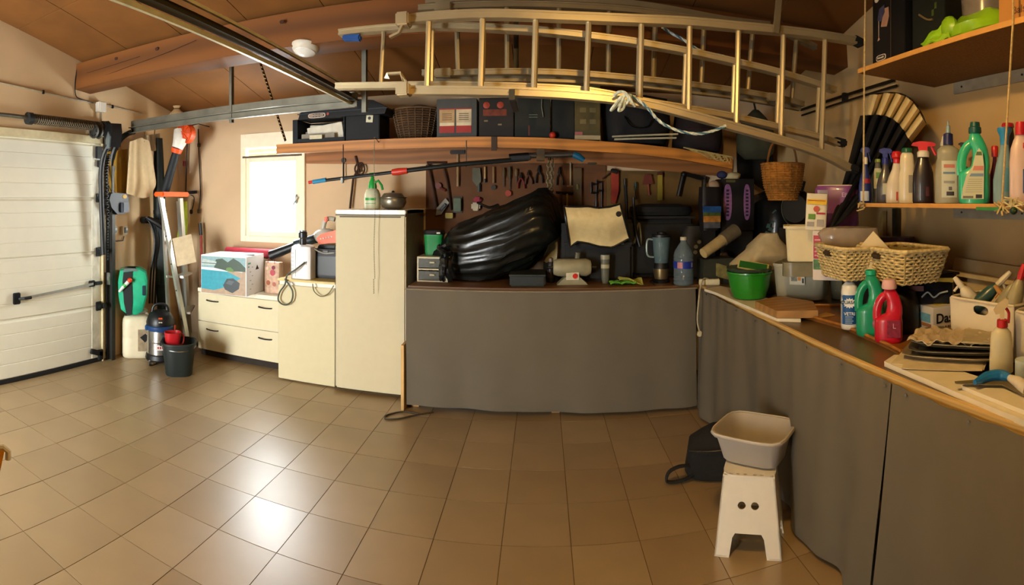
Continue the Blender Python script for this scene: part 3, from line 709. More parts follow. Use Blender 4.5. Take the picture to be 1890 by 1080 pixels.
# black bags on the shelf
def lump(name, label, cat, x0, x1, ytop, Y, col, seed, rough=.8, depth=.3, parts=None, z=None, taper=.7):
    loc, W, H = sit(x0, x1, ytop, Y)
    if z is not None: loc = (loc[0], loc[1], z)
    if z is not None: H = at((x0+x1)/2, ytop, Y=Y).z-z
    t = T(name, label, cat, (loc[0], loc[1]+depth/2, loc[2]))
    rnd = random.Random(seed); ph = [rnd.uniform(0, 6) for _ in range(6)]
    R = []
    for k in range(10):
        f = k/9; s0 = (1-.12*(1-f)**2)*(1-(1-taper)*f**2.2) if k < 9 else .35*taper
        R.append([(a*s0*(1+.05*sin(4*a*9+ph[0]+f*5)), b*s0*(1+.06*sin(11*a+ph[1]+f*7)), min(H, f*H*(1+.03*sin(7*a*6+ph[2])))) for a, b in rr(W/2, depth/2, 3, 30)])
    obj('body', MB().loft(R), M(col, rough, bump=.3, scale=25), t, sharp=50)
    return t, W, H
t, W, H = lump('duffel_bag', 'large black bag filling the rear shelf right of the olive box', 'bag', 1112, 1246, 168, 4.2, '0b0c10', 3, depth=.4, taper=.9)
obj('carry_strap', MB().tube(smooth_path([(-W*.2, -.2, H*.5), (-W*.1, -.22, H*.3), (W*.1, -.22, H*.3), (W*.2, -.2, H*.5)], 4), .012, 6, flat=.4), BLACK, t)
t, W, H = lump('fabric_bundle', 'dark maroon fabric bundle behind the rope on the rear wall shelf', 'bundle', 1250, 1345, 200, 4.22, '1a0e10', 5, depth=.4, taper=.75)
obj('tie', MB().tube(smooth_path([(-W*.45, -.08, H*.5), (-W*.2, -.19, H*.52), (W*.2, -.19, H*.5), (W*.45, -.08, H*.52)], 4), .008, 6), M('2a1418', .8), t)
for k, (x0, y0, x1, y1) in enumerate(((1130, 257, 1251, 250), (1134, 262, 1248, 257))):
    Yb = 4.17+.0*k; p, q = at(x0, y0, Y=Yb), at(x1, y1, Y=Yb); p.z += .02; q.z += .01
    o = obj('white_lath', MB().sweep([p, p.lerp(q, .5), q], .03, .013), M('b4a988', .6, kind='wood', var=.1), None)
    tag(o, ('upper' if k == 0 else 'lower')+' of two white painted laths lying before the black bag on the shelf', 'lath')
# rolled netting hanging off the end of the shelf
nm = MB(); P1 = [at(1262, 272, Y=4.12), at(1352, 290, Y=4.12), at(1350, 303, Y=4.12), at(1310, 293, Y=4.12)]
def netp(u, v):
    a = P1[0].lerp(P1[1], u); b = P1[0].lerp(P1[3], u*.5) if u < .5 else P1[3].lerp(P1[2], (u-.5)*2); return a.lerp(b, v)
for k in range(9): nm.tube([netp(u/12+k/30, (u % 2)*.25+.25*(k % 4)) for u in range(10)], .0022, 4)
for k in range(14): nm.tube([netp(k/14, 0), netp(min(1, k/14+.05), .5), netp(min(1, k/14+.02), 1)], .0022, 4)
t = T('garden_netting', 'pale plastic netting hanging over the right end of the rear wall shelf', 'netting', (0, 0, 0)); obj('mesh', nm, M('b0a26a', .6), t, kind='stuff')
obj('rolled_edge', MB().tube([netp(u/8, 0)+Vector((0, .01, 0)) for u in range(9)], .006, 6), M('b0a26a', .6), t)
# toolcase above the shelf on the track and dark rolls behind
p = at(575, 176, Y=4.05)
t = T('tool_case', 'black tool case with an oval white badge lying on top of the shelf crate', 'case', (p.x+.22, 4.28, shelf_z(p.x)+.215), -.05)
bdy = [( -.42, .0), (.4, .0), (.42, .05), (.3, .12), (.0, .16), (-.25, .13), (-.4, .06)]
obj('shell', MB().prism(bdy, -.1, .14), M('080b0e', .6), t); obj('seam', MB().prism([(-.425, .045), (.425, .045), (.425, .052), (-.425, .052)], -.104, .144), M('2c3a44', .4), t)
obj('badge', MB().slab([(a-.23, -.104, b+.025) for a, b in rr(.085, .022, 4, 20)], (0, .004, 0)), M('cdb9a8', .5), t); obj('badge_plate', MB().slab([(a-.23, -.107, b+.025) for a, b in rr(.073, .014, 4, 20)], (0, .004, 0)), M('3a3028', .5), t)
mb = MB()
for k in range(9): mb.box((-.29+.015*k, -.109, .025), (.009, .003, .016+.006*(k % 2)))
obj('badge_lettering', mb, M('cdb9a8', .5), t, kind='stuff')
obj('red_button', MB().lathe([(.012, 0), (.012, .006)], (-.12, -.108, .03), 10, axis='y'), M('b04a3a', .5), t)
# bead chain hanging from the shelf in front of the fridge
p, q = at(690, 262, Y=4.03), at(687, 541, Y=4.03)
mb = MB(); z = shelf_z(p.x)-.0
while z > q.z:
    mb.box((p.x+(.006 if z > q.z+.12 else -.004)+.004*sin(z*9), 4.03, z), (.006, .006, .009)); z -= .0135
t = T('bead_chain', 'thin dark bead chain hanging down in front of the fridge door', 'chain', (0, 0, 0))
obj('beads', mb, M('5a5038', .5, .5), t, kind='stuff'); obj('hook', MB().tube([(p.x, 4.02, p.z+.03), (p.x+.004, 4.08, p.z+.03), (p.x+.004, 4.15, p.z+.01)], .004, 5), DARKMET, t)
# ================================================================ LEFT CORNER
def wl(x, y, off=.0): return at(x, y, X=XL+off)
def ang(t, z=pi/2): return z
# conduit above the door
t = T('electric_conduit', 'thin grey conduit clipped along the left wall above the garage door', 'conduit', (0, 0, 0))
obj('pipe', MB().tube([wl(-20, 148, .012), wl(80, 170, .012), wl(140, 184, .012), wl(176, 190, .012)], .009, 7), M('a8987c', .5), t)
obj('pipe', MB().tube([wl(196, 194, .012), wl(262, 210, .012)], .009, 7), M('a8987c', .5), t)
for x, y in ((80, 170), (208, 197)): obj('clip', MB().box(wl(x, y, .02), (.02, .02, .035), None, .003), BLACK, t)
p = wl(186, 198, .04); t = T('junction_box', 'small white junction box at the wall end of the ceiling beam', 'junction box', p)
obj('box', MB().box((0, 0, 0), (.07, .09, .1), None, .006), WHITE, t); obj('cover', MB().box((.037, 0, 0), (.006, .08, .09), None, .002), WHITE, t); obj('pipe', MB().tube([(0, 0, -.05), (0, 0, -.18)], .014, 7), M('a8987c', .5), t)
# black cable up to the beam
tag(obj('black_cable', MB().tube(smooth_path([wl(143, 124, .01), wl(139, 150, .01), wl(140, 176, .01), wl(152, 184, .015), wl(172, 190, .02)], 4), .005, 5), BLACK), 'thin black cable looped around the wall end of the ceiling beam', 'cable')
# hanging cloths
def hang_cloth(label, cat, name, outline_top, outline_bot, X, col, seed, waves=5, amp=.03, th=.006, nu=24):
    t = T(name, label, cat, (0, 0, 0))
    def fn(u, v):
        xt = outline_top[0][0]+(outline_top[-1][0]-outline_top[0][0])*u; yt = interp(outline_top, xt)
        xb = outline_bot[0][0]+(outline_bot[-1][0]-outline_bot[0][0])*u; yb = interp(outline_bot, xb)
        p = at(xt+(xb-xt)*v, yt+(yb-yt)*v, X=XL+X)
        p.x += amp*(sin(u*waves*2+seed+v)*.6+.4*sin(u*waves*5+seed*2))*(.4+.8*v)
        return p
    obj('cloth', MB().grid(fn, nu, 16, th), M(col, .95, var=.05, bump=.15, scale=20), t, sharp=60)
    return t
t = hang_cloth('cream canvas cloth hanging from a hook on the left wall', 'cloth', 'hanging_cloth', [(238, 262), (262, 254), (276, 262)], [(230, 356), (245, 360), (262, 366), (276, 362), (291, 330)], .16, 'cdb58c', 1.2, 4, .035)
obj('loop', MB().tube([wl(266, 262, .16), wl(268, 240, .1), wl(270, 225, .02)], .006, 6), M('8a7448', .8), t)
t = hang_cloth('pale grey cloth hanging between the cream canvas and the dark rolled tarpaulin', 'cloth', 'hanging_cloth', [(270, 250), (295, 246)], [(272, 276), (284, 279), (296, 270)], .14, 'a89c80', 3.2, 3, .02)
obj('loop', MB().tube([wl(284, 262, .14), wl(286, 235, .05)], .006, 6), M('8a7448', .8), t)
t = hang_cloth('mustard yellow cloth hanging behind the black hose on the left wall', 'cloth', 'hanging_cloth', [(200, 280), (236, 275)], [(204, 356), (220, 360), (234, 358)], .09, 'a8812c', 5.2, 3, .025)
obj('loop', MB().tube([wl(218, 278, .09), wl(219, 262, .01)], .006, 6), M('8a7448', .8), t)
# old bags above the rail
p = at(326, 214, Y=4.5); t = T('plastic_bag', 'small tan bag stuffed on top of the rail near the corner', 'bag', (p.x, 4.5, p.z), .2)
R = [[(a*s_*(1+.1*sin(a*90)), b*s_*(1+.1*sin(b*80+1)), z) for a, b in rr(.09, .07, 2.4, 20)] for s_, z in ((.6, -.1), (1, -.05), (.95, .02), (.6, .05), (.3, .08), (.5, .11))]
obj('body', MB().loft(R), M('c9a878', .7, bump=.3), t, sharp=60); obj('tie', MB().tube([(.1*cos(a)*.35, .07*sin(a)*.4, .078) for a in [k*pi/5 for k in range(11)]], .006, 5), M('6a5030', .7), t)
obj('hook', MB().tube([(0, 0, .1), (0, .1, .14), (0, YB-4.5, .14)], .005, 5), DARKMET, t)
# rolled dark tarpaulin / closed parasol
p0, p1 = wl(292, 252, .12), at(300, 640, X=XL+.3)
t = T('rolled_tarpaulin', 'tall dark green rolled tarpaulin leaning in the left corner', 'tarpaulin', (0, 0, 0))
a, b = Vector((XL+.14, 4.25, 2.28)), Vector((XL+.17, 4.3, .0))
prof = [(0, .045), (.2, .06), (.5, .07), (.8, .06), (1, .05)]
mb = MB(); path = [a.lerp(b, k/14) for k in range(15)]
rings = []
for i, q in enumerate(path):
    r = interp(prof, i/14); rings.append([q+Vector((r*(1+.12*sin(5*w_+i*.4))*cos(w_), r*(1+.12*sin(5*w_+i*.4))*sin(w_), 0)) for w_ in [2*pi*j/20 for j in range(20)]])
obj('roll', mb.loft(rings), M('18201e', .6, bump=.2), t, sharp=60)
for f in (.35, .7): q = a.lerp(b, f); obj('strap', MB().lathe([(interp(prof, f)+.01, -.02), (interp(prof, f)+.01, .02)], q, 16), M('0c0c0c', .6), t)
# leaf blower
c = at(344, 247, Y=4.35)
t = T('leaf_blower', 'orange and white leaf blower with a black tube hung nose down on the wall', 'leaf blower', (0, 0, 0))
obj('fan_housing', MB().lathe([(.06, -.055), (.1, -.04), (.105, .03), (.07, .06)], c, 22, axis='y'), M('d9501c', .4, coat=.3), t)
mb = MB()
for k in range(8): a_ = k*pi/4; mb.box(c+Vector((.05*cos(a_), -.06, .05*sin(a_))), (.09, .008, .006), (0, -a_, 0))
mb.tube([c+Vector((.095*cos(k*pi/10), -.056, .095*sin(k*pi/10))) for k in range(20)], .008, 5, closed=True)
obj('grille', mb, M('e8541c', .4), t, kind='stuff')
n0, n1, n2, n3 = at(332, 262, Y=4.32), at(327, 274, Y=4.3), at(325, 282, Y=4.3), at(303, 358, Y=4.28)
obj('body', MB().tube([at(333, 240, Y=4.34), n0, n1], [.07, .075, .06], 14), M('e6e2d6', .4), t, label='white motor body')
obj('motor_collar', MB().tube([n1, n2], [.065, .055], 14), M('d9501c', .4), t)
obj('blower_tube', MB().tube([n2, n2.lerp(n3, .5), n3], [.042, .046, .05], 14), M('0e1418', .65), t)
obj('label_plate', MB().box(at(338, 262, Y=4.25), (.05, .004, .07), (0, .3, 0)), WHITE, t)
obj('hang_hook', MB().tube([c+Vector((0, .02, .08)), c+Vector((0, .2, .13)), Vector((c.x, YB, c.z+.12))], .006, 5), DARKMET, t)
# stepladder
Ht = at(320, 356, Y=3.95).z
t = T('stepladder', 'aluminium stepladder with orange top cap leaning folded open in the left corner', 'stepladder', (0, 0, 0))
A0, A1 = at(292, 360, Y=3.9), at(328, 362, Y=3.95)
B0, B1 = at(352, 628, Y=3.95), at(370, 600, Y=4.12)
# front stile, rear stile
fl0, fl1 = at(296, 362, Y=4.08), Vector((-3.25, 4.12, 0))
fr0, fr1 = at(333, 366, Y=4.36), Vector((-3.53, 4.46, 0))
bl0, bl1 = at(304, 440, Y=4.15), at(324, 590, Y=4.3)
sm = M('b9b7ab', .35, .8, var=.06)
for q0, q1 in ((fl0, fl1), (fr0, fr1)): obj('stile', MB().sweep([q0, q1], .028, .055), sm, t)
r0, r1 = fl0+Vector((-.02, .06, -.03)), Vector((-3.56, 4.16, 0)); obj('rear_stile', MB().sweep([r0, r1], .024, .04), sm, t)
r2, r3 = fr0+Vector((-.03, .0, -.03)), Vector((-3.6, 4.5, 0)); obj('rear_stile', MB().sweep([r2, r3], .024, .04), sm, t)
mid = (fl0+fr0)/2
dv = (fr0-fl0); L_ = dv.length; rz = atan2(dv.y, dv.x)
obj('top_cap', MB().box(mid+Vector((-.0, .02, .03)), (L_+.09, .16, .05), (0, 0, rz), .012), M('dc5a14', .7), t)
for f in (.28, .5, .72, .9):
    q0, q1 = fl0.lerp(fl1, f), fr0.lerp(fr1, f); m_ = (q0+q1)/2; d_ = q1-q0
    obj('tread', MB().box(m_+Vector((0, .05, 0)), (d_.length, .1, .022), (0, 0, atan2(d_.y, d_.x)), .004), sm if f > .3 else M('c0b08c', .5), t)
mb = MB()
for f in (.25, .42, .58, .75):
    q = fl0.lerp(fl1, f); mb.lathe([(.008, -.002), (.008, .002)], q+Vector((0.0, -.03, 0)), 8, axis='y')
obj('rivet', mb, DARKMET, t, kind='stuff')
obj('spreader', MB().sweep([fl0.lerp(fl1, .5), r0.lerp(r1, .5)], .004, .02), sm, t)
p = at(336, 462, Y=4.02); q = obj('tilted_plate', MB().box((0, 0, 0), (.2, .012, .3), (0, .0, 0), .003), M('cbb894', .6), None, (p.x+.0, 4.02, p.z), (-.35, -.25, .5)); q.name = 'pale_board'; q.location = at(340, 462, X=-3.36); tag(q, 'pale square board leaning against the treads of the stepladder', 'board')
# squeegee and straps hanging on the rear wall
t = T('floor_squeegee', 'black floor squeegee hanging head down on the rear wall beside the stepladder', 'squeegee', (0, 0, 0))
obj('handle', MB().tube([at(346, 246, Y=YB-.04), at(343, 355, Y=YB-.05)], .009, 7), M('3a2c22', .6), t)
obj('blade_bar', MB().box(at(346, 356, Y=YB-.06), (.26, .035, .035), (0, -.06, 0), .006), BLACK, t)
obj('red_collar', MB().lathe([(.022, -.03), (.022, .03)], at(341, 302, Y=YB-.045), 10), M('7a2218', .5), t)
def straps(label, pts, r=.008, nodes=(), Y=YB-.03):
    t = T('tie_strap', label, 'strap', (0, 0, 0))
    obj('strap', MB().tube(smooth_path([at(x, y, Y=Y) for x, y in pts], 3), r, 6, flat=.6), M('3a2c20', .8), t)
    for x, y in nodes: obj('buckle', MB().box(at(x, y, Y=Y-.01), (.03, .03, .05), None, .006), M('4a3a2a', .6, .4), t)
straps('long brown tie strap hanging left of the window ending in a hook', [(366, 238), (367, 280), (369, 320), (370, 360), (367, 388)], nodes=((367, 268), (367, 390)))
straps('short brown strap hanging under the squeegee bar', [(352, 360), (358, 364), (357, 378), (353, 390)], nodes=((353, 391),))
straps('brown cord hanging on the wall between the leaf blower tube and corner', [(307, 250), (309, 300), (310, 350)], .006)
# lime green sleeve, red pipe
p = at(338, 372, Y=4.5); q = at(336, 432, Y=4.5)
t = T('folded_hi_vis_vest', 'lime green vest hanging behind the stepladder', 'vest', (0, 0, 0))
obj('cloth', MB().grid(lambda u, v: at(330+16*u-4*v, 372+66*v, Y=4.5)+Vector((0, .02*sin(u*6+v*3), 0)), 10, 10, .008), M('a5b82c', .8, bump=.2), t)
obj('hook', MB().tube([at(337, 372, Y=4.5), at(337, 366, Y=YB)], .005, 5), DARKMET, t)
t = T('red_pole', 'red pole with a black grip standing against the rear wall beside the chest', 'pole', (0, 0, 0))
obj('shaft', MB().tube([at(371, 432, Y=4.68), Vector((at(374, 470, Y=4.7).x, 4.7, .0))], .013, 8), M('a8281c', .45), t); obj('grip', MB().tube([at(369, 412, Y=4.68), at(371, 434, Y=4.68)], .019, 8), BLACK, t)
# black power tool under the yellow cloth
p = wl(212, 372, .08)
t = T('wall_charger', 'black power tool with grey battery hanging under the mustard cloth', 'power tool', p, pi/2)
obj('body', MB().prism([(-.1, -.06), (-.02, -.13), (.1, -.12), (.14, .02), (.12, .08), (-.1, .09), (-.13, .02)], -.06, .06), BLACK, t)
obj('battery', MB().box((.07, -.075, -.06), (.09, .05, .1), None, .008), M('4b5058', .5), t); obj('yellow_button', MB().lathe([(.001, -.008), (.03, -.006), (.032, .0)], (.08, -.06, .05), 12, axis='y', sy=.7), M('c79a2a', .5), t)
obj('belt', MB().tube(smooth_path([(-.09, -.06, .08), (-.12, -.02, .2), (-.1, 0, .36)], 4), .012, 6, flat=.4), BLACK, t)
# black hose with a spiral guard beside the track
t = T('black_hose', 'thick black hose curving down beside the door track', 'hose', (0, 0, 0))
hp = [at(204, 262, X=XL+.3), at(192, 285, X=XL+.22), at(187, 315, X=XL+.17), at(187, 360, X=XL+.15), at(189, 420, X=XL+.14), at(191, 470, X=XL+.13)]
obj('hose', MB().tube(smooth_path(hp, 4), .026, 10), M('121211', .5), t)
mb = MB(); sp_ = smooth_path([q+Vector((.0, .07, 0)) for q in hp[1:5]], 14)
for i, q in enumerate(sp_): mb.box(q, (.03, .03, .006), (.4*(1 if i % 2 else -1), 0, 0))
obj('spiral_guard', mb, M('241c12', .5), t, kind='stuff')
# sockets
for x, lab in ((209, 'left one of two grey surface sockets on the left wall'), (229, 'right one of two grey surface sockets on the left wall')):
    p = wl(x, 425, .02); t = T('wall_socket', lab, 'socket', p, pi/2, group='surface sockets on the left wall')
    obj('box', MB().box((0, 0, 0), (.075, .04, .085), None, .006), M('cfc2a6', .5), t); obj('cover', MB().box((.008, -.024, .002), (.05, .01, .06), None, .004), M('6d7478', .4), t); obj('cover_label', MB().box((.01, -.031, .012), (.026, .003, .026)), M('b8c0c2', .4), t)
tag(obj('socket_conduit', MB().tube([wl(207, 436, .012), wl(208, 445, .012), wl(227, 444, .012), wl(229, 436, .012)], .006, 5), M('4a4034', .6)), 'thin grey conduit looping under the two wall sockets', 'conduit')
p = wl(199, 514, .05); tag(obj('strike_bracket', MB().box((0, 0, 0), (.08, .03, .12), None, .004).box((.03, -.02, 0), (.03, .02, .04), None, .004), M('a8aaa4', .35, .8), None, p), 'steel latch strike bracket on the left wall beside the track', 'bracket')
# hose reel
p = at(246, 535, X=XL+.17)
t = T('garden_hose_reel', 'green and black wall-mounted garden hose reel above the white jerrycan', 'hose reel', (p.x, p.y, p.z), face(246)-.05)
rm = M('1fa87e', .4, coat=.25)
prof2 = [(-.13, .22), (-.06, .235), (.07, .235), (.13, .2), (.15, .1), (.145, -.05), (.1, -.2), (.04, -.235), (-.05, -.235), (-.12, -.18), (-.145, -.05), (-.15, .1)]
def egg(s_, y): return [(a*s_, y, b*s_) for a, b in prof2]
obj('shell', MB().loft([egg(.86, -.155), egg(.96, -.14), egg(1, -.1), egg(1, .06), egg(.9, .1), egg(.8, .11)]), rm, t)
obj('centre_band', MB().prism([(-.09, .2), (.0, .21), (-.005, .1), (.0, -.1), (-.01, -.22), (-.06, -.22), (-.085, -.1), (-.1, .1)], -.164, -.15), M('0a1012', .5), t)
obj('grey_top', MB().prism([(-.1, .205), (.06, .212), (.03, .235), (-.08, .235)], -.15, .05), M('5e6a6a', .5), t)
obj('side_vent', MB().box((.115, -.157, .02), (.035, .012, .1), None, .005), M('0e2c3a', .4), t)
obj('nozzle', MB().tube([(-.13, -.19, .01), (-.09, -.195, .06), (-.04, -.19, .11)], [.012, .018, .02], 10), M('cfd4cc', .4), t)
obj('nozzle_band', MB().tube([(-.085, -.197, .066), (-.07, -.197, .082)], .022, 10), M('2ea03c', .4), t)
obj('nozzle_head', MB().ball((-.025, -.19, .125), .026, 12), M('d03c1c', .4), t)
obj('wall_bracket', MB().bb((-.04, .1, -.12), (.04, .17, .12), .004), DARKMET, t)
# jerrycan
q, s_, rz = spot(240, 660, 0)
t = T('jerrycan', 'large off-white plastic jerrycan with a black cap and hazard label on the floor', 'jerrycan', (q.x, q.y+.1, 0), rz)
jm = M('d8ccac', .45, var=.04); hw, hd, hh = .15, .13, .42
R = [[(a*k, b*k, z) for a, b in rr(hw, hd, 4.5, 28)] for k, z in ((.86, 0), (.97, .015), (1, .05), (1, .2), (.985, .21), (1, .22), (1, hh-.07), (.96, hh-.03), (.85, hh), (.6, hh+.012))]
obj('body', MB().loft(R), jm, t, sharp=50)
obj('handle', MB().tube(smooth_path([(-.02, 0, hh), (.01, 0, hh+.045), (.08, 0, hh+.05), (.125, 0, hh-.03)], 4), .016, 8), jm, t)
obj('cap', MB().lathe([(.035, hh-.01), (.037, hh+.03), (.03, hh+.036)], (-.085, -.04, 0), 14), BLACK, t)
obj('label', MB().bb((.01, -hd-.003, .08), (hw-.02, -hd+.004, .3), .001), M('8e7c60', .6, var=.3, scale=20), t)
obj('hazard_mark', MB().slab([(.03, -hd-.004, .22), (.085, -hd-.004, .26), (.13, -hd-.004, .21), (.08, -hd-.004, .17)], (0, .003, 0)), BLACK, t)
obj('plastic_film', MB().ball((.03, .02, hh+.04), (.09, .07, .035), 12), M('c9ccc0', .3, alpha=.5), t)
# wet and dry vacuum
q, s_, rz = spot(291, 684, 0)
t = T('workshop_vacuum', 'workshop vacuum cleaner with a steel drum, blue band and black motor head', 'vacuum cleaner', (-3.45, 3.88, 0), rz)
t.scale = (.84, .84, 1)
obj('drum', MB().lathe([(.15, .1), (.158, .11), (.158, .22), (.163, .225), (.158, .23), (.158, .34)], (0, 0, 0), 28), M('b8b8b4', .25, .95, var=.1), t)
obj('base', MB().lathe([(.17, .045), (.18, .06), (.17, .1), (.15, .11)], (0, 0, 0), 24), BLACK, t)
obj('band', MB().lathe([(.165, .335), (.172, .345), (.172, .375), (.16, .385)], (0, 0, 0), 28), M('1a3a66', .4), t)
obj('motor_head', MB().lathe([(.165, .385), (.168, .41), (.15, .46), (.12, .5), (.07, .52), (.001, .525)], (0, 0, 0), 24), M('101214', .4), t)
obj('carry_handle', MB().tube(smooth_path([(-.1, 0, .47), (-.08, 0, .56), (0, 0, .585), (.08, 0, .56), (.1, 0, .47)], 4), .014, 8), BLACK, t)
obj('badge', MB().lathe([(.1615, .16), (.1615, .21)], (0, 0, 0), 10, a0=-pi/2-.35, a1=-pi/2+.35), M('d8d4cc', .4), t)
for k in range(3): 
    a_ = -pi/2-.16+.16*k; obj('badge_mark', MB().box((.163*cos(a_), .163*sin(a_), .185), (.016, .004, .022), (0, 0, a_+pi/2)), M('a8261e', .4), t)
obj('switch', MB().box((-.0, -.14, .46), (.05, .02, .02), (.5, 0, 0), .004), M('d9571e', .4), t); obj('switch_label', MB().box((.0, -.157, .425), (.04, .008, .014), (.3, 0, 0)), WHITE, t)
for sx in (-1, 1): obj('latch', MB().box((sx*.165, -.05, .36), (.03, .05, .05), None, .008), M('1c4a7c' if sx < 0 else 'b04a28', .4), t)
for k in range(4):
    a_ = pi/4+k*pi/2; c_ = obj('caster', MB().lathe([(.028, -.012), (.028, .012)], (.165*cos(a_), .165*sin(a_), .028), 12, axis='x'), BLACK, t)
    obj('caster_fork', MB().box((.165*cos(a_), .165*sin(a_), .05), (.036, .03, .02), None, .004), M('b0aaa0', .4, .5), t)
obj('hose_port', MB().tube([(.1, -.13, .27), (.14, -.19, .27)], .03, 12), BLACK, t)
# vacuum hose on the wall
t = T('vacuum_hose', 'black vacuum hose and wands hanging from a hook above the hose reel', 'hose', (0, 0, 0))
for k, dx in enumerate((0, 5, 10)):
    obj('hose_strand', MB().tube(smooth_path([at(272+dx*.6, 404, X=XL+.12), at(281+dx*.7, 420, X=XL+.16), at(286+dx*.5, 450, X=XL+.18), at(279+dx, 500, X=XL+.14), at(276+dx, 560, X=XL+.12)], 4), .012, 8), M('121212', .4), t)
obj('hook_plate', MB().box(at(268, 406, X=XL+.05), (.1, .09, .07), None, .015), BLACK, t)
obj('wand_head', MB().tube([at(272, 402, X=XL+.16), at(292, 412, X=XL+.24), at(302, 420, X=XL+.28)], [.02, .04, .035], 10), BLACK, t)
# bucket and red scoop
q, s_, rz = spot(334, 692, 0)
t = T('plastic_bucket', 'black plastic bucket on the floor in front of the vacuum cleaner', 'bucket', (q.x-.05, q.y+.03, 0), rz)
t.scale = (.93, .93, 1)
bk = M('1d2422', .5)
obj('body', MB().loft([ring(.13, .13, 0, 3), ring(.135, .135, .01, 3), ring(.165, .165, .28, 3), ring(.178, .178, .285, 3), ring(.178, .178, .3, 3), ring(.16, .16, .3, 3), ring(.13, .13, .015, 3), ring(.12, .12, .012, 3)]), bk, t)
obj('handle', MB().tube([(.175*cos(a), .02-.02, .285-.13*sin(a)*.2+.0) if 0 else (.176*cos(a), -.176*sin(a)*.98, .27-.03*sin(a)) for a in [pi*k/14 for k in range(15)]], .004, 6), STEEL, t)
for sx in (-1, 1): obj('lug', MB().box((sx*.182, 0, .27), (.02, .04, .04), None, .005), bk, t)
t2 = T('measuring_scoop', 'red plastic scoop jug sticking out of the black bucket', 'scoop', (q.x-.1, q.y+.0, .2), rz+.1, rot=(0, 0, rz+.1))
obj('cup', MB().loft([ring(.055, .05, .0, 3), ring(.06, .055, .01, 3), ring(.078, .07, .18, 3), ring(.07, .064, .18, 3), ring(.05, .045, .015, 3)]), M('b01c22', .4), t2)
obj('grip', MB().tube(smooth_path([(.07, 0, .16), (.1, 0, .15), (.1, 0, .08), (.065, 0, .05)], 4), .008, 6), M('b01c22', .4), t2)
# chair arm at the left picture edge (only its tip is in view)
p = at(6, 850, d=1.5)
t = T('side_chair', 'chair back tip with pale rounded edge at the picture edge before the garage door', 'chair', (p.x, p.y, 0), face(6)+.0)
tz = at(6, 822, d=1.5).z
wm = M('c8851c', .35, coat=.4, kind='wood')
obj('back_panel', MB().slab([(-.45, 0, tz-.02), (.004, 0, tz-.015), (-.012, 0, tz-.09), (-.03, 0, tz-.12), (-.45, 0, tz-.3)], (0, .02, 0)), wm, t)
obj('top_edge', MB().tube([(-.46, .01, tz-.012), (.0, .01, tz-.01), (.014, .01, tz-.022), (.014, .01, tz-.045)], .009, 8), M('cfc8b4', .35), t)
obj('seat', MB().bb((-.47, -.02, .4), (-.06, .4, .43), .01), wm, t)
for x in (-.45, -.08):
    for y in (.01, .38): obj('leg', MB().bb((x-.015, y-.015, 0), (x+.015, y+.015, .4 if y > .1 else tz-.1 if x < -.2 else .42)), wm, t)
# ================================================================ ON THE CHEST AND LOW CABINET
p, s_, _ = spot(419, 545, .702)
bx0, bx1 = at(371, 540, z=.702), at(455, 548, z=.702); bx2 = at(500, 528, z=.702)
dv = bx1-bx0; rz = atan2(dv.y, dv.x); W = dv.length; H = at(371, 470, d=hypot(bx0.x, bx0.y)).z-.702
t = T('printed_box', 'white carton printed with a swimming pool photo on the chest of drawers', 'box', (bx0.x, bx0.y, .702), rz)
D = (bx2-bx1).length
obj('carton', MB().bb((0, 0, 0), (W, .4, H), .002), M('e4e4e2', .5, var=.02), t)
obj('flap', MB().box((W-.06, .2, H+.008), (.12, .12, .004), (0, -.08, .1)), M('e4e4e2', .5), t)
def flat(name, poly, col, y=-.0015, k=1):
    mb = MB().slab([(a*W, y, b*H) for a, b in poly], (0, .001, 0)); return obj(name, mb, M(col, .4, var=.12, scale=30), t)
flat('printed_sky', [(.01, .68), (.98, .68), (.98, .97), (.01, .97)], '7fa3a8')
flat('printed_pool', [(.01, .12), (.3, .1), (.55, .2), (.88, .45), (.6, .6), (.01, .62)], '1792a6', -.0022)
flat('printed_deck', [(.01, .01), (.98, .01), (.98, .66), (.9, .6), (.6, .64), (.6, .6), (.88, .45), (.55, .2), (.3, .1), (.01, .12)], 'a98f74', -.0018)
flat('printed_trees', [(.3, .68), (.34, .9), (.48, .93), (.6, .84), (.72, .95), (.86, .86), (.98, .72), (.98, .62), (.6, .62)], '25402c', -.0026)
flat('printed_house', [(.02, .74), (.32, .74), (.36, .84), (.04, .9)], 'aebcb6', -.003)
flat('printed_roof_line', [(.02, .78), (.36, .78), (.36, .8), (.02, .8)], '3c5a62', -.0034)
flat('printed_bush', [(.55, .62), (.58, .7), (.66, .72), (.72, .66), (.74, .6)], '4f7a30', -.0034)
flat('printed_robot', [(.5, .25), (.58, .42), (.72, .44), (.86, .33), (.84, .18), (.7, .06), (.54, .14)], '2a343a', -.003)
flat('printed_robot_top', [(.56, .3), (.62, .38), (.74, .36), (.68, .26)], '4a565c', -.0036)
mb = MB()
for k in range(6): mb.bb((W+.0005, .07+.045*(k % 2), H*(.15+.11*k)), (W+.0015, .1+.045*(k % 2), H*(.17+.11*k)))
obj('printed_notes', mb, M('8f9a9c', .6), t, kind='stuff')
obj('printed_mark', MB().slab([(W+.0005, .2, H*.62), (W+.0005, .24, H*.74), (W+.0005, .28, H*.62)], (.001, 0, 0)), BLACK, t)
obj('printed_logo', MB().bb((W+.0005, .03, H*.8), (W+.0015, .09, H*.84)).bb((W+.0005, .03, H*.72), (W+.0015, .06, H*.75)), M('3c9a94', .5), t)
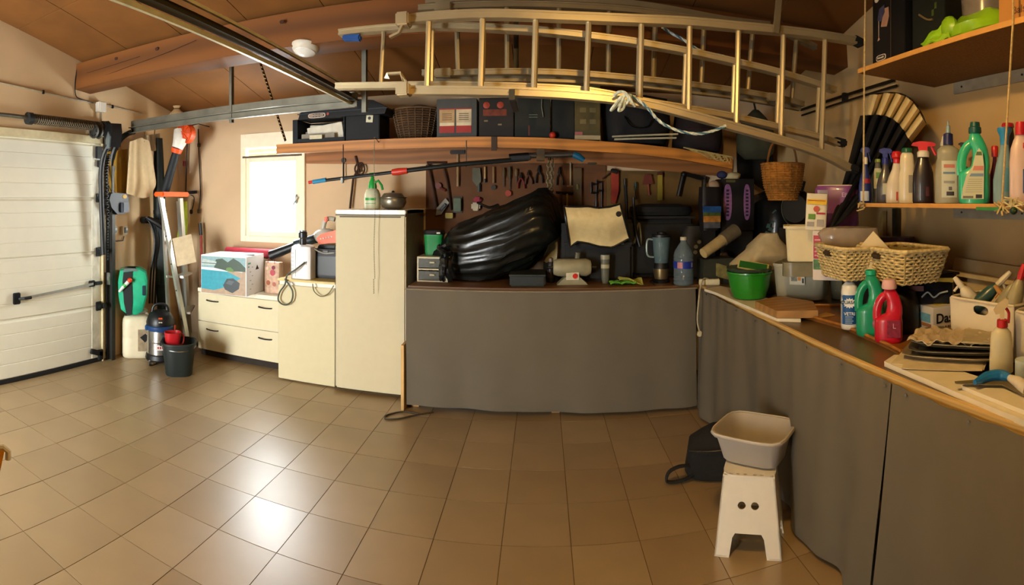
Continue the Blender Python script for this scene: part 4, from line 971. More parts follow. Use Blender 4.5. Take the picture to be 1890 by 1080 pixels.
# pinkish roll and patterned bag
p = at(458, 464, Y=4.62); t = T('rolled_mat', 'pink red rolled mat lying behind the printed carton under the window', 'mat', (p.x, 4.64, .705+.0), 0)
obj('roll', MB().tube([(-.28, 0, .36), (.3, 0, .36)], .045, 16), M('b8384a', .6), t); obj('stand_box', MB().bb((-.28, -.06, 0), (.26, .07, .312), .004), M('b8a88c', .7), t)
q, s_, rz = spot(505, 540, .702)
t = T('gift_bag', 'patterned pink and cream paper bag between the printed carton and white canister', 'bag', (q.x, 4.5, .702), -.1)
obj('bag', MB().loft([ring(.085, .05, 0, 6), ring(.088, .052, .1, 6), ring(.09, .045, .27, 6), ring(.088, .04, .3, 6)]), M('c9a68c', .6, var=.3, scale=18), t)
for k, (x, z, r, c) in enumerate(((.02, .2, .03, 'b8505c'), (-.03, .1, .025, 'a05a3a'), (.04, .09, .022, 'b06a5c'), (.03, .25, .02, '7a2f44'), (-.04, .24, .018, 'd8c0a0'))):
    obj('printed_flower', MB().lathe([(.001, -.002), (r, -.001), (r, .002)], (x, -.052, z), 9, axis='y'), M(c, .6), t)
obj('handle', MB().tube(smooth_path([(-.04, -.045, .29), (-.03, -.045, .34), (.03, -.045, .34), (.04, -.045, .29)], 4), .003, 5), M('7a2f44', .7), t)
# white canister on the cabinet
zc = .906
q, s_, rz = spot(541, 519, zc)
t = T('white_canister', 'tall rounded white plastic canister on the front left of the low cabinet', 'canister', (q.x, 4.25, zc), 0)
k_ = 4.6/970
obj('body', MB().loft([ring(.1, .07, 0, 5), ring(.102, .072, .01, 5), ring(.103, .072, .24, 5), ring(.098, .066, .285, 5), ring(.07, .045, .3, 5), ring(.04, .03, .302, 5)]), M('e8e8e8', .4, var=.02), t)
mb = MB()
for k in range(6): mb.bb((-.098, -.074, .05+.035*k), (-.06, -.071, .053+.035*k))
mb.bb((-.045, -.0745, .02), (-.042, -.07, .26)); mb.bb((.06, -.0745, .13), (.064, -.07, .16)); obj('scale_marks', mb, M('a8acae', .5), t, kind='stuff')
obj('filler_cap', MB().lathe([(.03, .3), (.032, .33), (.028, .36), (.04, .365), (.04, .41), (.03, .42)], (-.005, 0, 0), 14), M('3a3c3e', .3, .6), t)
obj('lid', MB().lathe([(.034, 0), (.034, .012)], (-.005, 0, .42), 14), M('b9b9b4', .3, .8), t)
# black radio box
q = at(590, 520, z=zc)
t = T('black_case', 'black rectangular case tucked between the white canister and the fridge', 'case', (-1.885, 4.3, zc), 0)
obj('body', MB().bb((-.155, 0, 0), (.165, .22, .26), .015), M('0b0c10', .5), t); obj('lid_seam', MB().bb((-.157, -.002, .235), (.167, .222, .24)), M('5e5e5c', .4), t)
obj('front_panel', MB().bb((-.13, -.004, .03), (.14, .0, .2), .002), M('17191e', .35), t)
obj('corner_latch', MB().bb((-.02, -.01, .225), (.03, .0, .25), .002), M('3a3a3c', .4), t)
# hedge trimmer / orange blower on top
t = T('cordless_blower', 'orange and grey cordless garden blower with black nozzle lying above the black case', 'garden tool', (0, 0, 0))
a, b = at(500, 472, Y=4.42), at(560, 448, Y=4.44); c_ = at(617, 430, Y=4.46)
obj('nozzle', MB().tube([a, a.lerp(b, .5), b], [.05, .042, .04], 14), M('12161a', .35), t)
obj('tube', MB().tube([at(545, 452, Y=4.44), at(583, 440, Y=4.45)], .045, 14), M('1d2a30', .4), t)
obj('motor_body', MB().ball(at(601, 436, Y=4.46), (.12, .09, .075), 18), M('b8b4a8', .4), t, label='grey motor body')
obj('orange_cover', MB().slab([at(x, y, Y=4.37) for x, y in ((584, 440), (592, 432), (622, 424), (622, 448), (588, 451))], (0, .03, 0)), M('e0561e', .4, coat=.2), t)
mb = MB(); 
for k in range(5): mb.box(at(592+k*5, 441-k, Y=4.366), (.015, .004, .012), (0, .3, 0))
obj('cover_print', mb, M('d8c8b4', .5), t, kind='stuff')
obj('rear_handle', MB().tube(smooth_path([at(596, 424, Y=4.46), at(600, 408, Y=4.46), at(608, 403, Y=4.46), at(618, 405, Y=4.46)], 4), .022, 10), M('a8a494', .4), t)
obj('trigger_guard', MB().box(at(602, 405, Y=4.43), (.035, .03, .05), (0, .3, 0), .008), M('d9551e', .4), t)
obj('battery', MB().box(at(606, 457, Y=4.46), (.18, .09, .05), None, .01), BLACK, t)
# cords
def cord(name, label, pts, r, col, cat='cable'):
    o = obj(name, MB().tube(smooth_path(pts, 6), r, 6), M(col, .5), None); return tag(o, label, cat)
Yc = 4.11
cord('charging_cable', 'black and green cable looped over the front edge of the low cabinet', [at(563, 484, Y=4.16), at(545, 498, Y=4.12), at(530, 508, Y=4.12), at(526, 525, Y=4.1), at(516, 540, Y=4.1), at(514, 555, Y=4.1), at(526, 563, Y=4.1), at(538, 556, Y=4.1), at(540, 538, Y=4.1), at(531, 522, Y=4.1), at(526, 515, Y=4.12)], .0075, '4a5044')
cord('thin_cable', 'thin green cable drooping from the right edge of the low cabinet', [at(577, 524, Y=4.12), at(580, 538, Y=4.1), at(592, 547, Y=4.1), at(606, 542, Y=4.1), at(616, 527, Y=4.1)], .005, '6a6238')
cord('power_lead', 'white and black lead lying across the canister and black case', [at(556, 458, Y=4.2), at(572, 456, Y=4.24), at(588, 464, Y=4.27), at(600, 468, Y=4.28), at(617, 467, Y=4.28)], .005, 'a8a498')
cord('floor_cable', 'dark cable loop lying on the floor at the left end of the curtain', [Vector((*at(776, 765, z=.006).xy, .006)), Vector((*at(745, 760, z=.006).xy, .006)), Vector((*at(715, 766, z=.006).xy, .006)), Vector((*at(712, 773, z=.006).xy, .006)), Vector((*at(735, 773, z=.006).xy, .006)), Vector((*at(765, 767, z=.006).xy, .006)), Vector((*at(800, 761, z=.006).xy, .006))], .006, '3a3020')
# ================================================================ ON THE FRIDGE AND WALL ABOVE
zf = 1.526
q = at(684, 386, Y=4.3)
t = T('pressure_sprayer', 'white pressure sprayer bottle with green pump head standing on the fridge', 'sprayer', (q.x, 4.35, zf), 0)
k_ = 4.4/970; 
obj('tank', MB().lathe([(.06, 0), (.07, .01), (.072, .06), (.07, .13), (.055, .17), (.035, .185)], (0, 0, 0), 20), M('c9c8a8', .45), t)
obj('pump_head', MB().lathe([(.038, .18), (.04, .2), (.03, .24), (.016, .27), (.014, .3), (.03, .305), (.03, .32)], (0, 0, 0), 14), M('1f9a3a', .4), t)
obj('spout', MB().tube([(.02, -.01, .23), (.06, -.02, .25), (.09, -.02, .21), (.1, -.02, .17)], .011, 8), M('1f8a3a', .4), t)
obj('label', MB().lathe([(.0735, .08), (.0735, .1)], (0, 0, 0), 10, a0=-pi/2-.7, a1=-pi/2+.7), M('2a9a3c', .4), t)
obj('label_stripe', MB().lathe([(.0735, .05), (.0735, .055)], (0, 0, 0), 10, a0=-pi/2-.7, a1=-pi/2+.7), M('3aa04a', .4), t)
t = T('steel_pot', 'dull steel ball-shaped pot lying on the fridge beside the sprayer', 'pot', (at(725, 380, Y=4.35).x, 4.36, zf), 0)
obj('bowl', MB().lathe([(.05, 0), (.095, .02), (.115, .06), (.11, .1), (.08, .14), (.05, .145), (.001, .147)], (0, 0, 0), 24), M('8e8878', .35, .85, var=.15), t)
obj('rim', MB().lathe([(.1, .095), (.118, .1), (.118, .106), (.1, .11)], (0, 0, 0), 24), M('6e685c', .35, .85), t)
obj('lid_knob', MB().lathe([(.01, .145), (.016, .155), (.001, .165)], (0, 0, 0), 10), BLACK, t)
tag(obj('thin_board', MB().bb((-.17, -.12, 0), (.2, .1, .006), .001), M('8c7a58', .6), None, (-1.2, 4.52, zf+.0)), 'thin board lying on the rear right corner of the fridge', 'board')
# telescopic pole
t = T('telescopic_pole', 'long black telescopic pole with red collar and blue tip hung under the shelf', 'pole', (0, 0, 0))
pp = [at(x, y, Y=4.1) for x, y in ((600, 333), (725, 318), (840, 304), (975, 293))]
obj('outer_tube', MB().tube(pp[:2], .014, 10), M('141a1c', .3), t)
obj('inner_tube', MB().tube(pp[1:], .019, 10), M('101412', .3), t)
obj('tip', MB().tube([at(570, 337, Y=4.1), at(580, 335, Y=4.1)], .014, 10), RED, t)
obj('blue_collar', MB().tube([at(578, 336, Y=4.1), at(602, 332, Y=4.1)], .019, 10), M('1f7fa8', .4), t)
obj('red_collar', MB().tube([at(724, 318, Y=4.1), at(735, 317, Y=4.1), at(752, 315, Y=4.1)], [.025, .03, .024], 12), M('c8321c', .4), t)
obj('clamp', MB().box(at(632, 333, Y=4.09), (.02, .04, .045), None, .004), M('6a6a64', .4, .5), t)
obj('saw_head', MB().box(at(962, 292, Y=4.1), (.16, .05, .035), (0, -.05, 0), .008), BLACK, t)
for x, y in ((632, 333), (860, 303)):
    p = at(x, y, Y=4.13); obj('hanging_loop', MB().tube([p+Vector((0, .0, -.022)), p+Vector((0, .02, 0)), Vector((p.x, 4.147, shelf_z(p.x)-.03))], .004, 5), DARKMET, t)
# ================================================================ TOOL WALL
peg = T('tool_board', 'brown tool board on the rear wall crowded with hanging hand tools', 'tool board', (0, 0, 0))
a, b = at(787, 303, Y=YB), at(1118, 303, Y=YB); z0 = 1.3
obj('panel', MB().bb((a.x, YB-.02, z0), (b.x, YB-.002, at(900, 303, Y=YB).z)), M('5c381a', .8, var=.15, scale=4), peg)
c_ = at(1300, 320, Y=YB)
obj('light_panel', MB().bb((b.x+.004, YB-.018, z0), (c_.x, YB-.002, at(1200, 316, Y=YB).z)), M('63491f', .8, var=.12, scale=4), peg, label='lighter yellowish half of the board')
TYw = YB-.045
def tp_(x, y, off=0.): return at(x, y, Y=TYw-off)
iron = M('2a2724', .45, .7); rust = M('3a2416', .7, .3); hand = M('7a4a22', .6, kind='wood')
GT = 'hand tools hanging on the rear wall board'
def tool(name, label, cat, parts):
    t = T(name, label, cat, (0, 0, 0), group=GT)
    for nm, mb, m in parts: obj(nm, mb, m, t)
    return t
def seg(x0, y0, x1, y1, r, off=0., flat=1.): return MB().tube([tp_(x0, y0, off), tp_((x0+x1)/2, (y0+y1)/2, off), tp_(x1, y1, off)], r, 6, flat=flat)
def peghook(x, y): return ('hook', MB().tube([tp_(x, y, .0), tp_(x, y, -.03)], .004, 5), iron)
def hammer(label, x, y0, y1, col, w=9, name='hammer'):
    return tool(name, label, 'hammer', [('head', MB().box(tp_(x, y0+3), (w*2*.005, .035, .035), None, .006), iron), ('handle', seg(x, y0+5, x, y1, .012), M(col, .5)), peghook(x, y0)])
def pliers(label, x, y0, y1, col):
    m = M(col, .5); ym = y0+(y1-y0)*.35
    return tool('pliers', label, 'pliers', [('jaws', MB().tube([tp_(x, y0), tp_(x, ym)], [.006, .022], 6), iron),
        ('handle', MB().tube(smooth_path([tp_(x, ym), tp_(x-5, ym+8), tp_(x-6, y1)], 3), .009, 6), m), ('handle', MB().tube(smooth_path([tp_(x, ym), tp_(x+5, ym+8), tp_(x+6, y1)], 3), .009, 6), m), peghook(x, ym)])
def driver(label, x, y0, y1, col, cat='screwdriver', name='screwdriver'):
    ym = y0+(y1-y0)*.5
    return tool(name, label, cat, [('grip', MB().tube([tp_(x, y0), tp_(x, (y0+ym)/2), tp_(x, ym)], [.012, .017, .012], 8), M(col, .5)), ('shaft', seg(x, ym, x, y1, .005), iron), peghook(x, y0+4)])
def spanner(label, x, y0, y1, lean=0):
    return tool('spanner', label, 'spanner', [('shank', seg(x, y0, x+lean, y1, .009, flat=.5), iron), ('head', MB().lathe([(.012, -.006), (.024, -.006), (.024, .006), (.012, .006)], tp_(x, y0), 10, axis='y'), iron), ('jaw', MB().lathe([(.012, -.006), (.02, -.006), (.02, .006), (.012, .006)], tp_(x+lean, y1), 10, axis='y'), iron), peghook(x, y0)])
spanner('slim grey spanner hanging alone on the bare wall left of the steel pot', 634, 296, 330)
tool('garden_shears', 'rusty garden shears hanging behind the green sprayer head', 'shears', [('blade', seg(656, 288, 664, 318, .012), rust), ('blade', seg(668, 300, 652, 330, .012), rust), ('handle', seg(652, 330, 646, 385, .012), rust), ('loop', MB().tube([tp_(664+9*cos(k*pi/8), 312+11*sin(k*pi/8)) for k in range(16)], .009, 6, closed=True), rust), peghook(656, 288)])
tool('bow_saw', 'brown bow saw frame hanging at the left edge of the tool board', 'saw', [('frame', MB().tube(smooth_path([tp_(790, 300), tp_(796, 330), tp_(806, 385)], 3), .012, 6), rust), ('frame_arm', MB().tube(smooth_path([tp_(818, 304), tp_(826, 340), tp_(832, 388)], 3), .011, 6), rust), ('crosspiece', seg(788, 300, 824, 300, .012), rust)])
tool('hand_saw', 'small grey tilted saw handle hanging low beside the bow saw', 'saw', [('handle', MB().slab([tp_(x, y, .02) for x, y in ((806, 384), (822, 366), (829, 374), (814, 396), (804, 398))], (0, .02, 0)), M('7d7866', .5)), ('grip_hole', MB().slab([tp_(x, y, .045) for x, y in ((811, 385), (820, 375), (823, 379), (814, 390))], (0, .02, 0)), BLACK)])
hammer('long pale-handled mallet under the shelf left of the tool board middle', 845, 278, 344, '8a6c42', 14, 'mallet')
tool('red_spanner', 'dark red adjustable wrench hanging between the bow saw arms', 'wrench', [('head', MB().lathe([(.01, -.008), (.03, -.008), (.03, .008), (.01, .008)], tp_(809, 343), 10, axis='y'), M('5c2418', .6)), ('shank', seg(812, 346, 822, 352, .012), M('5c2418', .6)), peghook(809, 343)])
tool('paint_brush', 'pale wooden handled brush hanging beside the mallet', 'brush', [('handle', seg(895, 308, 895, 330, .009), M('a88a54', .6)), ('ferrule', seg(895, 330, 895, 337, .012), iron), peghook(895, 308)])
tool('trowel', 'pointed grey-green trowel hanging on the tool board', 'trowel', [('blade', MB().slab([tp_(x, y, .01) for x, y in ((872, 310), (886, 310), (888, 335), (880, 344), (872, 334))], (0, .006, 0)), M('4e4c38', .6)), ('handle', seg(884, 340, 884, 354, .014), M('2e3a34', .6)), peghook(879, 310)])
tool('chisel', 'tan handled chisel with a dark ring hanging right of the brush', 'chisel', [('handle', seg(911, 308, 911, 338, .011), M('7a5a34', .6)), ('ring', MB().lathe([(.012, -.006), (.022, -.006), (.022, .006), (.012, .006)], tp_(911, 346), 10, axis='y'), iron), peghook(911, 308)])
tool('sanding_block', 'sea green rectangular sanding block hanging low on the board', 'sanding block', [('block', MB().box(tp_(844, 378, .01), (.07, .03, .12), None, .005), M('57614c', .7)), ('backing', MB().box(tp_(845, 378, -.012), (.085, .012, .15), None, .003), M('3a3424', .7)), ('price_card', MB().box(tp_(829, 398, .02), (.07, .02, .05), None, .004), M('a08a30', .6))])
tool('glove', 'pink and white work glove clipped low on the tool board', 'glove', [('cuff', MB().box(tp_(881, 369, .01), (.07, .03, .05), None, .012), M('8a2a3a', .8)), ('palm', MB().box(tp_(878, 381, .015), (.08, .03, .07), None, .014), M('b0a48a', .8)), ('fingers', MB().box(tp_(878, 386, .02), (.05, .03, .03), None, .006), M('b0a48a', .8))])
k = 0
for x, y0, y1, c, lab in ((930, 310, 345, '4a3a20', 'brown gripped screwdriver right of the tan chisel'), (941, 308, 350, '3a3420', 'olive gripped screwdriver beside the brown one'), (953, 312, 338, '5a4526', 'short tan screwdriver left of the red handled pliers')): driver(lab, x, y0, y1, c)
pliers('red handled pliers with a silver rivet in the middle of the tool board', 962, 318, 348, '6a1c14')
pliers('brown wire cutters between the red pliers and the black pincers', 976, 314, 340, '4a2a1a')
pliers('black pincers spread open just left of the hanging chain', 995, 305, 338, '14120f')
pliers('dark pliers hanging just right of the hanging chain', 1033, 308, 342, '2a1c14')
tool('orange_tape', 'small orange tape reel low on the board above the black bag', 'tape', [('reel', MB().lathe([(.012, -.012), (.028, -.012), (.028, .012), (.012, .012)], tp_(938, 357), 14, axis='y'), M('8a2c14', .6)), peghook(938, 352)])
# steel link chain
mb = []
t = T('link_chain', 'pale steel link chain hanging doubled in front of the tool board', 'chain', (0, 0, 0))
n = 0; y = 297
while y < 378:
    for dx in (-3, 4):
        c0 = at(1016+dx-(y-297)*.03, y, Y=4.5)
        R_ = [c0+Vector((.014*cos(a)*(1 if n % 2 else .35), .004*sin(a) if n % 2 else .014*cos(a), .022*sin(a))) for a in [2*pi*k/8 for k in range(8)]]
        obj('link', MB().tube(R_, .0055, 4, closed=True), M('82785a', .5, .3), t)
    y += 7.6; n += 1
obj('hook', MB().tube([at(1016, 296, Y=4.5), at(1016, 290, Y=4.5), at(1016, 288, Y=4.6), at(1016, 288, Y=YB)], .005, 5), iron, t)
tool('try_square', 'pale try square hanging right of the chain', 'square', [('blade', seg(1053, 300, 1053, 345, .008), M('8a7a54', .5)), ('stock', seg(1046, 344, 1062, 344, .011), hand), peghook(1053, 300)])
tool('tee_wrench', 'dark T-shaped wrench hanging above the quilted cream mat', 'wrench', [('crossbar', seg(1026, 355, 1058, 357, .012), iron), ('stem', seg(1036, 357, 1036, 382, .01), rust), ('stem', seg(1047, 357, 1047, 380, .01), M('8a6a24', .6)), peghook(1040, 354)])
tool('wooden_level', 'dark brown wooden level standing upright between both board halves', 'level', [('body', MB().box(tp_(1066, 345), (.075, .03, .34), None, .004), M('4e3a1e', .7)), ('vial', MB().box(tp_(1066, 345, .02), (.02, .012, .05), None, .004), M('6a6a34', .4))])
# clamps and saws on the right half
def clamp(label, x, y0, y1, c):
    return tool('bar_clamp', label, 'clamp', [('bar', seg(x, y0, x, y1, .008), iron), ('jaw', seg(x-9, y0+2, x+2, y0+2, .011), iron), ('sliding_jaw', seg(x-9, y0+18, x+2, y0+18, .011), iron), ('screw', seg(x-9, y0-2, x-9, y0+18, .006), iron), ('grip', seg(x, y1, x, y1+10, .013), M(c, .5)), peghook(x, y0)])
clamp('black bar clamp hanging left of the red handled saw', 1100, 338, 372, '1a1512')
clamp('larger black bar clamp beside the smaller black bar clamp', 1110, 334, 380, '16120f')
tool('red_saw', 'red handled saw hanging on the light half of the tool board', 'saw', [('handle', MB().slab([tp_(x, y, .01) for x, y in ((1128, 318), (1142, 314), (1142, 352), (1136, 376), (1128, 374))], (0, .02, 0)), M('8a2414', .5)), ('back', seg(1112, 330, 1130, 316, .008), rust), ('head', MB().box(tp_(1134, 316, .01), (.07, .03, .04), (0, .3, 0), .008), iron)])
tool('steel_file', 'thin dark file with an olive grip right of the red saw', 'file', [('grip', seg(1153, 330, 1153, 345, .012), M('1e2018', .5)), ('blade', seg(1153, 345, 1155, 375, .008), iron), peghook(1153, 330)])
driver('teal handled screwdriver hanging right of the dark file', 1173, 336, 368, '24423c')
tool('red_scraper', 'dull red scraper hanging on the light half of the board', 'scraper', [('blade', MB().slab([tp_(x, y, .01) for x, y in ((1190, 322), (1202, 322), (1206, 340), (1186, 340))], (0, .006, 0)), M('5a2014', .6)), ('handle', seg(1196, 340, 1198, 360, .01), M('7a3020', .6)), peghook(1196, 322)])
tool('yellow_level', 'short yellow spirit level hanging right of the red scraper', 'level', [('body', MB().box(tp_(1218, 345), (.045, .03, .25), None, .004), M('8a7a24', .6)), ('cap', MB().box(tp_(1218, 321), (.05, .034, .03), None, .004), M('5a2414', .6))])
tool('hand_drill', 'large black hand brace hanging at the right end of the tool board', 'brace', [('frame', MB().tube(smooth_path([tp_(1252, 362), tp_(1258, 335), tp_(1264, 322), tp_(1290, 328), tp_(1304, 330)], 4), .02, 8), iron), ('knob', MB().ball(tp_(1262, 322), .03, 10), iron), ('chuck', seg(1300, 326, 1298, 372, .022), iron)])
# torch-like tube and blue grip lying under the shelf
t = T('caulking_gun', 'silver tube gun with a blue grip lying on hooks under the shelf', 'tube gun', (0, 0, 0))
obj('barrel', MB().tube([at(975, 287, Y=4.4), at(1058, 285, Y=4.4)], .024, 12), M('8f8f8c', .25, .9), t)
obj('blue_grip', MB().tube([at(1058, 285, Y=4.4), at(1068, 289, Y=4.4), at(1078, 296, Y=4.4)], [.026, .03, .02], 10), M('0f5a78', .5), t)
obj('trigger', MB().box(at(1093, 302, Y=4.42), (.08, .02, .02), None, .005), BLACK, t)
obj('cylinder_end', MB().tube([at(940, 291, Y=4.4), at(976, 288, Y=4.4)], .032, 12), BLACK, t)
obj('bracket', MB().box(at(998, 285, Y=4.42), (.07, .09, .11), None, .004), M('5c4a30', .6), t)
obj('hook', MB().tube([at(1030, 283, Y=4.44), at(1030, 284, Y=4.6), Vector((at(1030, 276, Y=4.6).x, YB-.036, 1.99))], .005, 5), iron, t)
# ================================================================ ON THE REAR WORKBENCH
zb = BZ+.001
# green crate with black lid on a small clear drawer unit
q = at(800, 516, Y=4.12)
t = T('drawer_unit', 'small clear plastic drawer unit with white frames beside the fridge', 'drawer unit', (q.x-.01, 4.12, zb), 0)
Wd, Hd = .25, .2
obj('frame', MB().bb((-Wd/2, 0, 0), (-Wd/2+.012, .25, Hd)).bb((Wd/2-.012, 0, 0), (Wd/2, .25, Hd)).bb((-Wd/2+.012, 0, Hd-.014), (Wd/2-.012, .25, Hd)).bb((-Wd/2+.012, .0, Hd/2-.005), (Wd/2-.012, .25, Hd/2+.005)).bb((-Wd/2+.012, .0, .0), (Wd/2-.012, .25, .01)), M('b8ad8c', .5), t)
for k, c in enumerate(('8a3a24', '6a6450')):
    d = obj('drawer', MB().bb((-Wd/2+.014, .002, .014+k*Hd/2), (Wd/2-.014, .012, Hd/2-.016+k*Hd/2)), M('6f6c5c', .3, alpha=.4), t)
    obj('drawer_pull', MB().bb((-.02, -.01, .05+k*Hd/2), (.02, .002, .062+k*Hd/2)), M('a89c74', .5), d)
    mb = MB(); rn = random.Random(k)
    for j in range(14): mb.box((rn.uniform(-.1, .1), rn.uniform(.03, .2), .02+k*Hd/2+rn.uniform(0, .05)), (.035, .02, .02), (rn.random(), rn.random(), rn.random()*3))
    obj('contents', mb, M(c, .6), t, kind='stuff')
q = at(796, 470, Y=4.18)
t = T('small_bin', 'small green bin with a black lid standing on the clear drawer unit', 'bin', (q.x, 4.3, zb+Hd+.001), 0)
obj('bin_body', MB().loft([ring(.07, .06, 0, 5), ring(.078, .066, .15, 5), ring(.08, .068, .155, 5), ring(.08, .068, .17, 5)]), M('0f7a3c', .5), t)
obj('lid', MB().loft([ring(.084, .072, .17, 5), ring(.088, .076, .18, 5), ring(.08, .068, .205, 5), ring(.03, .03, .21, 5)]), BLACK, t)
obj('lid_label', MB().box((.05, -.076, .185), (.03, .006, .012)), M('c8c4b0', .5), t)
# pleated black bin bag
t = T('black_bin_bag', 'huge shiny black pleated plastic bag leaning on the rear workbench', 'bag', (0, 0, 0))
secs = [(814, 450, 14, .06), (822, 455, 34, .12), (836, 462, 50, .17), (856, 464, 58, .2), (880, 460, 64, .22), (905, 454, 70, .24), (930, 447, 73, .25), (955, 433, 71, .25), (975, 425, 74, .24), (992, 423, 70, .22), (1006, 426, 58, .18), (1016, 436, 38, .13), (1022, 440, 15, .06)]
dens = []
for (a, b) in zip(secs, secs[1:]):
    for k in range(3): dens.append(tuple(u+(v-u)*k/3 for u, v in zip(a, b)))
dens.append(secs[-1])
R = []
for i, (x, yc, hh, dp) in enumerate(dens):
    c = at(x, yc, Y=4.28); h_ = hh*4.3/970; ring_ = []
    for j in range(96):
        a = 2*pi*j/96
        pl_ = 1+.075*(1-abs(sin(a*10+.3*sin(i*.35))))**1.5-.012*sin(a*31+i*.5)+.03*sin(a*4+i*.25)
        zz = c.z+h_*sin(a)*pl_
        ring_.append((c.x+.03*cos(a*3)+.16*sin(a)*(.5), 4.3-dp*cos(a)*pl_, max(zb+.002+.01*abs(sin(a*9)), zz)))
    R.append(ring_)
obj('plastic', MB().loft(R), M('121411', .3, coat=.12, bump=.12, scale=22), t, sharp=75)
q = at(828, 470, Y=4.06)
rn = random.Random(5); mb = MB()
for k in range(13):
    a = rn.uniform(0, 6.28); pts = [q+Vector((rn.uniform(-.02, .02), rn.uniform(-.02, .02), rn.uniform(-.02, .02)))]
    e_ = q+Vector((rn.uniform(-.07, .05), rn.uniform(-.08, .0), rn.uniform(-.3, .1))); e_.z = max(e_.z, zb+.02)
    mb.tube(smooth_path([pts[0], (pts[0]+e_)/2+Vector((-.02, -.04, .02)), e_], 3), [.03, .034, .038, .036, .03, .022, .014][:7], 6, flat=.5)
obj('gathered_neck', mb, M('0d1011', .25, coat=.4), t, kind='stuff')
obj('handle', MB().tube(smooth_path([at(882, 374, Y=4.08), at(892, 379, Y=4.06), at(905, 383, Y=4.08), at(920, 378, Y=4.12)], 4), .017, 8, flat=.6), BLACK, t)
q = at(965, 520, Y=4.0)
t = T('dark_crate', 'dark grey plastic crate under the right side of the black bin bag', 'crate', (q.x-.0, 4.0, zb), 0)
obj('body', MB().bb((-.1, -.02, 0), (.17, .3, .085), .01), M('1d211d', .6), t); obj('rim', MB().bb((-.105, -.024, .077), (.175, .304, .09), .003), M('23271f', .6), t)
# white paper sleeve behind
t = T('paper_sleeve', 'pale paper sleeve standing between the black bag and cream mat', 'paper', (at(1020, 400, Y=4.5).x, 4.52, zb), 0)
obj('sheet', MB().box((0, 0, .36), (.1, .012, .5), (.0, .06, 0), .002), M('b4a67c', .7), t); obj('stand', MB().bb((-.08, -.02, 0), (.08, .06, .12), .003), BLACK, t)
# quilted mat over a black organiser
t = T('quilted_mat', 'cream quilted mat with black edging draped over a black case', 'mat', (0, 0, 0))
topc = [(1041, 381), (1062, 382), (1085, 381), (1105, 384), (1125, 382), (1145, 377)]
botc = [(1052, 456), (1066, 446), (1085, 449), (1105, 455), (1130, 457), (1162, 440)]
def matp(u, v, off=0.):
    xt = 1041+104*u; yt = interp(topc, xt); xb = 1052+110*u; yb = interp(botc, xb)
    vv = v; bulge = .05*sin(v*pi*1.5)-.03*v
    return at(xt+(xb-xt)*vv, yt+(yb-yt)*vv, Y=3.98-bulge+off)
def matq(u, v):
    p = matp(u, v); p.y += .004*max(0, sin(u*26+v*9))*max(0, sin(u*26-v*20)); return p
obj('quilt', MB().grid(matq, 34, 24, .012), M('d2bd88', .85, var=.05, bump=.1, scale=30), t, sharp=80)
edge = [matp(u/16, 0) for u in range(17)]+[matp(1, v/10) for v in range(1, 11)]+[matp(1-u/16, 1) for u in range(1, 17)]+[matp(0, 1-v/10) for v in range(1, 10)]
obj('edging', MB().tube(edge, .009, 6, closed=True), BLACK, t)
obj('snap', MB().lathe([(.02, -.006), (.022, .0)], matp(.93, .25, -.004), 12, axis='y'), BLACK, t)
q = at(1103, 520, Y=4.1)
t = T('black_case', 'big black organiser case under the cream quilted mat', 'case', (q.x, 4.12, zb), 0)
obj('body', MB().bb((-.28, .06, 0), (.3, .45, .5), .03), M('0a0a09', .6), t); obj('flap', MB().bb((-.26, .02, .28), (.3, .08, .34), .02), M('121110', .6), t); obj('rivet', MB().box((.2, .015, .31), (.03, .01, .015)), M('7a7460', .4, .6), t)
# grey bench grinder
q, s_, rz = spot(1057, 527, zb)
t = T('bench_grinder', 'grey double-ended bench grinder with a red label on the rear workbench', 'bench grinder', (q.x, q.y+.07, zb), 0)
gm2 = M('8f8768', .5)
obj('base', MB().prism([(-.12, 0), (.12, 0), (.1, .02), (.055, .06), (-.055, .06), (-.1, .02)], -.05, .06), gm2, t)
obj('motor', MB().lathe([(.03, -.15), (.055, -.145), (.068, -.11), (.07, -.04), (.068, .04), (.07, .11), (.055, .145), (.03, .15)], (0, 0, .13), 22, axis='x'), gm2, t)
obj('label', MB().box((0, -.055, .07), (.1, .01, .06), None, .002), M('c8bfa0', .5), t); obj('red_badge', MB().lathe([(.02, -.003), (.02, .003)], (.02, -.062, .07), 14, axis='y'), RED, t)
obj('left_shaft', MB().lathe([(.012, -.19), (.012, -.14), (.03, -.15)], (0, 0, .13), 10, axis='x'), iron, t); obj('right_shaft', MB().lathe([(.03, .15), (.012, .14), (.012, .19)], (0, 0, .13), 10, axis='x'), iron, t)
obj('lamp_stub', MB().tube([(.04, 0, .2), (.045, 0, .245)], .02, 10), M('5a5644', .5), t)
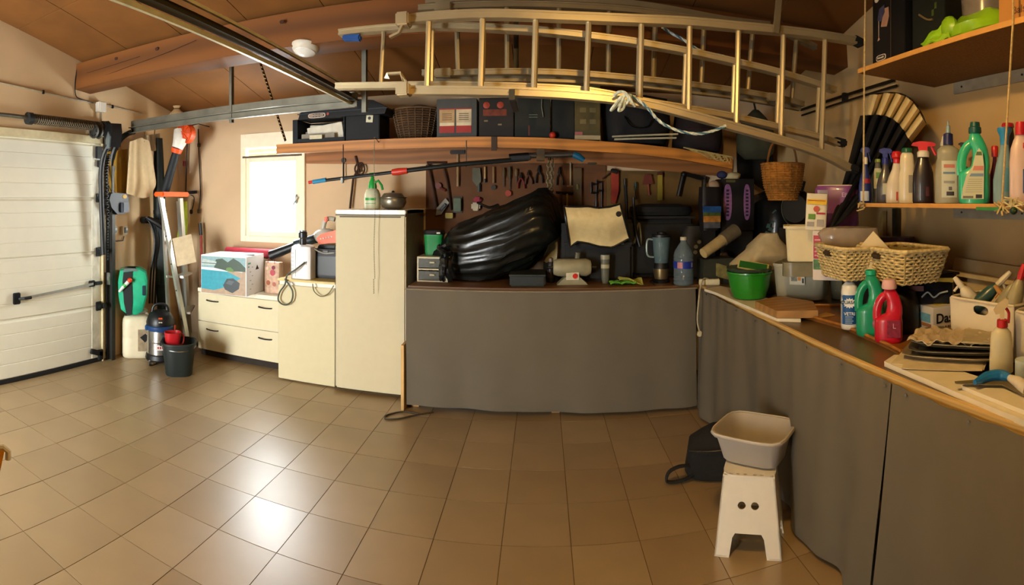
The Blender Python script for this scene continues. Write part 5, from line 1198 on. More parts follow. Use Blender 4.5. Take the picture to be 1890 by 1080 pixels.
# black bottle, dark tin, clear tube
def tubeobj(name, label, cat, x, yb, prof, m, z=zb, extra=(), sx=1, sy=1, dY=0.):
    q, s_, rz = spot(x, yb, z)
    t = T(name, label, cat, (q.x, q.y+dY, z), rz)
    obj('body', MB().lathe(prof, (0, 0, 0), 18, sx=sx, sy=sy), m, t)
    for nm, pr, mm in extra: obj(nm, MB().lathe(pr, (0, 0, 0), 16, sx=sx, sy=sy), mm, t)
    return t
tubeobj('spray_can', 'black spray can standing between the bin bag and the bench grinder', 'can', 1017, 524, [(.03, 0), (.033, .01), (.033, .14), (.022, .165)], BLACK, extra=(('cap', [(.02, .165), (.018, .19), (.001, .2)], M('6a5a4c', .5)), ('label', [(.0335, .04), (.0335, .1)], M('3a2c26', .5))), dY=.08)
tubeobj('dark_jar', 'dark green jar with a pale lid between the grinder and clear tube', 'jar', 1094, 516, [(.035, 0), (.037, .01), (.037, .15), (.03, .17)], M('14160f', .4), extra=(('lid', [(.028, .17), (.028, .195), (.001, .2)], M('8f8a70', .5)), ('label', [(.0375, .06), (.0375, .11)], M('3c3a24', .5))), dY=.12)
tubeobj('clear_tube', 'grey translucent tapered tube standing on its cap right of the grinder', 'tube', 1120, 527, [(.022, .0), (.03, .03), (.033, .1), (.036, .19)], M('6c6a56', .4, alpha=.7), extra=(('cap', [(.02, 0), (.022, .03), (.02, .034)], M('7a7660', .4)), ('crimped_end', [(.037, .19), (.037, .225)], M('8a866e', .4)), ('band', [(.0345, .12), (.0355, .15)], M('a09878', .5))), sy=.6, dY=.1)
# green cloths
q, s_, rz = spot(1157, 528, zb)
t = T('cleaning_cloth', 'crumpled green and yellow cleaning cloths on the rear workbench edge', 'cloth', (q.x, q.y+.08, zb), 0)
obj('green_cloth', MB().grid(lambda u, v: (-.12+.2*u, -.05+.1*v, .006+.022*abs(sin(u*7+v*4))*abs(sin(v*6+1))), 16, 8, .006), M('5fa632', .8), t, sharp=70)
obj('yellow_cloth', MB().grid(lambda u, v: (-.05+.19*u, -.03+.09*v, .036+.02*sin(u*5+v*3)-.02*u), 14, 8, .006), M('a8a046', .8), t, sharp=70)
# black padded stack on the right
t = T('folded_chair', 'black padded folding chair seat lying on top of the black suitcase', 'chair', (at(1222, 400, Y=4.35).x, 4.42, zb+.5), 0)
obj('seat', MB().loft([ring(.24, .2, .03, 4), ring(.26, .22, .06, 4), ring(.25, .21, .1, 4), ring(.15, .15, .125, 4)]), M('12110e', .85, bump=.2), t)
obj('backrest', MB().box((.02, .02, -.0+.012), (.5, .4, .02), None, .008), M('1a1814', .7), t)
obj('frame_tube', MB().tube(smooth_path([(-.27, -.2, .18), (-.265, -.21, .05), (-.25, -.215, -.1), (-.22, -.215, -.22)], 3), .012, 8), BLACK, t)
t = T('suitcase', 'large black suitcase standing upright behind the blender', 'suitcase', (at(1222, 500, Y=4.25).x+.01, 4.28, zb), 0)
obj('shell', MB().bb((-.27, 0, .01), (.3, .32, .495), .04), M('0a0a09', .6), t)
obj('handle', MB().tube(smooth_path([(-.24, -.02, .3), (-.215, -.045, .45), (-.2, -.045, .45), (-.19, -.045, .3), (-.2, -.02, .28)], 4), .008, 6), M('8d8874', .35, .6), t)
obj('zip', MB().bb((-.272, .15, .02), (.302, .156, .49)), M('262420', .5), t)
for x in (-.2, .2): obj('wheel', MB().lathe([(.012, -.01), (.012, .01)], (x, .05, .012), 10, axis='x'), BLACK, t)
# thin pole
tag(obj('black_pole', MB().tube([at(1155, 342, Y=4.55), at(1158, 420, Y=4.45), Vector((at(1160, 500, Y=4.26).x-.34+.35, 4.262, zb))], .012, 8), BLACK), 'thin black pole leaning between the cream mat and the suitcase', 'pole')
# blender
q, s_, rz = spot(1226, 524, zb)
t = T('blender', 'glass jug blender with a steel base standing before the black suitcase', 'blender', (q.x, q.y+.1, zb), 0)
obj('motor_base', MB().lathe([(.05, 0), (.055, .02), (.06, .05), (.066, .11)], (0, 0, 0), 22), M('a8946a', .3, .9), t)
obj('base_skirt', MB().lathe([(.068, 0), (.07, .012), (.055, .03)], (0, 0, 0), 22), BLACK, t)
obj('collar', MB().lathe([(.066, .11), (.062, .13), (.055, .155)], (0, 0, 0), 22), BLACK, t)
obj('glass_jug', MB().lathe([(.055, .155), (.066, .25), (.074, .36), (.07, .36), (.062, .25), (.05, .165), (.001, .165)], (0, 0, 0), 22), M('7c9498', .1, alpha=.4, var=0.), t)
obj('glass_handle', MB().tube(smooth_path([(-.07, 0, .34), (-.115, 0, .335), (-.115, 0, .22), (-.063, 0, .2)], 4), .008, 8), M('8fa096', .1, alpha=.8), t)
obj('lid', MB().lathe([(.076, .36), (.076, .38), (.04, .385), (.035, .4), (.001, .402)], (0, 0, 0), 22), BLACK, t)
obj('blade_unit', MB().lathe([(.02, .165), (.006, .2), (.001, .21)], (0, 0, 0), 8), STEEL, t)
obj('power_cord', MB().tube(smooth_path([(-.03, .05, .02), (-.1, -.03, .012), (-.09, -.115, .008), (-.06, -.14, -.03), (.0, -.15, -.055), (.05, -.145, -.03), (.07, -.11, .006), (.1, 0, .008)], 4), .005, 6), BLACK, t)
# water bottle
q, s_, rz = spot(1268, 529, zb)
t = T('water_bottle', 'large clear water bottle with blue label at the workbench corner', 'bottle', (q.x, q.y+.1, zb), 0)
wb = M('8a9aa0', .08, alpha=.35, var=0.)
prof = [(.07, 0), (.08, .01)]+[(.08-.004*(k % 2), .02+.012*k) for k in range(8)]+[(.078, .125), (.078, .19)]+[(.08-.004*(k % 2), .2+.012*k) for k in range(4)]+[(.07, .26), (.045, .3), (.024, .33), (.022, .35)]
obj('bottle_body', MB().lathe(prof, (0, 0, 0), 24), wb, t)
obj('label', MB().lathe([(.0795, .13), (.0795, .185)], (0, 0, 0), 22), M('1c2f84', .4), t)
obj('label_patch', MB().lathe([(.0802, .135), (.0802, .18)], (0, 0, 0), 6, a0=-pi/2-.9, a1=-pi/2-.35), M('b0706a', .5), t)
obj('label_text', MB().lathe([(.0802, .14), (.0802, .175)], (0, 0, 0), 4, a0=-pi/2+.55, a1=-pi/2+.8), M('8a86a8', .5), t)
obj('cap', MB().lathe([(.026, .345), (.026, .37), (.001, .372)], (0, 0, 0), 14), M('b0a68c', .5), t)
# ================================================================ INNER CORNER PILE
# hanging dark bags with purple print: two paper carrier bags
q = at(1357, 425, Y=4.2)
t = T('gift_carton', 'tall black carton with two purple oval panels hanging above the corner pile', 'carton', (q.x, 4.2, q.z), -.1)
obj('body', MB().bb((-.12, 0, .0), (.17, .25, .44), .004), M('0b0809', .5), t)
for x0, x1 in ((-.105, -.03), (.075, .135)):
    obj('purple_panel', MB().slab([((x0+x1)/2+a, -.003, .24+b) for a, b in rr((x1-x0)/2, .155, 2.6, 22)], (0, .004, 0)), M('8a5a86', .5, var=.3, scale=40), t)
    mb = MB()
    for k in range(8): mb.bb(((x0+x1)/2-.012, -.005, .12+.03*k), ((x0+x1)/2+.012, -.002, .138+.03*k))
    obj('printed_text', mb, M('2a1a2c', .6), t, kind='stuff')
obj('top_label', MB().bb((-.08, -.003, .41), (.0, .0, .43)), M('4a4a24', .6), t)
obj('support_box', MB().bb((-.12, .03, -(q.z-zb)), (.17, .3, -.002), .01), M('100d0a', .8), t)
q = at(1314, 425, Y=4.15)
t = T('photo_bag', 'carrier bag printed with a blue and orange landscape left of the black carton', 'bag', (q.x-.02, 4.16, q.z-.0), .1)
obj('bag', MB().loft([ring(.07, .05, -.0, 6), ring(.085, .06, .2, 6), ring(.08, .05, .36, 6)]), M('120c0e', .6), t)
for z0, z1, c in ((.02, .07, '4a4c50'), (.07, .12, 'a8702a'), (.12, .15, '4a5a28'), (.15, .2, '1f4f86')):
    f = .07+.015*z1/.2; obj('printed_band', MB().bb((-f, -.064, z0), (f-.005, -.06, z1)), M(c, .6, var=.4, scale=25), t)
obj('tissue', MB().ball((.04, -.01, .37), (.05, .04, .045), 12), M('a88a6c', .8), t)
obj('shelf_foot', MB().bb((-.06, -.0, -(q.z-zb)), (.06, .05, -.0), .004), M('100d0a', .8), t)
q = at(1360, 328, Y=4.2)
t = T('crumpled_paper', 'crumpled white and blue paper on top of the black purple carton', 'paper', (q.x, 4.3, at(1355, 425, Y=4.2).z+.442), 0)
R = [[(a*s_*(1+.16*sin(a*70+z*60)), b*s_*(1+.16*sin(b*80+z*40)), z) for a, b in rr(.07, .06, 2.4, 18)] for s_, z in ((.8, 0), (1, .02), (.9, .045), (.4, .06))]
obj('white_ball', MB().loft(R), M('b0a888', .8), t, sharp=40); obj('blue_ball', MB().ball((-.1, 0, .035), (.05, .05, .035), 10), M('232a52', .7), t)
# black bin bag behind in the corner, mixed dark stuff
t = T('black_rubbish_bag', 'black rubbish bag slumped in the inner corner under the wicker basket', 'bag', (2.02, 4.3, zb), 0)
R = [[(a*s_*(1+.07*sin(a*30+z*9)), b*s_*(1+.07*sin(b*31+z*8)), z) for a, b in rr(.2, .3, 3, 28)] for s_, z in ((.95, 0), (1, .1), (1, .45), (.92, .62), (.7, .7), (.2, .75))]
obj('body', MB().loft(R), M('0a0d0c', .35, coat=.3), t, sharp=60)
rn = random.Random(3); mb = MB()
for k in range(5): obj('torn_scrap', MB().box((-.19+.02*k, -.27-.0, .35+.1*rn.random()+.03*k), (.03, .01, .04), (rn.random(), rn.random(), 0)), M('4f6a66', .4), t)
# grey tripod bag, roll of paper, boxes
q = at(1290, 470, Y=4.1)
t = T('paper_roll', 'cream paper roll lying aslant on the pile at the workbench corner', 'roll', (0, 0, 0))
a, b = at(1298, 468, Y=3.84), at(1352, 430, Y=3.95)
obj('roll', MB().tube([a, b], [.04, .05], 16), M('b09a68', .75), t); obj('dark_sleeve', MB().tube([b-(b-a)*.35, b+(b-a)*.12], [.053, .06], 16), M('5f5540', .7), t)
obj('prop_box', MB().bb((min(a.x, b.x)+.02, 3.88, zb), (b.x, 4.08, min(a.z, b.z)-.05), .005), M('2a2c20', .7), t)
t = T('small_carton', 'olive printed carton lying open beneath the cream paper roll', 'carton', (at(1332, 505, Y=3.9).x, 3.92, zb+.05), -.2)
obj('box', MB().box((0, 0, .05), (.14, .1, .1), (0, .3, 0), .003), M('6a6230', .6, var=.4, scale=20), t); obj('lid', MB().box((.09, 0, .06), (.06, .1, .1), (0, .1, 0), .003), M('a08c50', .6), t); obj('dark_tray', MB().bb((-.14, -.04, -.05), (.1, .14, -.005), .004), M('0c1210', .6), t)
q = at(1282, 450, Y=4.2)
t = T('power_tool_head', 'dark grey angle tool with pale round buttons leaning behind the water bottle', 'power tool', (q.x, 4.24, zb), .1)
obj('body', MB().loft([ring(.09, .07, .02, 3), ring(.11, .08, .2, 3), ring(.1, .08, .35, 3), ring(.06, .05, .44, 3)]), M('26241e', .7), t)
for k, (x, z) in enumerate(((.02, .31), (-.01, .27), (-.015, .225))): obj('button', MB().lathe([(.016, -.004), (.018, .004)], (x, -.085, z), 10, axis='y'), M('7a7464', .5), t)
obj('foot', MB().bb((-.08, -.06, 0), (.08, .06, .02), .004), BLACK, t)
# flask, glass, wicker bottle
tubeobj('thermos_flask', 'small grey glass flask on the pile behind the green bowl', 'flask', 1373, 507, [(.035, .0), (.04, .02), (.04, .2), (.034, .24)], M('5a5f62', .2, alpha=.8), extra=(('cap', [(.036, .24), (.036, .27), (.001, .275)], M('3a3c3a', .4)),), dY=.3)
tubeobj('wicker_bottle', 'brown wicker covered flask standing left of the green bowl', 'flask', 1352, 520, [(.045, .0), (.055, .02), (.056, .17), (.04, .215), (.02, .22)], M('7a5c38', .8, var=.4, scale=60, bump=.6), extra=(('rim', [(.052, .165), (.06, .17), (.06, .178), (.05, .185)], M('8a6c44', .8)),), dY=.2, sx=.8)
tubeobj('glass_jar', 'small clear glass globe behind the green plastic bowl', 'jar', 1387, 520, [(.03, 0), (.045, .03), (.045, .07), (.03, .09)], M('7a7462', .1, alpha=.5), extra=(('lid', [(.03, .09), (.03, .1), (.001, .102)], M('8a866c', .4)),), dY=.35)
# power strip with white flex
q, s_, rz = spot(1312, 527, zb)
t = T('power_strip', 'white power strip with a flex hanging over the workbench corner', 'power strip', (q.x, q.y+.04, zb), rz+.05)
obj('housing', MB().bb((-.08, -.03, 0), (.08, .03, .045), .005), M('cdc29c', .5), t)
for k in range(3): obj('socket', MB().lathe([(.018, .0455), (.018, .047)], (-.05+.05*k, 0, 0), 12), M('8f866a', .6), t)
fx = [(1318, 519, 3.9), (1300, 514, 3.86), (1293, 530, 3.8), (1290, 552, 3.72), (1287, 590, 3.7), (1291, 612, 3.7)]
cord('white_flex', 'white flex with a plug hanging down in front of the curtain corner', [at(1360, 516, Y=3.95), at(1335, 520, Y=3.9)]+[at(x, y, Y=Y-.02) for x, y, Y in fx], .006, 'b8ac8a')
e_ = at(1291, 616, Y=3.68); tag(obj('plug', MB().box(e_, (.03, .03, .04), (0, .2, 0), .006), M('c4b894', .5)), 'white plug at the end of the flex hanging by the curtain', 'plug')
# ================================================================ RIGHT WORKBENCH: boards and trays
zr = BZ+.001
def poly_board(name, label, cat, pix, z0, th, m, parts=None):
    pts = [at(x, y, z=z0+th) for x, y in pix]
    t = T(name, label, cat, (0, 0, 0))
    obj('board', MB().slab([(p.x, p.y, z0+th) for p in pts], (0, 0, -th)), m, t)
    return t, pts
whb = M('e0d6bc', .5, var=.05); wdb = M('9a7340', .5, kind='wood', var=.15)
t, P = poly_board('white_shelf_board', 'long white edged board lying along the workbench under the green bowl', 'board', [(1300, 533), (1322, 540), (1434, 588), (1478, 589), (1476, 570), (1380, 538), (1330, 528)], zr, .018, whb)
t, P = poly_board('chopping_board', 'thick brown cutting board lying on the white panel right of the green bowl', 'board', [(1394, 556), (1434, 574), (1510, 573), (1500, 556), (1440, 546)], zr+.019, .04, wdb)
t, P = poly_board('serving_tray', 'large brown wooden tray under the cleaning bottles', 'tray', [(1472, 580), (1560, 605), (1640, 640), (1662, 652), (1740, 640), (1660, 600), (1570, 565), (1486, 566)], zr, .012, M('8a5a2a', .4, kind='wood', var=.12, scale=5, coat=.3))
rim = [Vector((p.x, p.y, zr+.02)) for p in P]
obj('raised_rim', MB().tube(rim, .009, 6, closed=True), M('9a6428', .4, kind='wood'), t)
q = at(1520, 584, z=zr+.014); t = T('wooden_sticks', 'small pile of pale wooden sticks on the brown tray', 'sticks', (q.x, q.y, zr+.014), .3)
for k in range(5): obj('stick', MB().box((.0, -.02+.01*k, .003+.001*k), (.12, .007, .005), (0, 0, .08*k-.15)), M('c49a58', .6), t)
t, P = poly_board('white_shelf_board', 'long white board lying along the front edge of the right workbench', 'board', [(1632, 667), (1710, 700), (1800, 738), (1892, 776), (1892, 720), (1790, 690), (1700, 655), (1650, 655)], zr, .02, whb)
t, P = poly_board('white_shelf_board', 'second white board stacked on the long one at the picture edge', 'board', [(1776, 712), (1892, 758), (1900, 722), (1850, 706), (1790, 702)], zr+.021, .014, whb)
# green bowl
q, s_, rz = spot(1395, 556, zr+.02)
t = T('green_bowl', 'round green plastic bowl holding a toy blackboard on the white panel', 'bowl', (q.x+.01, q.y+.13, zr+.02), 0)
gb = M('1c7a1a', .35, coat=.3)
def fl_(r, z, k=.012): return [(r*(1+k*cos(10*a))*cos(a), r*(1+k*cos(10*a))*sin(a), z) for a in [2*pi*j/40 for j in range(40)]]
obj('bowl', MB().loft([fl_(.09, 0), fl_(.105, .006), fl_(.13, .08), fl_(.143, .16), fl_(.149, .165), fl_(.149, .175), fl_(.14, .172), fl_(.125, .08), fl_(.1, .016), fl_(.05, .012)]), gb, t)
obj('clear_rim', MB().lathe([(.143, .178), (.15, .2), (.146, .2), (.14, .179)], (0, 0, 0), 30), M('4f5f4a', .2, alpha=.4), t)
t2 = T('toy_blackboard', 'small green toy board with a cream frame lying on the green bowl', 'toy board', (q.x+.02, q.y+.09, zr+.02+.205), 0, rot=(.75, .15, -.45))
obj('frame', MB().bb((-.1, -.035, 0), (.1, .035, .008), .003), M('b8b070', .5), t2); obj('green_face', MB().bb((-.09, -.027, .008), (.09, .027, .0095)), M('1a5a20', .5), t2)
obj('clip', MB().tube([(.06+.012*cos(a), -.05+.012*sin(a), .004) for a in [2*pi*j/10 for j in range(10)]], .003, 5, closed=True), M('b8b070', .5), t2)
# clear storage boxes with price labels
def clear_box(label, x, yb, w_, d_, h_, z, rz_, dY, lab=True, group=None):
    q, s_, rz = spot(x, yb, z)
    t = T('storage_box', label, 'storage box', (q.x, q.y+dY, z), rz_, group='clear plastic storage boxes')
    mb = MB(); mb.loft([ring(w_/2*.85, d_/2*.85, 0, 6), ring(w_/2*.87, d_/2*.87, .006, 6), ring(w_/2*.97, d_/2*.97, h_-.02, 6), ring(w_/2, d_/2, h_-.018, 6), ring(w_/2, d_/2, h_, 6), ring(w_/2*.95, d_/2*.95, h_, 6), ring(w_/2*.85, d_/2*.85, .01, 6)])
    obj('tub', mb, M('cfccb8', .3, alpha=.5, var=.03), t)
    if lab:
        obj('price_label', MB().box((-.0, -d_/2-.004, h_*.62), (.1, .003, .085), (.06, 0, 0)), M('d6d0b8', .5), t)
        obj('label_picture', MB().box((-.02, -d_/2-.0065, h_*.64), (.04, .002, .05), (.06, 0, 0)), M('7c7c6c', .5, var=.5, scale=60), t)
        obj('label_orange', MB().box((.014, -d_/2-.0065, h_*.6), (.02, .002, .022), (.06, 0, 0)), M('d88a2c', .5), t)
        obj('label_text', MB().box((.03, -d_/2-.0065, h_*.75), (.03, .002, .012), (.06, 0, 0)), BLACK, t)
        obj('label_codes', MB().box((.038, -d_/2-.0065, h_*.55), (.012, .002, .03), (.06, 0, 0)), BLACK, t)
    return t
clear_box('clear plastic storage box with a price label behind the green bowl', 1425, 538, .3, .3, .17, zr+.02, -.1, .22)
clear_box('larger clear storage box with a price label in front of the white bin', 1504, 554, .36, .28, .225, zr+.02, -.75, .16)
q, s_, rz = spot(1490, 520, zr)
t = T('storage_box', 'big empty clear storage box lying behind the price label boxes', 'storage box', (2.0, 2.85, zr), -1.4)
obj('tub', MB().loft([ring(.2, .15, 0, 6), ring(.22, .17, .17, 6), ring(.225, .175, .18, 6), ring(.215, .165, .18, 6), ring(.19, .14, .01, 6)]), M('c0bca0', .2, alpha=.35), t)
obj('lid', MB().loft([ring(.23, .18, .181, 6), ring(.23, .18, .19, 6)]), M('cfccb8', .25, alpha=.45), t)
# white plastic clothes bag, white box, cartons on the boxes
zs = zr+.2
q = at(1418, 470, d=3.55)
t = T('plastic_bag', 'crumpled beige plastic bag behind the white square bin', 'bag', (q.x+.02, q.y+.18, zs-.03), 0)
rn = random.Random(11); ph = [rn.uniform(0, 6) for _ in range(5)]
R = [[(a*s_*(1+.16*sin(a*44+ph[0]+z*30))-z*.3+.0, b*s_*(1+.16*sin(b*40+ph[1]+z*35)), z) for a, b in rr(.2, .14, 2.6, 30)] for s_, z in ((.85, 0), (1, .04), (.92, .1), (.7, .16), (.45, .21), (.3, .25))]
for r_ in R:
    for i, p in enumerate(r_): r_[i] = (p[0]+.6*p[2], p[1], p[2])
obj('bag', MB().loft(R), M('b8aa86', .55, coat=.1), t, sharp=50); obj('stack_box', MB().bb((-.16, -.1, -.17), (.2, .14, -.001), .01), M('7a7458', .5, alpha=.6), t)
q = at(1476, 472, d=3.1)
t = T('square_bin', 'cream white square bin with a flat rim in the middle of the right workbench', 'bin', (q.x+.08, q.y+.1, zs+.085), -.45)
obj('bin', MB().loft([ring(.095, .09, 0, 8), ring(.1, .095, .005, 8), ring(.112, .105, .2, 8), ring(.125, .118, .2, 8), ring(.125, .118, .215, 8), ring(.105, .1, .215, 8), ring(.09, .085, .01, 8)]), M('d9ccA2'.lower(), .45, var=.03), t)
obj('support_tub', MB().loft([ring(.13, .12, -.085, 6), ring(.13, .12, -.002, 6)]), M('8a8468', .3, alpha=.7), t)
q = at(1532, 472, d=2.85)
t = T('printed_carton', 'white carton with a red panel and a small green picture behind the wicker baskets', 'carton', (q.x+.06, q.y+.1, zs+.06), -.75)
W, D, H = .26, .2, .22
obj('body', MB().bb((-.1, 0, -.06), (-.1+W, D, H), .003), M('cfc2b4', .5, var=.03), t)
obj('red_panel', MB().bb((-.095, -.0025, H*.28), (-.045, 0, H*.88)), M('a3202c', .5), t)
obj('green_picture', MB().bb((-.095, -.0025, H*.0), (-.05, 0, H*.26)), M('3a6a2c', .5, var=.5, scale=50), t)
mb = MB()
for k in range(5): mb.bb((-.088, -.004, H*(.35+.1*k)), (-.055, -.0025, H*(.38+.1*k)))
obj('panel_text', mb, M('d8a0a0', .5), t, kind='stuff')
obj('grey_oval', MB().slab([(-.01+a, -.0025, H*.55+b) for a, b in rr(.016, .035, 2, 16)], (0, .002, 0)), M('8a8490', .5), t)
for k, c in enumerate(('b03a2c', 'b03a2c', 'c8a820')): obj('round_mark', MB().lathe([(.011, -.003), (.011, 0)], (-.02+.026*k, 0, -.03), 12, axis='y'), M(c, .5), t)
obj('blue_mark', MB().bb((-.035, -.003, H*.36), (-.025, 0, H*.5)), M('22264e', .5), t)
mb = MB()
for k in range(5): mb.lathe([(.005, -.003), (.005, 0)], (-.03+.03*k, 0, H*.95), 6, axis='y')
obj('hole_marks', mb, BLACK, t, kind='stuff')
zt = zs+.06+H
# tea sachet pack and toilet-roll style purple pack
q = at(1505, 412, d=3.02)
t = T('seed_packet', 'white and yellow printed sachet leaning against the purple pack', 'packet', (q.x+.0, q.y+.0, zt+.002), -.5, rot=(-.08, .05, -.5))
H2 = .21; W2 = .12
obj('pouch', MB().loft([[(a*k, b*j, z) for a, b in rr(W2/2, .022, 5, 20)] for k, j, z in ((.95, .8, 0), (1, 1, .03), (1, .9, .14), (.98, .4, .2), (.98, .12, H2))]), M('d8cfb4', .45, var=.02), t)
def pf(nm, x0, x1, z0, z1, c): obj(nm, MB().bb((x0, -.0255, z0), (x1, -.0235, z1)), M(c, .5), t)
pf('yellow_band', -.056, .056, .145, .175, 'd9b01c'); pf('red_text', -.05, .05, .165, .17, 'b8501c'); pf('green_square', -.045, -.005, .06, .09, '5c8a28'); pf('red_bar', .0, .05, .09, .1, 'b0203c'); pf('grey_text', -.05, -.01, .02, .045, '9a948c'); pf('grey_text', .005, .045, .02, .06, '9a948c')
obj('red_emblem', MB().lathe([(.018, -.026), (.018, -.0235)], (-.0, 0, .12), 14, axis='y'), M('b85038', .5), t)
q = at(1537, 414, d=3.3)
t = T('paper_roll_pack', 'purple plastic pack of paper rolls behind the black closed umbrella', 'pack', (q.x+.05, q.y+.03, zt+.002), -.65)
t.scale = (1.07, 1.07, 1.07)
pm = M('7d3f7c', .35, coat=.3, var=.15, scale=8)
obj('pack', MB().loft([[(a*k, b*k, z) for a, b in rr(.13, .09, 3.5, 28)] for k, z in ((.94, 0), (1, .02), (.97, .12), (1, .22), (.9, .245))]), pm, t)
obj('grey_panel', MB().bb((-.105, -.092, .1), (-.045, -.089, .22)), M('8c7c8a', .4), t); obj('lime_strip', MB().bb((-.118, -.088, .08), (-.108, -.084, .2)), M('8a9a3c', .5), t)
obj('top_edge', MB().loft([[(a*.9, b*.9, z) for a, b in rr(.13, .09, 3.5, 28)] for z in (.245, .25)]), M('c8b890', .5), t)
text('Elle', .036, M('c8a8c0', .5), t, (.06, -.09, .19)); text('R', .04, M('3a3050', .5), t, (-.055, -.093, .06))
t = T('paper_roll_pack', 'dull purple pack lying flat below the umbrella tip', 'pack', (2.08, 2.62, zr+.0), -.9)
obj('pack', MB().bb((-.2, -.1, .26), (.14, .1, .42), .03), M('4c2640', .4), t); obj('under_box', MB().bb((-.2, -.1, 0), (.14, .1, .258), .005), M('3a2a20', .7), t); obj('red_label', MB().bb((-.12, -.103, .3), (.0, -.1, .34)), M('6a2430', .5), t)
# frying pan shapes behind white bin
q = at(1470, 385, X=2.0)
t = T('frying_pan', 'dark round frying pan with a pale rim standing behind the white square bin', 'pan', (1.985, 3.78, q.z), -1.0)
obj('pan', MB().lathe([(.001, -.02), (.11, -.02), (.15, .02), (.155, .02), (.115, -.03), (.001, -.03)], (0, 0, 0), 28, axis='y'), M('15100c', .4), t)
obj('rim', MB().tube([(.153*cos(a), .02, .153*sin(a)) for a in [2*pi*j/30 for j in range(30)]], .005, 5, closed=True), M('8f8f74', .3, .7), t)
obj('handle', MB().tube([(.05, .0, .14), (.08, -.01, .22)], .012, 8), BLACK, t)
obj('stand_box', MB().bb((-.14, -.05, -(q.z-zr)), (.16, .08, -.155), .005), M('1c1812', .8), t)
# hanging wicker basket
q = at(1456, 340, d=3.75)
t = T('wicker_basket', 'golden brown wicker basket hanging from the shelf end on the right', 'basket', (q.x, q.y+.1, at(1456, 368, d=3.75).z), .3)
H = at(1456, 302, d=3.75).z-at(1456, 368, d=3.75).z
pf2 = [(.1, 0), (.135, H*.4), (.155, H)]
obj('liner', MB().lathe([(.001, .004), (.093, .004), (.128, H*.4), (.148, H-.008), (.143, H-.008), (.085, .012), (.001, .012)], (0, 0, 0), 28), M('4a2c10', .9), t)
obj('woven_wall', woven(MB(), pf2, 16, .008, amp=.004), M('a8702c', .6, var=.35, scale=40), t, kind='stuff'); obj('stakes', stakes(MB(), pf2, 18, .006), M('8a5a22', .7), t, kind='stuff')
obj('hoop', MB().tube(smooth_path([(-.15, 0, H), (-.11, 0, H+.13), (0, 0, H+.19), (.11, 0, H+.13), (.15, 0, H)], 4), .008, 6), M('7a4c1c', .7), t)
obj('hanging_cord', MB().tube([(0, 0, H+.19), (0, .0, ceil_z(q.y+.1)-q.z+.12)], .004, 5), M('3a2a18', .8), t)
# green-grey bags hanging in the corner
t = T('grey_hanging_bag', 'grey green canvas bag hanging in the corner behind the ladder feet', 'bag', (at(1395, 245, Y=4.3).x, 4.3, at(1395, 290, Y=4.3).z), 0)
R = [[(a*s_*(1+.05*sin(a*20)), b*s_*(1+.05*sin(b*22)), z) for a, b in rr(.17, .12, 3, 26)] for s_, z in ((.6, -.02), (.95, .04), (1, .15), (.9, .27), (.5, .36), (.15, .42))]
obj('body', MB().loft(R), M('3a3c2c', .8, bump=.2), t, sharp=60); obj('strap', MB().tube([(0, 0, .41), (0, .1, .6), (0, .2, ceil_z(4.5)-at(1395, 290, Y=4.3).z)], .01, 6, flat=.4), M('2a2c20', .8), t)
t = T('dark_hanging_coat', 'dark brown coat hanging behind the golden wicker basket', 'coat', (0, 0, 0))
obj('cloth', MB().grid(lambda u, v: (1.78+.36*u, 4.56+.03*sin(u*14+v*2)-.02*v, 2.32-.58*v-.04*cos(u*9)), 24, 12, .012), M('15120c', .95, bump=.3), t, sharp=70)
obj('hook', MB().tube([(1.95, 4.56, 2.3), (1.95, 4.65, 2.36), (1.95, YB, 2.36)], .006, 5), DARKMET, t)
# ---- closed parasol hanging
t = T('closed_parasol', 'black closed parasol with a pleated cream frill hung upside down on the right wall', 'parasol', (0, 0, 0))
tip = at(1536, 417, X=2.0); topc_ = at(1648, 215, X=2.02)
ax = (topc_-tip)
side = Vector((-.28, .96, 0)).normalized() if 0 else (ax.cross(Vector((1, 0, 0)))).normalized()
def fan(u, v, r0, r1):
    # v along the axis 0..1, u across the fan
    return None
lefts = [(1532, 420), (1553, 352), (1570, 290), (1589, 214)]
rights = [(1541, 420), (1596, 366), (1642, 318), (1681, 262)]
NF = 6
def fanp(u, v, Xo=0.):
    a = interp([(0, 0), (.33, 1), (.66, 2), (1, 3)], v); i = min(2, int(a)); f = a-i
    l = (lefts[i][0]+(lefts[i+1][0]-lefts[i][0])*f, lefts[i][1]+(lefts[i+1][1]-lefts[i][1])*f); r = (rights[i][0]+(rights[i+1][0]-rights[i][0])*f, rights[i][1]+(rights[i+1][1]-rights[i][1])*f)
    # arc the end of the fan
    bx, by = l[0]+(r[0]-l[0])*u, l[1]+(r[1]-l[1])*u
    lift = 22*v*v*sin(pi*u); bx += lift*.45; by -= lift*.9
    return at(bx, by, X=interp([(0, 1.6), (.15, 1.72), (.4, 1.95), (1, 2.02)], v)-.1*v*abs(sin(u*NF*pi))-.03*v+Xo)
obj('black_canopy', MB().grid(lambda u, v: fanp(u, v), 54, 14, .006), M('0b0a09', .8, bump=.2), t, sharp=60)
def frillp(u, v):
    p0 = fanp(u, 1.0); 
    l0, r0, l1, r1 = (1597, 212), (1681, 262), (1606, 176), (1708, 228)
    bx = l0[0]+(r0[0]-l0[0])*u; by = l0[1]+(r0[1]-l0[1])*u; lift = 20*sin(pi*u); bx += lift*.45; by -= lift*.9
    ex = l1[0]+(r1[0]-l1[0])*u; ey = l1[1]+(r1[1]-l1[1])*u; lf = 32*sin(pi*u); ex += lf*.45; ey -= lf*.75
    return at(bx+(ex-bx)*v, by+(ey-by)*v, X=1.99-.11*abs(sin(u*NF*pi))-.03*v)
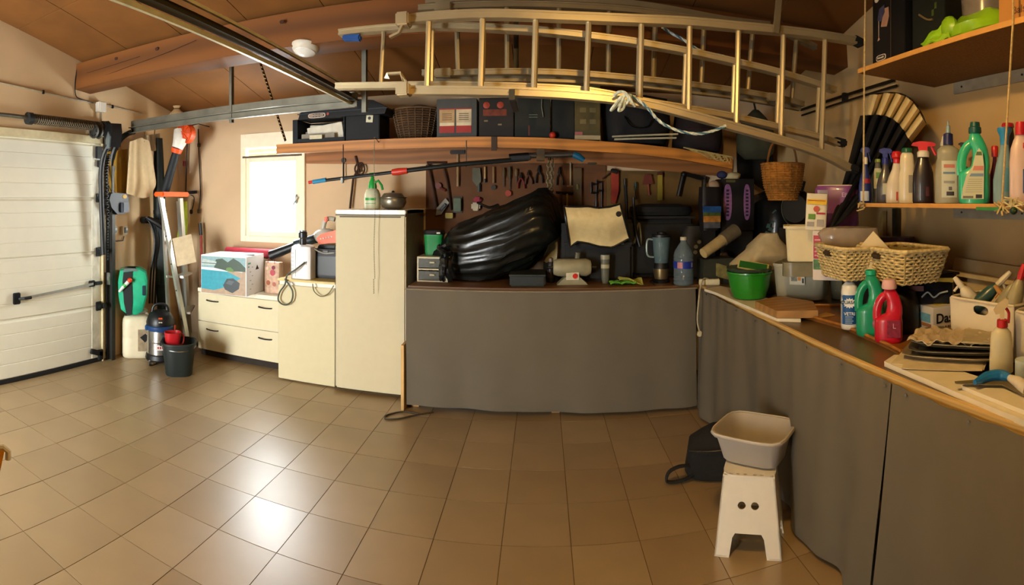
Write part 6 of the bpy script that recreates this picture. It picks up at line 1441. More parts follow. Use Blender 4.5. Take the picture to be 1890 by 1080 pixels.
obj('cream_frill', MB().grid(frillp, 54, 6, .006), M('d8c088', .85, var=.08, bump=.1), t, sharp=60)
obj('frill_edge', MB().tube([frillp(k/54, 1.02) for k in range(55)], .005, 5), BLACK, t)
obj('shaft', MB().tube([at(1530, 430, X=1.57), at(1545, 400, X=1.63), at(1600, 300, X=1.97)], [.006, .012, .014], 8), BLACK, t)
obj('wall_cord', MB().tube([fanp(.5, .9)+Vector((.03, 0, 0)), Vector((XR, 2.75, 2.2))], .004, 5), DARKMET, t)
# slim stakes standing behind the umbrella
t = T('wooden_stake', 'pale wooden stake standing against the right wall under the bottle shelf', 'stake', (0, 0, 0)); q = at(1630, 440, X=2.2)
obj('stake', MB().bb((2.19, q.y-.012, zr), (2.22, q.y+.028, 1.53), .002), M('b8a066', .6, kind='wood'), t)
t = T('dark_batten', 'dark green batten standing beside the pale stake on the right wall', 'batten', (0, 0, 0)); q = at(1654, 420, X=2.2)
obj('batten', MB().bb((2.18, q.y-.02, zr), (2.225, q.y+.02, 1.55), .002), M('2a2818', .6, kind='wood'), t)
# ---- two white wicker baskets and boxes under them
def wbasket(label, x, yb, d, w_, dd, h_, z, rz, leanx=.0):
    q = at(x, yb, d=d)
    t = T('wicker_basket', label, 'basket', (q.x, q.y, z), rz, group='white wicker baskets')
    pf = [(.78, 0), (.9, h_*.5), (1.0, h_)]
    wm_ = M('cfbb86', .6, var=.3, scale=50)
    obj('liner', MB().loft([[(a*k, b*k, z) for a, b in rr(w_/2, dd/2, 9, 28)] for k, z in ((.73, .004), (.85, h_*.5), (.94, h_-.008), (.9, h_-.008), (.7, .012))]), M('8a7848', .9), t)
    mb = MB(); n = 11
    for k in range(n):
        f = k/(n-1); kk = interp([(p[1], p[0]) for p in pf], h_*f); pts = []
        m = 52
        for j in range(m):
            a = 2*pi*(j+.5)/m; q_ = (abs(cos(a))**9+abs(sin(a))**9)**(-1/9); off = 1+.018*(1 if (j//1+k) % 2 else -1)
            pts.append((w_/2*kk*cos(a)*q_*off, dd/2*kk*sin(a)*q_*off, h_*f+.003*(1 if (j+k) % 2 else -1)))
        mb.tube(pts, .0062, 4, closed=True)
    obj('woven_wall', mb, wm_, t, kind='stuff')
    mb = MB()
    for j in range(26):
        a = 2*pi*(j+.5)/26; q_ = (abs(cos(a))**9+abs(sin(a))**9)**(-1/9)
        mb.tube([(w_/2*k*cos(a)*q_, dd/2*k*sin(a)*q_, z) for k, z in pf], .005, 4)
    obj('stakes', mb, M('bda971', .7), t, kind='stuff')
    obj('rim', MB().tube([(a, b, h_+.004) for a, b in rr(w_/2*1.01, dd/2*1.02, 9, 32)], .011, 6, closed=True), wm_, t)
    for s_ in (-1, 1): obj('hand_hole', MB().box((s_*w_/2*.985, 0, h_*.82), (.03, .07, .03), None, .008), M('3a2a14', .9), t)
    return t
# support box (black) beneath the baskets
t = T('black_box', 'black box under the white wicker baskets behind the detergent bottles', 'box', (0, 0, 0))
q1 = at(1560, 590, z=zr); 
obj('body', MB().bb((1.66, 2.02, zr+.002), (2.05, 2.6, zr+.245), .01), M('0c0b0b', .6), t); obj('lid', MB().bb((1.655, 2.015, zr+.247), (2.055, 2.605, zr+.26), .004), M('14110f', .6), t)
wbasket('white wicker basket, left of two, tilted with crumpled film behind it', 1566, 500, 2.72, .24, .36, .15, zr+.262, -.1)
wbasket('long white wicker basket, right of two, with a folded napkin standing in it', 1664, 500, 2.62, .3, .42, .15, zr+.262, -.05)
q = at(1623, 452, d=2.55)
t = T('folded_napkin', 'stiff white folded card standing like a roof in the right wicker basket', 'card', (q.x+.0, q.y+.05, zr+.30), -.65)
k_ = 2.55/970
obj('card', MB().slab([(-.12, 0, .06), (.0, 0, .2), (.12, 0, .07), (.08, 0, .0), (-.06, 0, .0)], (0, .02, 0)), M('d6c498', .6, var=.03), t)
obj('back_fold', MB().slab([(.0, .021, .2), (.1, .021, .08), (.06, .12, .0), (-.02, .1, .1)], (.004, .004, 0)), M('cbb88c', .6), t)
q = at(1580, 445, d=2.85)
t = T('plastic_film', 'crumpled clear plastic film bag behind the left wicker basket', 'plastic film', (q.x, q.y+.06, zr+.4), -.5)
R = [[(a*s_*(1+.08*sin(a*50+z*50)), b*s_, z) for a, b in rr(.17, .06, 3, 26)] for s_, z in ((.9, 0), (1, .03), (.98, .07), (.85, .1), (.4, .11))]
obj('film', MB().loft(R), M('b8a894', .2, alpha=.5, coat=.4), t, sharp=50); obj('stack_box', MB().bb((-.15, -.05, -.14), (.16, .05, 0), .006), M('6a4a44', .6), t)
# ================================================================ BOTTLES
def se(hx, hy, z, e=2.4, dx=0., dy=0., n=24): return [(dx+a, dy+b, z) for a, b in rr(hx, hy, e, n)]
def bottle(label, x, d, z, hpx0, hpx1, prof, col, cap, kind='cap', name='bottle', cat='bottle', e=2.4, ry=.62, labels=(), cc='d8d2c0', yaw=0., rough=.35, alpha=1., coat=.25, capprof=None, group=None, y0=None):
    """prof: list of (height share, half width in picture px, x shift px)"""
    k = d/F; c = at(x, Y0, d=d)
    t = T(name, label, cat, (c.x, c.y, z), face(x)+yaw, group=group)
    H = (hpx1-hpx0)*k
    obj('body', MB().loft([se(hw*k, hw*k*ry, H*f, e, (sh if len_ else 0)*k) for f, hw, sh, len_ in [(p+(0,)*(3-len(p)))[:3]+(1,) for p in prof]]), M(col, rough, coat=coat, alpha=alpha, var=.05), t, sharp=50)
    top = prof[-1]; tx = (top[2] if len(top) > 2 else 0)*k
    for (nm, f0, f1, hw, sh, c_) in labels:
        w0 = interp([(p[0], p[1]) for p in prof], f0)*k; w1 = interp([(p[0], p[1]) for p in prof], f1)*k
        s0 = interp([(p[0], p[2] if len(p) > 2 else 0) for p in prof], f0)*k; s1 = interp([(p[0], p[2] if len(p) > 2 else 0) for p in prof], f1)*k
        rows = []
        for i in range(5):
            f = i/4; ww = w0+(w1-w0)*f; sx_ = s0+(s1-s0)*f; row = []
            # widen rows to the true profile
            wt = interp([(p[0], p[1]) for p in prof], f0+(f1-f0)*f)*k
            for j in range(9):
                u = max(-.98, min(.98, (sh+hw*(j/4-1)*1.)*k/wt)); xx = wt*u
                yy = -wt*ry*(1-abs(u)**e)**(1/e)-.0012
                row.append((sx_+xx, yy, H*(f0+(f1-f0)*f)))
            rows.append(row)
        off = .0006*(labels.index((nm, f0, f1, hw, sh, c_)))
        obj(nm, MB().grid(lambda u, v: Vector(rows[int(round(v*4))][int(round(u*8))])+Vector((0, -off, 0)), 8, 4, 0), M(c_, .5, var=.04), t)
    R = top[1]*k
    if kind == 'cap':
        cp = capprof or [(1.15, 0), (1.15, .6), (1.0, 1.0)]; Hc = cap*k
        obj('cap', MB().lathe([(R*a, H+Hc*b) for a, b in cp]+[(.001, H+Hc*cp[-1][1])], (tx, 0, 0), 16), M(cc, .4, coat=.2), t)
    elif kind == 'trigger':
        Hc = cap*k
        obj('collar', MB().lathe([(R*1.1, H-.002), (R*1.15, H+Hc*.3), (R*.9, H+Hc*.42)], (tx, 0, 0), 14), M('d8d2c0' if cc != '1c2a7a' else '1c2a7a', .4), t)
        hd = [(-R*2.2, .78), (-R*1.9, .95), (-R*.6, 1.05), (R*1.6, 1.0), (R*2.3, .88), (R*2.2, .72), (R*.8, .68), (R*.8, .38), (-R*.8, .38), (-R*1., .68)]
        obj('trigger_head', MB().prism([(tx+a, H+Hc*b) for a, b in hd], -R*.55, R*.55), M(cc, .35, coat=.3), t)
        obj('trigger', MB().tube(smooth_path([(tx+R*1.5, 0, H+Hc*.72), (tx+R*1.9, 0, H+Hc*.4), (tx+R*2.3, 0, H+Hc*.12)], 3), R*.28, 6), M(cc, .35), t)
    elif kind == 'nozzle':
        Hc = cap*k; obj('nozzle_base', MB().lathe([(R*1.2, H), (R*1.1, H+Hc*.45), (R*.6, H+Hc*.5)], (tx, 0, 0), 14), M(cc, .4), t)
        obj('nozzle_tip', MB().lathe([(R*.55, H+Hc*.5), (R*.45, H+Hc*.8), (R*.22, H+Hc*.82), (R*.2, H+Hc), (.001, H+Hc)], (tx, 0, 0), 12), M('7f9aa8', .4), t)
    return t, k, H
# on the tray
zt_ = zr+.013
t, k, H = bottle('white and blue window cleaner bottle with a starburst label on the brown tray', 1568, 2.62, zt_, 545, 606, [(0, 13), (.03, 15.5), (.12, 16), (.9, 16), (1.0, 15.5), (1.12, 15.5), (1.3, 14), (1.42, 7), (1.44, 6)], 'e0dcd0', 8, ry=1, labels=(('blue_label', .18, 1.05, 14.5, 0, '15508c'),), cc='1c2a5a', capprof=[(1.25, 0), (1.1, 1.8)])
obj('cap_dome', MB().lathe([(6.5*k, H*1.44+14*k), (8*k, H*1.44+18*k), (8.5*k, H*1.44+26*k), (5*k, H*1.44+33*k), (.001, H*1.44+34*k)], (0, 0, 0), 16), M('ddd6c8', .4), t)
obj('collar_ring', MB().lathe([(7.5*k, H*1.44-4*k), (7.5*k, H*1.44+14*k), (6*k, H*1.44+14.5*k)], (0, 0, 0), 16), M('1c2a5a', .4), t)
obj('starburst', MB().loft([[(a*(1 if i % 2 else .72), -16.8*k-.001-dy, H*.82+b*(1 if i % 2 else .72)) for i, (a, b) in enumerate([(13*k*cos(2*pi*j/28), 13*k*.75*sin(2*pi*j/28)) for j in range(28)])] for dy in (0, .001)]), M('e8eaea', .5), t)
text('QUASAR', 8.2*k, M('10243c', .4), t, (0, -17.1*k-.003, H*.84), bold=.0004); text('VETRI', 8*k, M('e8eaea', .4), t, (0, -17.1*k-.0015, H*.5), bold=.0003)
mb = MB()
for q_ in range(4): mb.bb((-8*k, -16.8*k, H*(.22+.06*q_)), (7*k*(1 if q_ % 2 else .7), -16.4*k, H*(.235+.06*q_)))
obj('label_lines', mb, M('c8d4dc', .5), t, kind='stuff')
def jug(label, x, d, yt, yb, col, W0, cc, capkind, z=zt_, lab=None, handle='l', alpha=1., hw=.9):
    k = d/F; c = at(x, Y0, d=d); t = T('detergent_bottle', label, 'bottle', (c.x, c.y, z), face(x)); H = (yb-yt)*k; w = W0/2*k; s = -1 if handle == 'l' else 1
    m = M(col, .3, coat=.35, var=.05, alpha=alpha)
    # main body: full width low down, leaning away from the handle above
    pr = [(0, .88, 0), (.02, .97, 0), (.1, 1, 0), (.36, 1, 0), (.42, .96, 0), (.5, .6, .4), (.62, .54, .44), (.74, .5, .36), (.82, .52, .18), (.88, .46, .1), (.93, .34, .06), (.955, .3, .05)]
    obj('body', MB().loft([se(w*a, w*.62*min(1, a*1.25), H*f, 2.8, -s*w*sh, 0, 28) for f, a, sh in pr]), m, t, sharp=60)
    obj('grip', MB().tube(smooth_path([(s*w*.1, 0, H*.82), (s*w*.45, 0, H*.77), (s*w*.72, 0, H*.66), (s*w*.82, 0, H*.52), (s*w*.8, 0, H*.38)], 4), [w*.26]*17, 10, flat=1.2), m, t)
    nx = -s*w*.05
    if capkind == 'screw': obj('cap', MB().lathe([(w*.4, H*.95), (w*.42, H*.97), (w*.4, H*1.03), (w*.33, H*1.04), (w*.3, H*1.1), (.001, H*1.11)], (nx, 0, 0), 18), M(cc, .4), t)
    if capkind == 'open': obj('cap', MB().lathe([(w*.36, H*.94), (w*.4, H*.95), (w*.4, H*1.02), (w*.34, H*1.02), (w*.34, H*.97), (.001, H*.97)], (nx, 0, 0), 18), M(cc, .4), t)
    if capkind == 'dome': obj('cap', MB().lathe([(w*.52, H*.93), (w*.56, H*.95), (w*.5, H*1.05), (w*.44, H*1.09), (w*.3, H*1.1), (.001, H*1.1)], (nx, 0, 0), 18), M(cc, .4), t)
    return t, k, H, w, s
t, k, H, w, s = jug('green detergent jug with handle between the blue labelled bottle and red jug', 1606, 2.5, 505, 622, '0f8a62', 52, '0e9a70', 'open')
obj('flower_print', MB().ball((w*.55, -w*.62, H*.2), (w*.4, .003, w*.45), 12), M('8a4a5c', .5, var=.5, scale=60), t)
t, k, H, w, s = jug('red detergent jug with a clear pink cap right of the green jug', 1640, 2.38, 526, 631, 'b8102c', 52, 'd8a8a4', 'dome')
obj('label', MB().bb((-w*.1, -w*.63, H*.1), (w*.85, -w*.6, H*.4)), M('7c1430', .5, var=.4, scale=50), t)
text('L', w*.5, M('c8a0a0', .4), t, (w*.4, -w*.64, H*.3))
# black bin bag behind jugs
q = at(1682, 560, d=2.5)
t = T('black_plastic_bag', 'black plastic bag bulging between the red jug and washing powder box', 'bag', (q.x-.01, q.y+.13, zr), -.6)
t.scale = (.9, .9, 1)
R = [[(a*s_*(1+.06*sin(a*60+z*30)), b*s_*(1+.06*sin(b*50)), z) for a, b in rr(.14, .12, 3, 24)] for s_, z in ((.9, 0), (1, .04), (1, .15), (.85, .2), (.5, .22))]
obj('body', MB().loft(R), M('08080a', .5, coat=.15), t, sharp=60); obj('knot', MB().ball((0, 0, .22), (.03, .03, .02), 8), M('08080a', .5), t)
# dark pouch with yellow top
q = at(1724, 560, d=2.55)
t = T('laundry_pouch', 'dark blue pouch with a yellow zip strip above the washing powder box', 'pouch', (q.x+.05, q.y+.1, zr+.13), -.75, rot=(-.2, .0, -.75))
obj('pouch', MB().loft([[(a*k_, b*j, z) for a, b in rr(.13, .05, 5, 24)] for k_, j, z in ((.9, 1, -.12), (1, 1.1, -.05), (1, .9, .05), (1, .3, .12))]), M('10161f', .25, coat=.4), t)
obj('yellow_strip', MB().bb((-.13, -.02, .105), (.13, .015, .128), .002), M('c8a820', .5), t)
obj('swirl_print', MB().tube(smooth_path([(-.03, -.057, .03), (.0, -.058, .055), (.03, -.058, .03), (.06, -.058, .05), (.1, -.057, .06)], 4), .004, 5), M('aeb4b4', .4), t)
obj('red_print', MB().bb((-.1, -.056, .06), (-.02, -.052, .085)), M('5a2420', .5), t)
# Dash box
q = at(1722, 622, z=zr)
t = T('washing_powder_box', 'white washing powder carton with bold black lettering and a yellow stripe', 'box', (q.x, q.y, zr+.002), -.12)
W, D, H = .2, .14, .135
obj('carton', MB().bb((0, 0, 0), (W, D, H), .002), M('d6d2cc', .5, var=.02), t)
text('Dash', .066, M('14141a', .4), t, (W*.08, -.002, H*.58), bold=.0012, align='LEFT'); text('EXTRA PURE', .017, M('7a3a2c', .4), t, (W*.06, -.002, H*.27), align='LEFT')
obj('yellow_stripe', MB().bb((W*.25, D*.3, H+.0005), (W*.95, D*.55, H+.0015)), M('d8c01c', .5), t)
obj('blue_patch', MB().bb((-.002, D*.15, H*.45), (-.0005, D*.9, H*.75)), M('6aa8c8', .5, var=.2, scale=30), t); obj('brown_patch', MB().bb((-.002, D*.1, H*.28), (-.0005, D*.7, H*.4)), M('9a6a4a', .5), t)
obj('gold_patch', MB().bb((-.002, D*.2, H*.06), (-.0005, D*.8, H*.2)), M('c8a070', .5), t); obj('picture', MB().bb((W*.2, -.0015, .006), (W*.5, 0, .02)), M('3a3c30', .5), t)
obj('lid_line', MB().bb((-.001, -.001, H*.24), (W+.001, 0, H*.25)), M('a8a49c', .5), t)
# baking trays and foil
q = at(1735, 668, z=zr+.02)
t = T('baking_trays', 'stack of metal baking trays under crumpled foil at the bench front', 'trays', (q.x+.1, q.y+.02, zr+.021), -.95)
for k_, (dx, dy, z, a) in enumerate(((0, 0, .008, .0), (.02, .01, .028, .08), (.03, .03, .05, -.05))):
    obj('tray', MB().loft([ring(.17, .11, z, 6), ring(.19, .13, z+.018, 6), ring(.2, .14, z+.018, 6), ring(.2, .14, z+.021, 6), ring(.185, .125, z+.02, 6), ring(.165, .105, z+.004, 6)]), M(['a89a7c', '6a6250', '8a8068'][k_], .35, .55), t, loc=(dx, dy, 0), rot=(0, 0, a))
obj('foil', MB().grid(lambda u, v: (-.17+.33*u, -.11+.22*v, .078+.012*sin(u*19+v*7)*sin(v*17+u*5)+.006*sin(u*41)), 28, 18, .002), M('c4b294', .4, .3), t, sharp=30)
obj('paper', MB().bb((-.22, -.17, .0), (.14, .0, .003)).box((-.02, -.15, .005), (.3, .12, .002), (0, 0, .1)), M('c8bca0', .7), t)
obj('plate', MB().box((.12, -.02, .085), (.16, .2, .008), (0, .05, .1), .002), M('a89a72', .4, .5), t)
# white bins with bottles
def hbin(label, xa, da, xb, db, H, dd):
    a_, b_ = at(xa, 600, d=da), at(xb, 600, d=db); v = b_-a_; rz = atan2(v.y, v.x); w_ = v.length; c = (a_+b_)/2
    t = T('storage_bin', label, 'bin', (c.x-sin(rz)*dd/2, c.y+cos(rz)*dd/2, zr+.003), rz, group='white storage bins of sprays')
    bm_ = M('dacfb6', .45, var=.03); th = .004
    hole = circ(0, .8, .0) 
    f = panel_with_holes([(-1, 0), (1, 0), (1.05, 1), (-1.05, 1)], [[(a*.24*1.0, .84+b*.085) for a, b in rr(1, 1, 3, 18)]], lambda a, b, k: (a*w_/2, -dd/2*(1+.04*b)+k, b*H), th)
    obj('front_wall', frompb(f), bm_, t)
    obj('back_wall', MB().slab([(-w_/2, dd/2, 0), (w_/2, dd/2, 0), (w_/2*1.05, dd/2*1.04, H), (-w_/2*1.05, dd/2*1.04, H)], (0, -th, 0)), bm_, t)
    for q in (-1, 1): obj('side_wall', MB().slab([(q*w_/2, -dd/2, 0), (q*w_/2, dd/2, 0), (q*w_/2*1.05, dd/2*1.04, H), (q*w_/2*1.05, -dd/2*1.04, H)], (-q*th, 0, 0)), bm_, t)
    obj('floor_panel', MB().bb((-w_/2, -dd/2, 0), (w_/2, dd/2, .004)), bm_, t)
    rmp = [(a, b, H) for a, b in rr(w_/2*1.06, dd/2*1.05, 12, 28)]
    obj('rim', MB().tube(rmp, .007, 6, closed=True), bm_, t)
    return t, H
t, HB = hbin('large white storage bin with a hand hole, full of cleaning sprays', 1757, 2.3, 1870, 2.1, .225, .2)
bc = t.location.copy()
t, HB2 = hbin('second white storage bin cut off by the picture edge', 1877, 2.0, 1990, 1.85, .225, .2)
bc2 = t.location.copy()
def spray_in(label, x0, y0, x1, y1, col, cc, off, r=.03):
    a = at(x0, y0, d=off); b = at(x1, y1, d=off)
    t = T('spray_bottle', label, 'spray bottle', (0, 0, 0)); dv = (b-a).normalized(); n_ = dv.cross(Vector((0, 0, 1))).normalized(); u_ = n_.cross(dv)
    obj('body', MB().tube([a-dv*.1, a, a+(b-a)*.35, a+(b-a)*.55], [r*1.2, r*1.1, r*.9, r*.4], 14), M(col, .35, coat=.2), t)
    obj('neck', MB().tube([a+(b-a)*.55, a+(b-a)*.7], r*.45, 10), M(cc, .4), t)
    obj('trigger_head', MB().tube([a+(b-a)*.68, b, b+dv*.01], [r*.5, r*.38, r*.3], 8), M(cc, .4), t)
    obj('trigger', MB().tube([a+(b-a)*.72, a+(b-a)*.62+u_*-r*1.3], r*.2, 6), M(cc, .4), t)
spray_in('white curved spray head leaning left out of the large white bin', 1790, 548, 1764, 515, 'c8c0ac', 'd0c8b4', 2.3)
spray_in('dark teal bottle with a long white spray head in the large bin', 1815, 552, 1862, 505, '2a4a48', 'c8bfa8', 2.28)
spray_in('red and clear spray bottle lying in the large white bin', 1862, 560, 1838, 530, 'a8301c', 'b88a4c', 2.25, .025)
spray_in('bottle with a bright red trigger sticking up at the picture edge', 1875, 545, 1889, 492, '9a9478', 'c01c24', 2.15)
spray_in('clear bottle with purple cap leaning right in the second white bin', 1858, 545, 1884, 508, '8a8468', '4a2a3c', 2.22, .022)
# white shelf/lid tilted on the wall behind
t = T('tilted_panel', 'cream panel with a raised ledge leaning on the right wall behind the bins', 'panel', (0, 0, 0))
P_ = [at(1762, 475, X=2.2), at(1892, 492, X=2.2), at(1892, 560, X=2.12), at(1750, 545, X=2.12)]
P_ = [Vector((2.2, P_[0].y, P_[0].z)), Vector((2.2, 1.3, P_[1].z-.02)), Vector((2.1, 1.3, zr+.004)), Vector((2.1, P_[3].y, zr+.004))]
obj('panel', MB().slab(P_, (.012, 0, 0)), M('c9b284', .6, var=.04), t)
obj('ledge', MB().sweep([at(1750, 502, X=2.13), at(1892, 525, X=2.13)], .03, .022), M('d8c498', .5), t)
# translucent spray bottle in front
t, k, H = bottle('translucent white spray bottle with a red collar at the bench front', 1848, 1.93, zr+.022, 608, 688, [(0, 20), (.02, 22), (.3, 22), (.75, 20), (.9, 18.5), (1.0, 12), (1.04, 8)], 'd2caa8', 34, kind='none', ry=.8, e=2.6, alpha=.93)
obj('collar', MB().lathe([(10*k, H*1.03), (10.5*k, H*1.05), (10*k, H*1.2), (6*k, H*1.22)], (2*k, 0, 0), 16), M('b01c20', .4), t)
obj('trigger_head', MB().prism([(a*k, H*1.2+b*k) for a, b in ((-14, 18), (-6, 30), (8, 40), (13, 38), (13, 26), (6, 20), (6, 0), (-2, 0), (-3, 12), (-10, 10))], -.01, .01), M('c8b48c', .4), t)
obj('trigger', MB().tube(smooth_path([(8*k, 0, H*1.2+22*k), (14*k, 0, H*1.2+12*k), (13*k, 0, H*1.2-6*k)], 3), .006, 6), M('a01c20', .4), t)
# blue-handled brush
t = T('dish_brush', 'blue and white handled scrubbing brush lying on the stacked white boards', 'brush', (0, 0, 0))
pts = [at(x, y, z=zr+.06) for x, y in ((1799, 706), (1822, 696), (1848, 693), (1866, 698))]
obj('blue_handle', MB().tube(smooth_path(pts, 4), [.008, .01, .013, .016, .018, .019, .02, .02, .019, .018, .016, .014, .012][:13], 10), M('1466a8', .4, coat=.3), t)
obj('white_handle', MB().tube([at(1864, 698, z=zr+.06), at(1880, 706, z=zr+.06), at(1900, 722, z=zr+.055)], [.012, .02, .024], 12), M('cfc6b4', .5), t)
obj('blade', MB().slab([at(x, y, z=zr+.045) for x, y in ((1762, 706), (1800, 703), (1860, 706), (1892, 732), (1850, 712), (1764, 709))], (0, 0, .004)), M('6a6040', .5, .3), t)
tag(obj('small_jar_lid', MB().lathe([(.03, 0), (.032, .01), (.032, .07), (.001, .075)], (0, 0, 0), 14), M('b8c4c0', .4), None, (at(1890, 690, d=1.85).x, at(1890, 690, d=1.85).y, zr+.022)), 'white jar cut off by the picture edge before the second bin', 'jar')
# ================================================================ RIGHT WALL SHELVES
def wshelf(label, z, x0, y1, th, hole=True, bm=None, bz=0):
    t = T('hanging_shelf', label, 'shelf', (0, 0, 0))
    obj('board', MB().bb((x0, -.2, z-th), (XR-.005, y1, z), .002), M('7d5426', .7, kind='particle', var=.22, scale=10), t)
    obj('front_edge', MB().bb((x0-.004, -.2, z-th), (x0, y1, z)), M('c8924a', .6, var=.1), t)
    obj('bracket_rail', MB().bb((XR-.014, -.2, z-th-.07), (XR, y1-.18, z-th-.002)), M('a39c8c', .6, .1), t, label='pale metal rail fixed to the wall under the shelf')
    mb = MB()
    y = y1-.25
    while y > .8:
        mb.lathe([(.006, -.002), (.006, .002)], (XR-.016, y, z-th-.035), 8, axis='x'); y -= .45
    obj('screw', mb, BLACK, t, kind='stuff')
    return t
wshelf('upper particle board shelf hung by white ropes high on the right wall', 2.335, 1.66, 2.42, .024)
zs2 = 1.588
wshelf('lower narrow shelf of cleaning bottles hung by white ropes on the right wall', zs2, 1.66, 2.42, .02)
rp = M('b8a070', .8, var=.2, scale=80)
for y, lab in ((2.35, 'pale rope carrying the left ends of both right wall shelves'), ((1.68/tan((1878-X0)/F)), 'pale rope carrying the shelves near the picture edge')):
    t = T('shelf_rope', lab, 'rope', (0, 0, 0))
    x = 1.652
    if y > 2:
        top_ = Vector((x, y-.02, ceil_z(y))); pts = [top_, Vector((x, y, 2.335)), Vector((x, y+.01, 1.57))]
    else: top_ = Vector((x, y, ceil_z(y))); pts = [top_, Vector((x, y, 2.335)), Vector((x+.0, y+.06, 1.57))]
    obj('cord', MB().tube(pts, .005, 6), rp, t)
    e = pts[-1]; mb = MB(); rn = random.Random(int(y*10))
    for j in range(7): mb.tube(smooth_path([e, e+Vector((rn.uniform(-.02, .0), rn.uniform(-.03, .03), rn.uniform(-.02, .03))), e+Vector((rn.uniform(-.03, .0), rn.uniform(-.05, .05), rn.uniform(-.04, .04)))], 3), .0045, 5)
    obj('knot', mb, rp, t, kind='stuff')
# bottles on the lower shelf
def D_(x, X=1.76): return X/sin((x-X0)/F)
B = dict(z=zs2+.001)
def sb(label, x, yt, w, prof, col, cap, X=1.78, **k):
    d = D_(x, X); k_ = d/F; yb = Y0-(zs2-EYE)/k_
    return bottle(label, x, d, zs2+.001, yt, yb, prof, col, cap, group='cleaning bottles on the lower wall shelf', **k)
P_sl = lambda w: [(0, w*.9), (.03, w), (.45, w), (.62, w*.85), (.8, w*.5), (.93, w*.36), (1, w*.34)]
P_st = lambda w: [(0, w*.9), (.03, w), (.6, w), (.72, w*.8), (.85, w*.55), (1, w*.5)]
sb('dark blue trigger bottle, first on the bottle shelf by the rope', 1597, 303, 12, P_sl(12), '1c2c6a', 30, X=1.74, kind='trigger', cc='16226a', labels=(('white_label', .05, .3, 8, -1, 'b8bcc0'), ('red_label', .5, .62, 6, 3, '9a1c2c')))
sb('clear bottle with a green and white label behind the shelf rope', 1620, 300, 14, P_sl(14), '6a6a60', 6, X=1.86, kind='cap', cc='8aa048', alpha=.75, labels=(('white_label', .35, .85, 9, 2, 'c8c8a8'), ('green_mark', .6, .75, 5, 2, '5c8a3c')))
sb('dark grey detergent bottle with a blue trigger and small barcode label', 1634, 303, 16, P_sl(16), '3c3a3c', 28, X=1.76, kind='trigger', cc='1c2a7a', labels=(('barcode_label', .22, .5, 8, 3, 'a8a890'), ('dark_label', .08, .2, 10, 2, '2a2034')))
sb('white bottle with a red cap and small red print', 1650, 302, 15, [(0, 14), (.03, 15), (.4, 15), (.65, 12, 2), (.85, 8, 4), (1, 6.5, 5)], 'd2c6ae', 22, X=1.78, kind='cap', cc='c01c20', capprof=[(1, 0), (1.05, .35), (1.5, .5), (1.5, .8), (1.1, 1)], labels=(('red_print', .06, .28, 3, 7, 'b84a3c'),))
sb('white rounded bottle with a green top beside the red capped bottle', 1674, 282, 16, [(0, 15), (.04, 16), (.5, 16), (.68, 13), (.72, 14), (.95, 12), (1, 9)], 'd6caa8', 8, X=1.78, kind='cap', cc='0f5a3c', labels=(('grey_lines', .2, .55, 5, 8, '8a8478'),))
sb('black spray bottle with a red and white trigger head', 1704, 290, 19, [(0, 19), (.04, 20), (.4, 20), (.65, 19), (.85, 14), (.95, 11), (1, 10)], '1c1216', 27, X=1.77, kind='trigger', cc='c41c24', labels=(('red_print', .15, .35, 3, 8, '4a2028'),))
sb('cream slim bottle with a white nozzle and orange collar behind the clear one', 1741, 270, 11, P_sl(13), 'cbb894', 18, X=1.9, kind='cap', cc='d2ccba', capprof=[(1.4, 0), (1.3, .3), (.9, .5), (.5, 1)])
sb('clear bottle with a navy cap and fine nozzle and a large barcode label', 1750, 268, 24, [(0, 24), (.03, 25), (.5, 25), (.7, 22), (.78, 20), (.84, 21), (.92, 20), (.97, 12), (1, 8)], 'a8a692', 44, X=1.72, kind='nozzle', cc='1c2258', alpha=.7, labels=(('white_label', .1, .72, 14, 2, 'b8bcb0'), ('red_bar', .6, .66, 10, 2, 'b06a60'), ('barcode', .13, .2, 7, 4, '2a2a2c'), ('grey_block', .22, .28, 3, 4, '5a5a58'), ('blue_line', .5, .53, 11, 2, '5a7a9a'), ('grey_text', .34, .38, 10, 2, '8a8c88')))
sb('small green capped bottle behind the clear and the mint bottles', 1780, 318, 12, P_st(12), 'b0a068', 10, X=2.0, kind='cap', cc='2f9a5a')
sb('slim dark trigger bottle behind the clear barcode bottle', 1776, 280, 8, P_sl(10), '1c1a1c', 16, X=2.08, kind='trigger', cc='141416')
t, k, H, w, s = jug('tall mint green floor cleaner jug with dark green cap and long label', 1798, D_(1798, 1.73), 246, 382, '2fae86', 58, '0c4a44', 'screw', z=zs2+.001)
lp = [(-w*.8, H*.06), (-w*.72, H*.2), (-w*.5, H*.36), (-w*.1, H*.5), (.08*w, H*.66), (w*.3, H*.74), (w*.52, H*.68), (w*.62, H*.5), (w*.6, H*.06)]
def on_jug(nm, poly, c, off): obj(nm, MB().slab([(a, -w*.63-off, b) for a, b in poly], (0, .0015, 0)), M(c, .5, var=.03), t)
on_jug('white_label', lp, 'c6c8ac', .002); on_jug('red_bar', [(-w*.1, H*.44), (w*.58, H*.44), (w*.58, H*.5), (w*-.0, H*.5)], 'c07a70', .003); on_jug('green_bar', [(w*.1, H*.64), (w*.5, H*.64), (w*.46, H*.69), (w*.16, H*.69)], '4a6a3c', .003)
on_jug('blue_bar', [(-w*.3, H*.36), (w*.58, H*.36), (w*.58, H*.4), (-w*.2, H*.4)], '6a86a8', .003); on_jug('barcode', [(w*.1, H*.07), (w*.5, H*.07), (w*.5, H*.12), (w*.1, H*.12)], '2c2c2a', .003); on_jug('small_print', [(-w*.7, H*.07), (-w*.05, H*.07), (-w*.05, H*.1), (-w*.7, H*.1)], '6a6a5a', .003)
mb = MB()
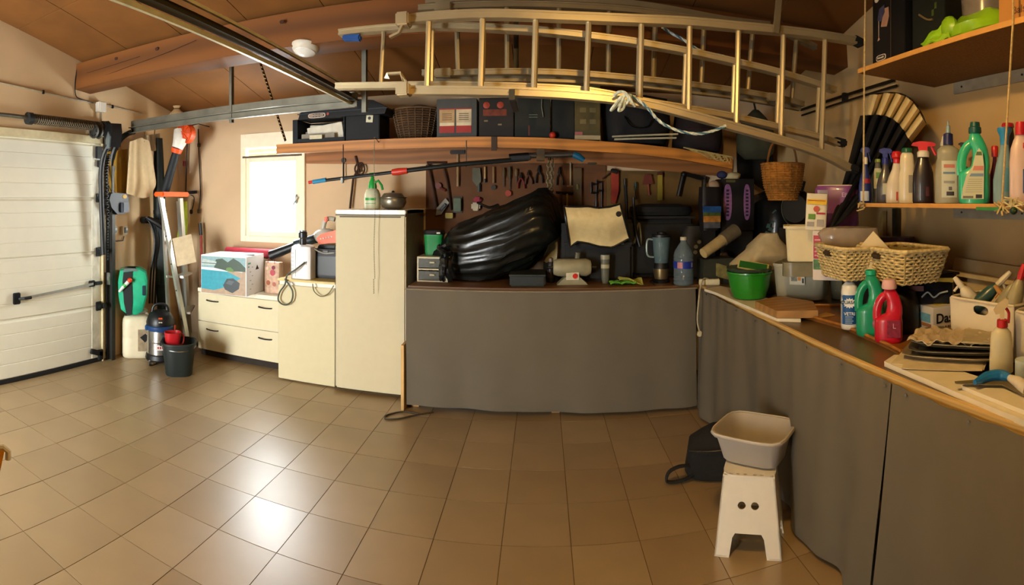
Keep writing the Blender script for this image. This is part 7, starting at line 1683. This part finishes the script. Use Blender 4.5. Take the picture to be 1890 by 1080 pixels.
for q_ in range(7): mb.slab([(-w*(.55-.03*q_), -w*.63-.0035, H*(.15+.028*q_)), (w*.5, -w*.63-.0035, H*(.15+.028*q_)), (w*.5, -w*.63-.0035, H*(.158+.028*q_)), (-w*(.55-.03*q_), -w*.63-.0035, H*(.158+.028*q_))], (0, .001, 0))
obj('label_lines', mb, M('a2a48a', .5), t, kind='stuff')
sb('red and black bottle squeezed between the mint jug and the clear blue bottle', 1836, 290, 9, P_sl(11), '8a1420', 20, X=1.85, kind='cap', cc='b81c22', capprof=[(1.6, 0), (1.8, .9), (1.5, 1)])
sb('clear pale blue bottle with a bright blue pump head', 1850, 268, 17, [(0, 16), (.04, 17), (.4, 17), (.7, 14, 3), (.9, 9, 4), (1, 8, 4)], '7fa4b4', 32, X=1.74, kind='cap', cc='1a7ab8', alpha=.75, capprof=[(1, 0), (1.1, .5), (1.7, .8), (1.7, .97), (1.2, 1.0)], labels=(('blue_label', .2, .6, 6, 6, '4a86a8'),))
sb('white and pink bottle with blue stripes at the picture edge', 1884, 250, 20, [(0, 20), (.04, 21), (.6, 21), (.8, 19), (.92, 14), (1, 9)], 'cdb4b0', 24, X=1.7, kind='cap', cc='b81c2c', labels=(('blue_label', .15, .5, 6, 10, '2c4a8a'), ('red_mark', .8, .88, 6, 10, 'b02a34')))
sb('black bottle lying behind the blue pump bottle', 1860, 236, 16, [(0, 12), (.5, 12), (.9, 12), (1, 10)], '151216', 8, X=2.05, kind='cap', cc='a81c2c')
t = T('tied_plastic_strip', 'frayed pale plastic strip and green bead tied to the shelf rope', 'plastic strip', at(1866, 384, d=2.12)+Vector((-.01, 0, 0)), 0)
mb = MB(); rn = random.Random(9)
for j in range(12): mb.tube(smooth_path([(0, 0, .01), (rn.uniform(-.01, .01), rn.uniform(-.04, .04), rn.uniform(.0, .05)), (rn.uniform(-.02, .0), rn.uniform(-.08, .08), rn.uniform(-.02, .05))], 3), .004, 4)
obj('frayed_strands', mb, M('c2b48c', .7), t, kind='stuff'); obj('green_bead', MB().ball((-.01, -.03, -.01), .016, 10), M('14351c', .5), t); obj('green_tape', MB().box((0, .1, -.004), (.006, .16, .014)), M('2c7a34', .5), t)
# things on the upper shelf
zu = 2.336
k = 0
def ub(x, X): return at(x, 0, X=X)
q = at(1614, 118, z=zu); q2 = at(1680, 92, z=zu)
t = T('appliance_carton', 'black carton with an oval badge and coffee picture on the upper right shelf', 'carton', (1.70, 2.36, zu), -pi/2)
W, H = .30, .62
obj('carton', MB().bb((.02, 0, 0), (W, .3, H), .003), M('0b0c10', .45), t)
fx_, fy_ = .02, -.0025
obj('badge', MB().slab([(.1+a, -.003, .035+b) for a, b in rr(.042, .016, 4, 20)], (0, .002, 0)), M('cfc0b4', .5), t); obj('badge_inner', MB().slab([(.1+a, -.004, .035+b) for a, b in rr(.037, .012, 4, 20)], (0, .002, 0)), M('14161c', .5), t)
text('DeLonghi', .0145, M('d8ccc0', .5), t, (.1, -.0055, .035), bold=.0003)
obj('cup_picture', MB().slab([(x_, -.003, z_) for x_, z_ in ((.1, .2), (.15, .19), (.17, .24), (.165, .29), (.125, .29), (.115, .25))], (0, .002, 0)), M('a07a68', .5), t)
obj('machine_picture', MB().slab([(x_, -.0035, z_) for x_, z_ in ((.07, .24), (.1, .23), (.135, .27), (.13, .31), (.085, .3))], (0, .002, 0)), M('3a3c5a', .5, var=.5, scale=40), t)
obj('steam_line', MB().bb((.078, -.003, .15), (.08, 0, .24)), M('b8a89c', .5), t); obj('tip_mark', MB().slab([(.07, -.003, .13), (.08, -.003, .15), (.09, -.003, .135)], (0, .002, 0)), M('c09a90', .5), t)
obj('teal_corner', MB().slab([(.1, -.003, .0), (.17, -.003, .0), (.17, -.003, .014)], (0, .002, 0)), M('1c5a78', .5), t)
obj('top_letters', MB().lathe([(.014, -.003), (.018, -.003), (.018, 0), (.014, 0)], (.06, 0, .36), 12, axis='y'), M('c8c0b4', .5), t)
obj('fold_edge', MB().bb((.183, -.003, 0), (.186, 0, H)), M('4a3a30', .5), t)
t = T('dark_carton', 'very dark green carton behind the lime bag on the upper right shelf', 'carton', (1.74, 2.05, zu), -pi/2)
obj('carton', MB().bb((.0, 0, 0), (.24, .3, .5), .003), M('0c110c', .6), t)
obj('ribbon', MB().tube(smooth_path([(.06, -.006, .2), (.12, -.008, .16), (.16, -.006, .15)], 3), .005, 6), M('6a5a3c', .6), t)
for k_ in range(2): obj('print_spot', MB().bb((.15+.02*k_, -.003, .17+.03*k_), (.165+.02*k_, 0, .2+.03*k_)), M('3c4a1c', .6), t)
t = T('clear_bucket', 'clear plastic tub wrapped in a lime green bag on the upper right shelf', 'tub', (1.84, 1.62, zu), 0)
obj('tub', MB().lathe([(.1, 0), (.12, .02), (.13, .16), (.135, .17), (.135, .18), (.125, .17), (.11, .03)], (0, 0, .06), 26), M('8a8078', .2, alpha=.6), t)
R = [[(a*s_*(1+.1*sin(a*50+z*60)), b*s_*(1+.1*sin(b*46+z*50)), z) for a, b in rr(.16, .19, 2.4, 30)] for s_, z in ((.85, 0), (1, .02), (.95, .06), (.85, .1), (.7, .12))]
obj('lime_bag', MB().loft(R), M('86b41c', .35, coat=.2), t, sharp=40)
obj('bag_knot', MB().ball((-.14, .12, .07), (.03, .05, .05), 10), M('86b41c', .35), t)
obj('bag_tail', MB().grid(lambda u, v: (-.15-.01*sin(v*7), .1+.2*u, .01+.1*v*(1-u*.8)+.01*sin(u*12)), 10, 8, .004), M('8fbe20', .4), t, sharp=50)
t = T('cardboard_box', 'brown cardboard box with handwriting at the right end of the upper shelf', 'box', (1.70, 1.44, zu), -pi/2)
obj('box', MB().bb((0, 0, 0), (.4, .35, .3), .003), M('b07a3c', .75, var=.06), t); obj('flap', MB().bb((0, -.001, .296), (.4, .17, .301)), M('a87436', .75), t)
text('Balsa', .045, M('6a4424', .6), t, (.12, -.002, .05))
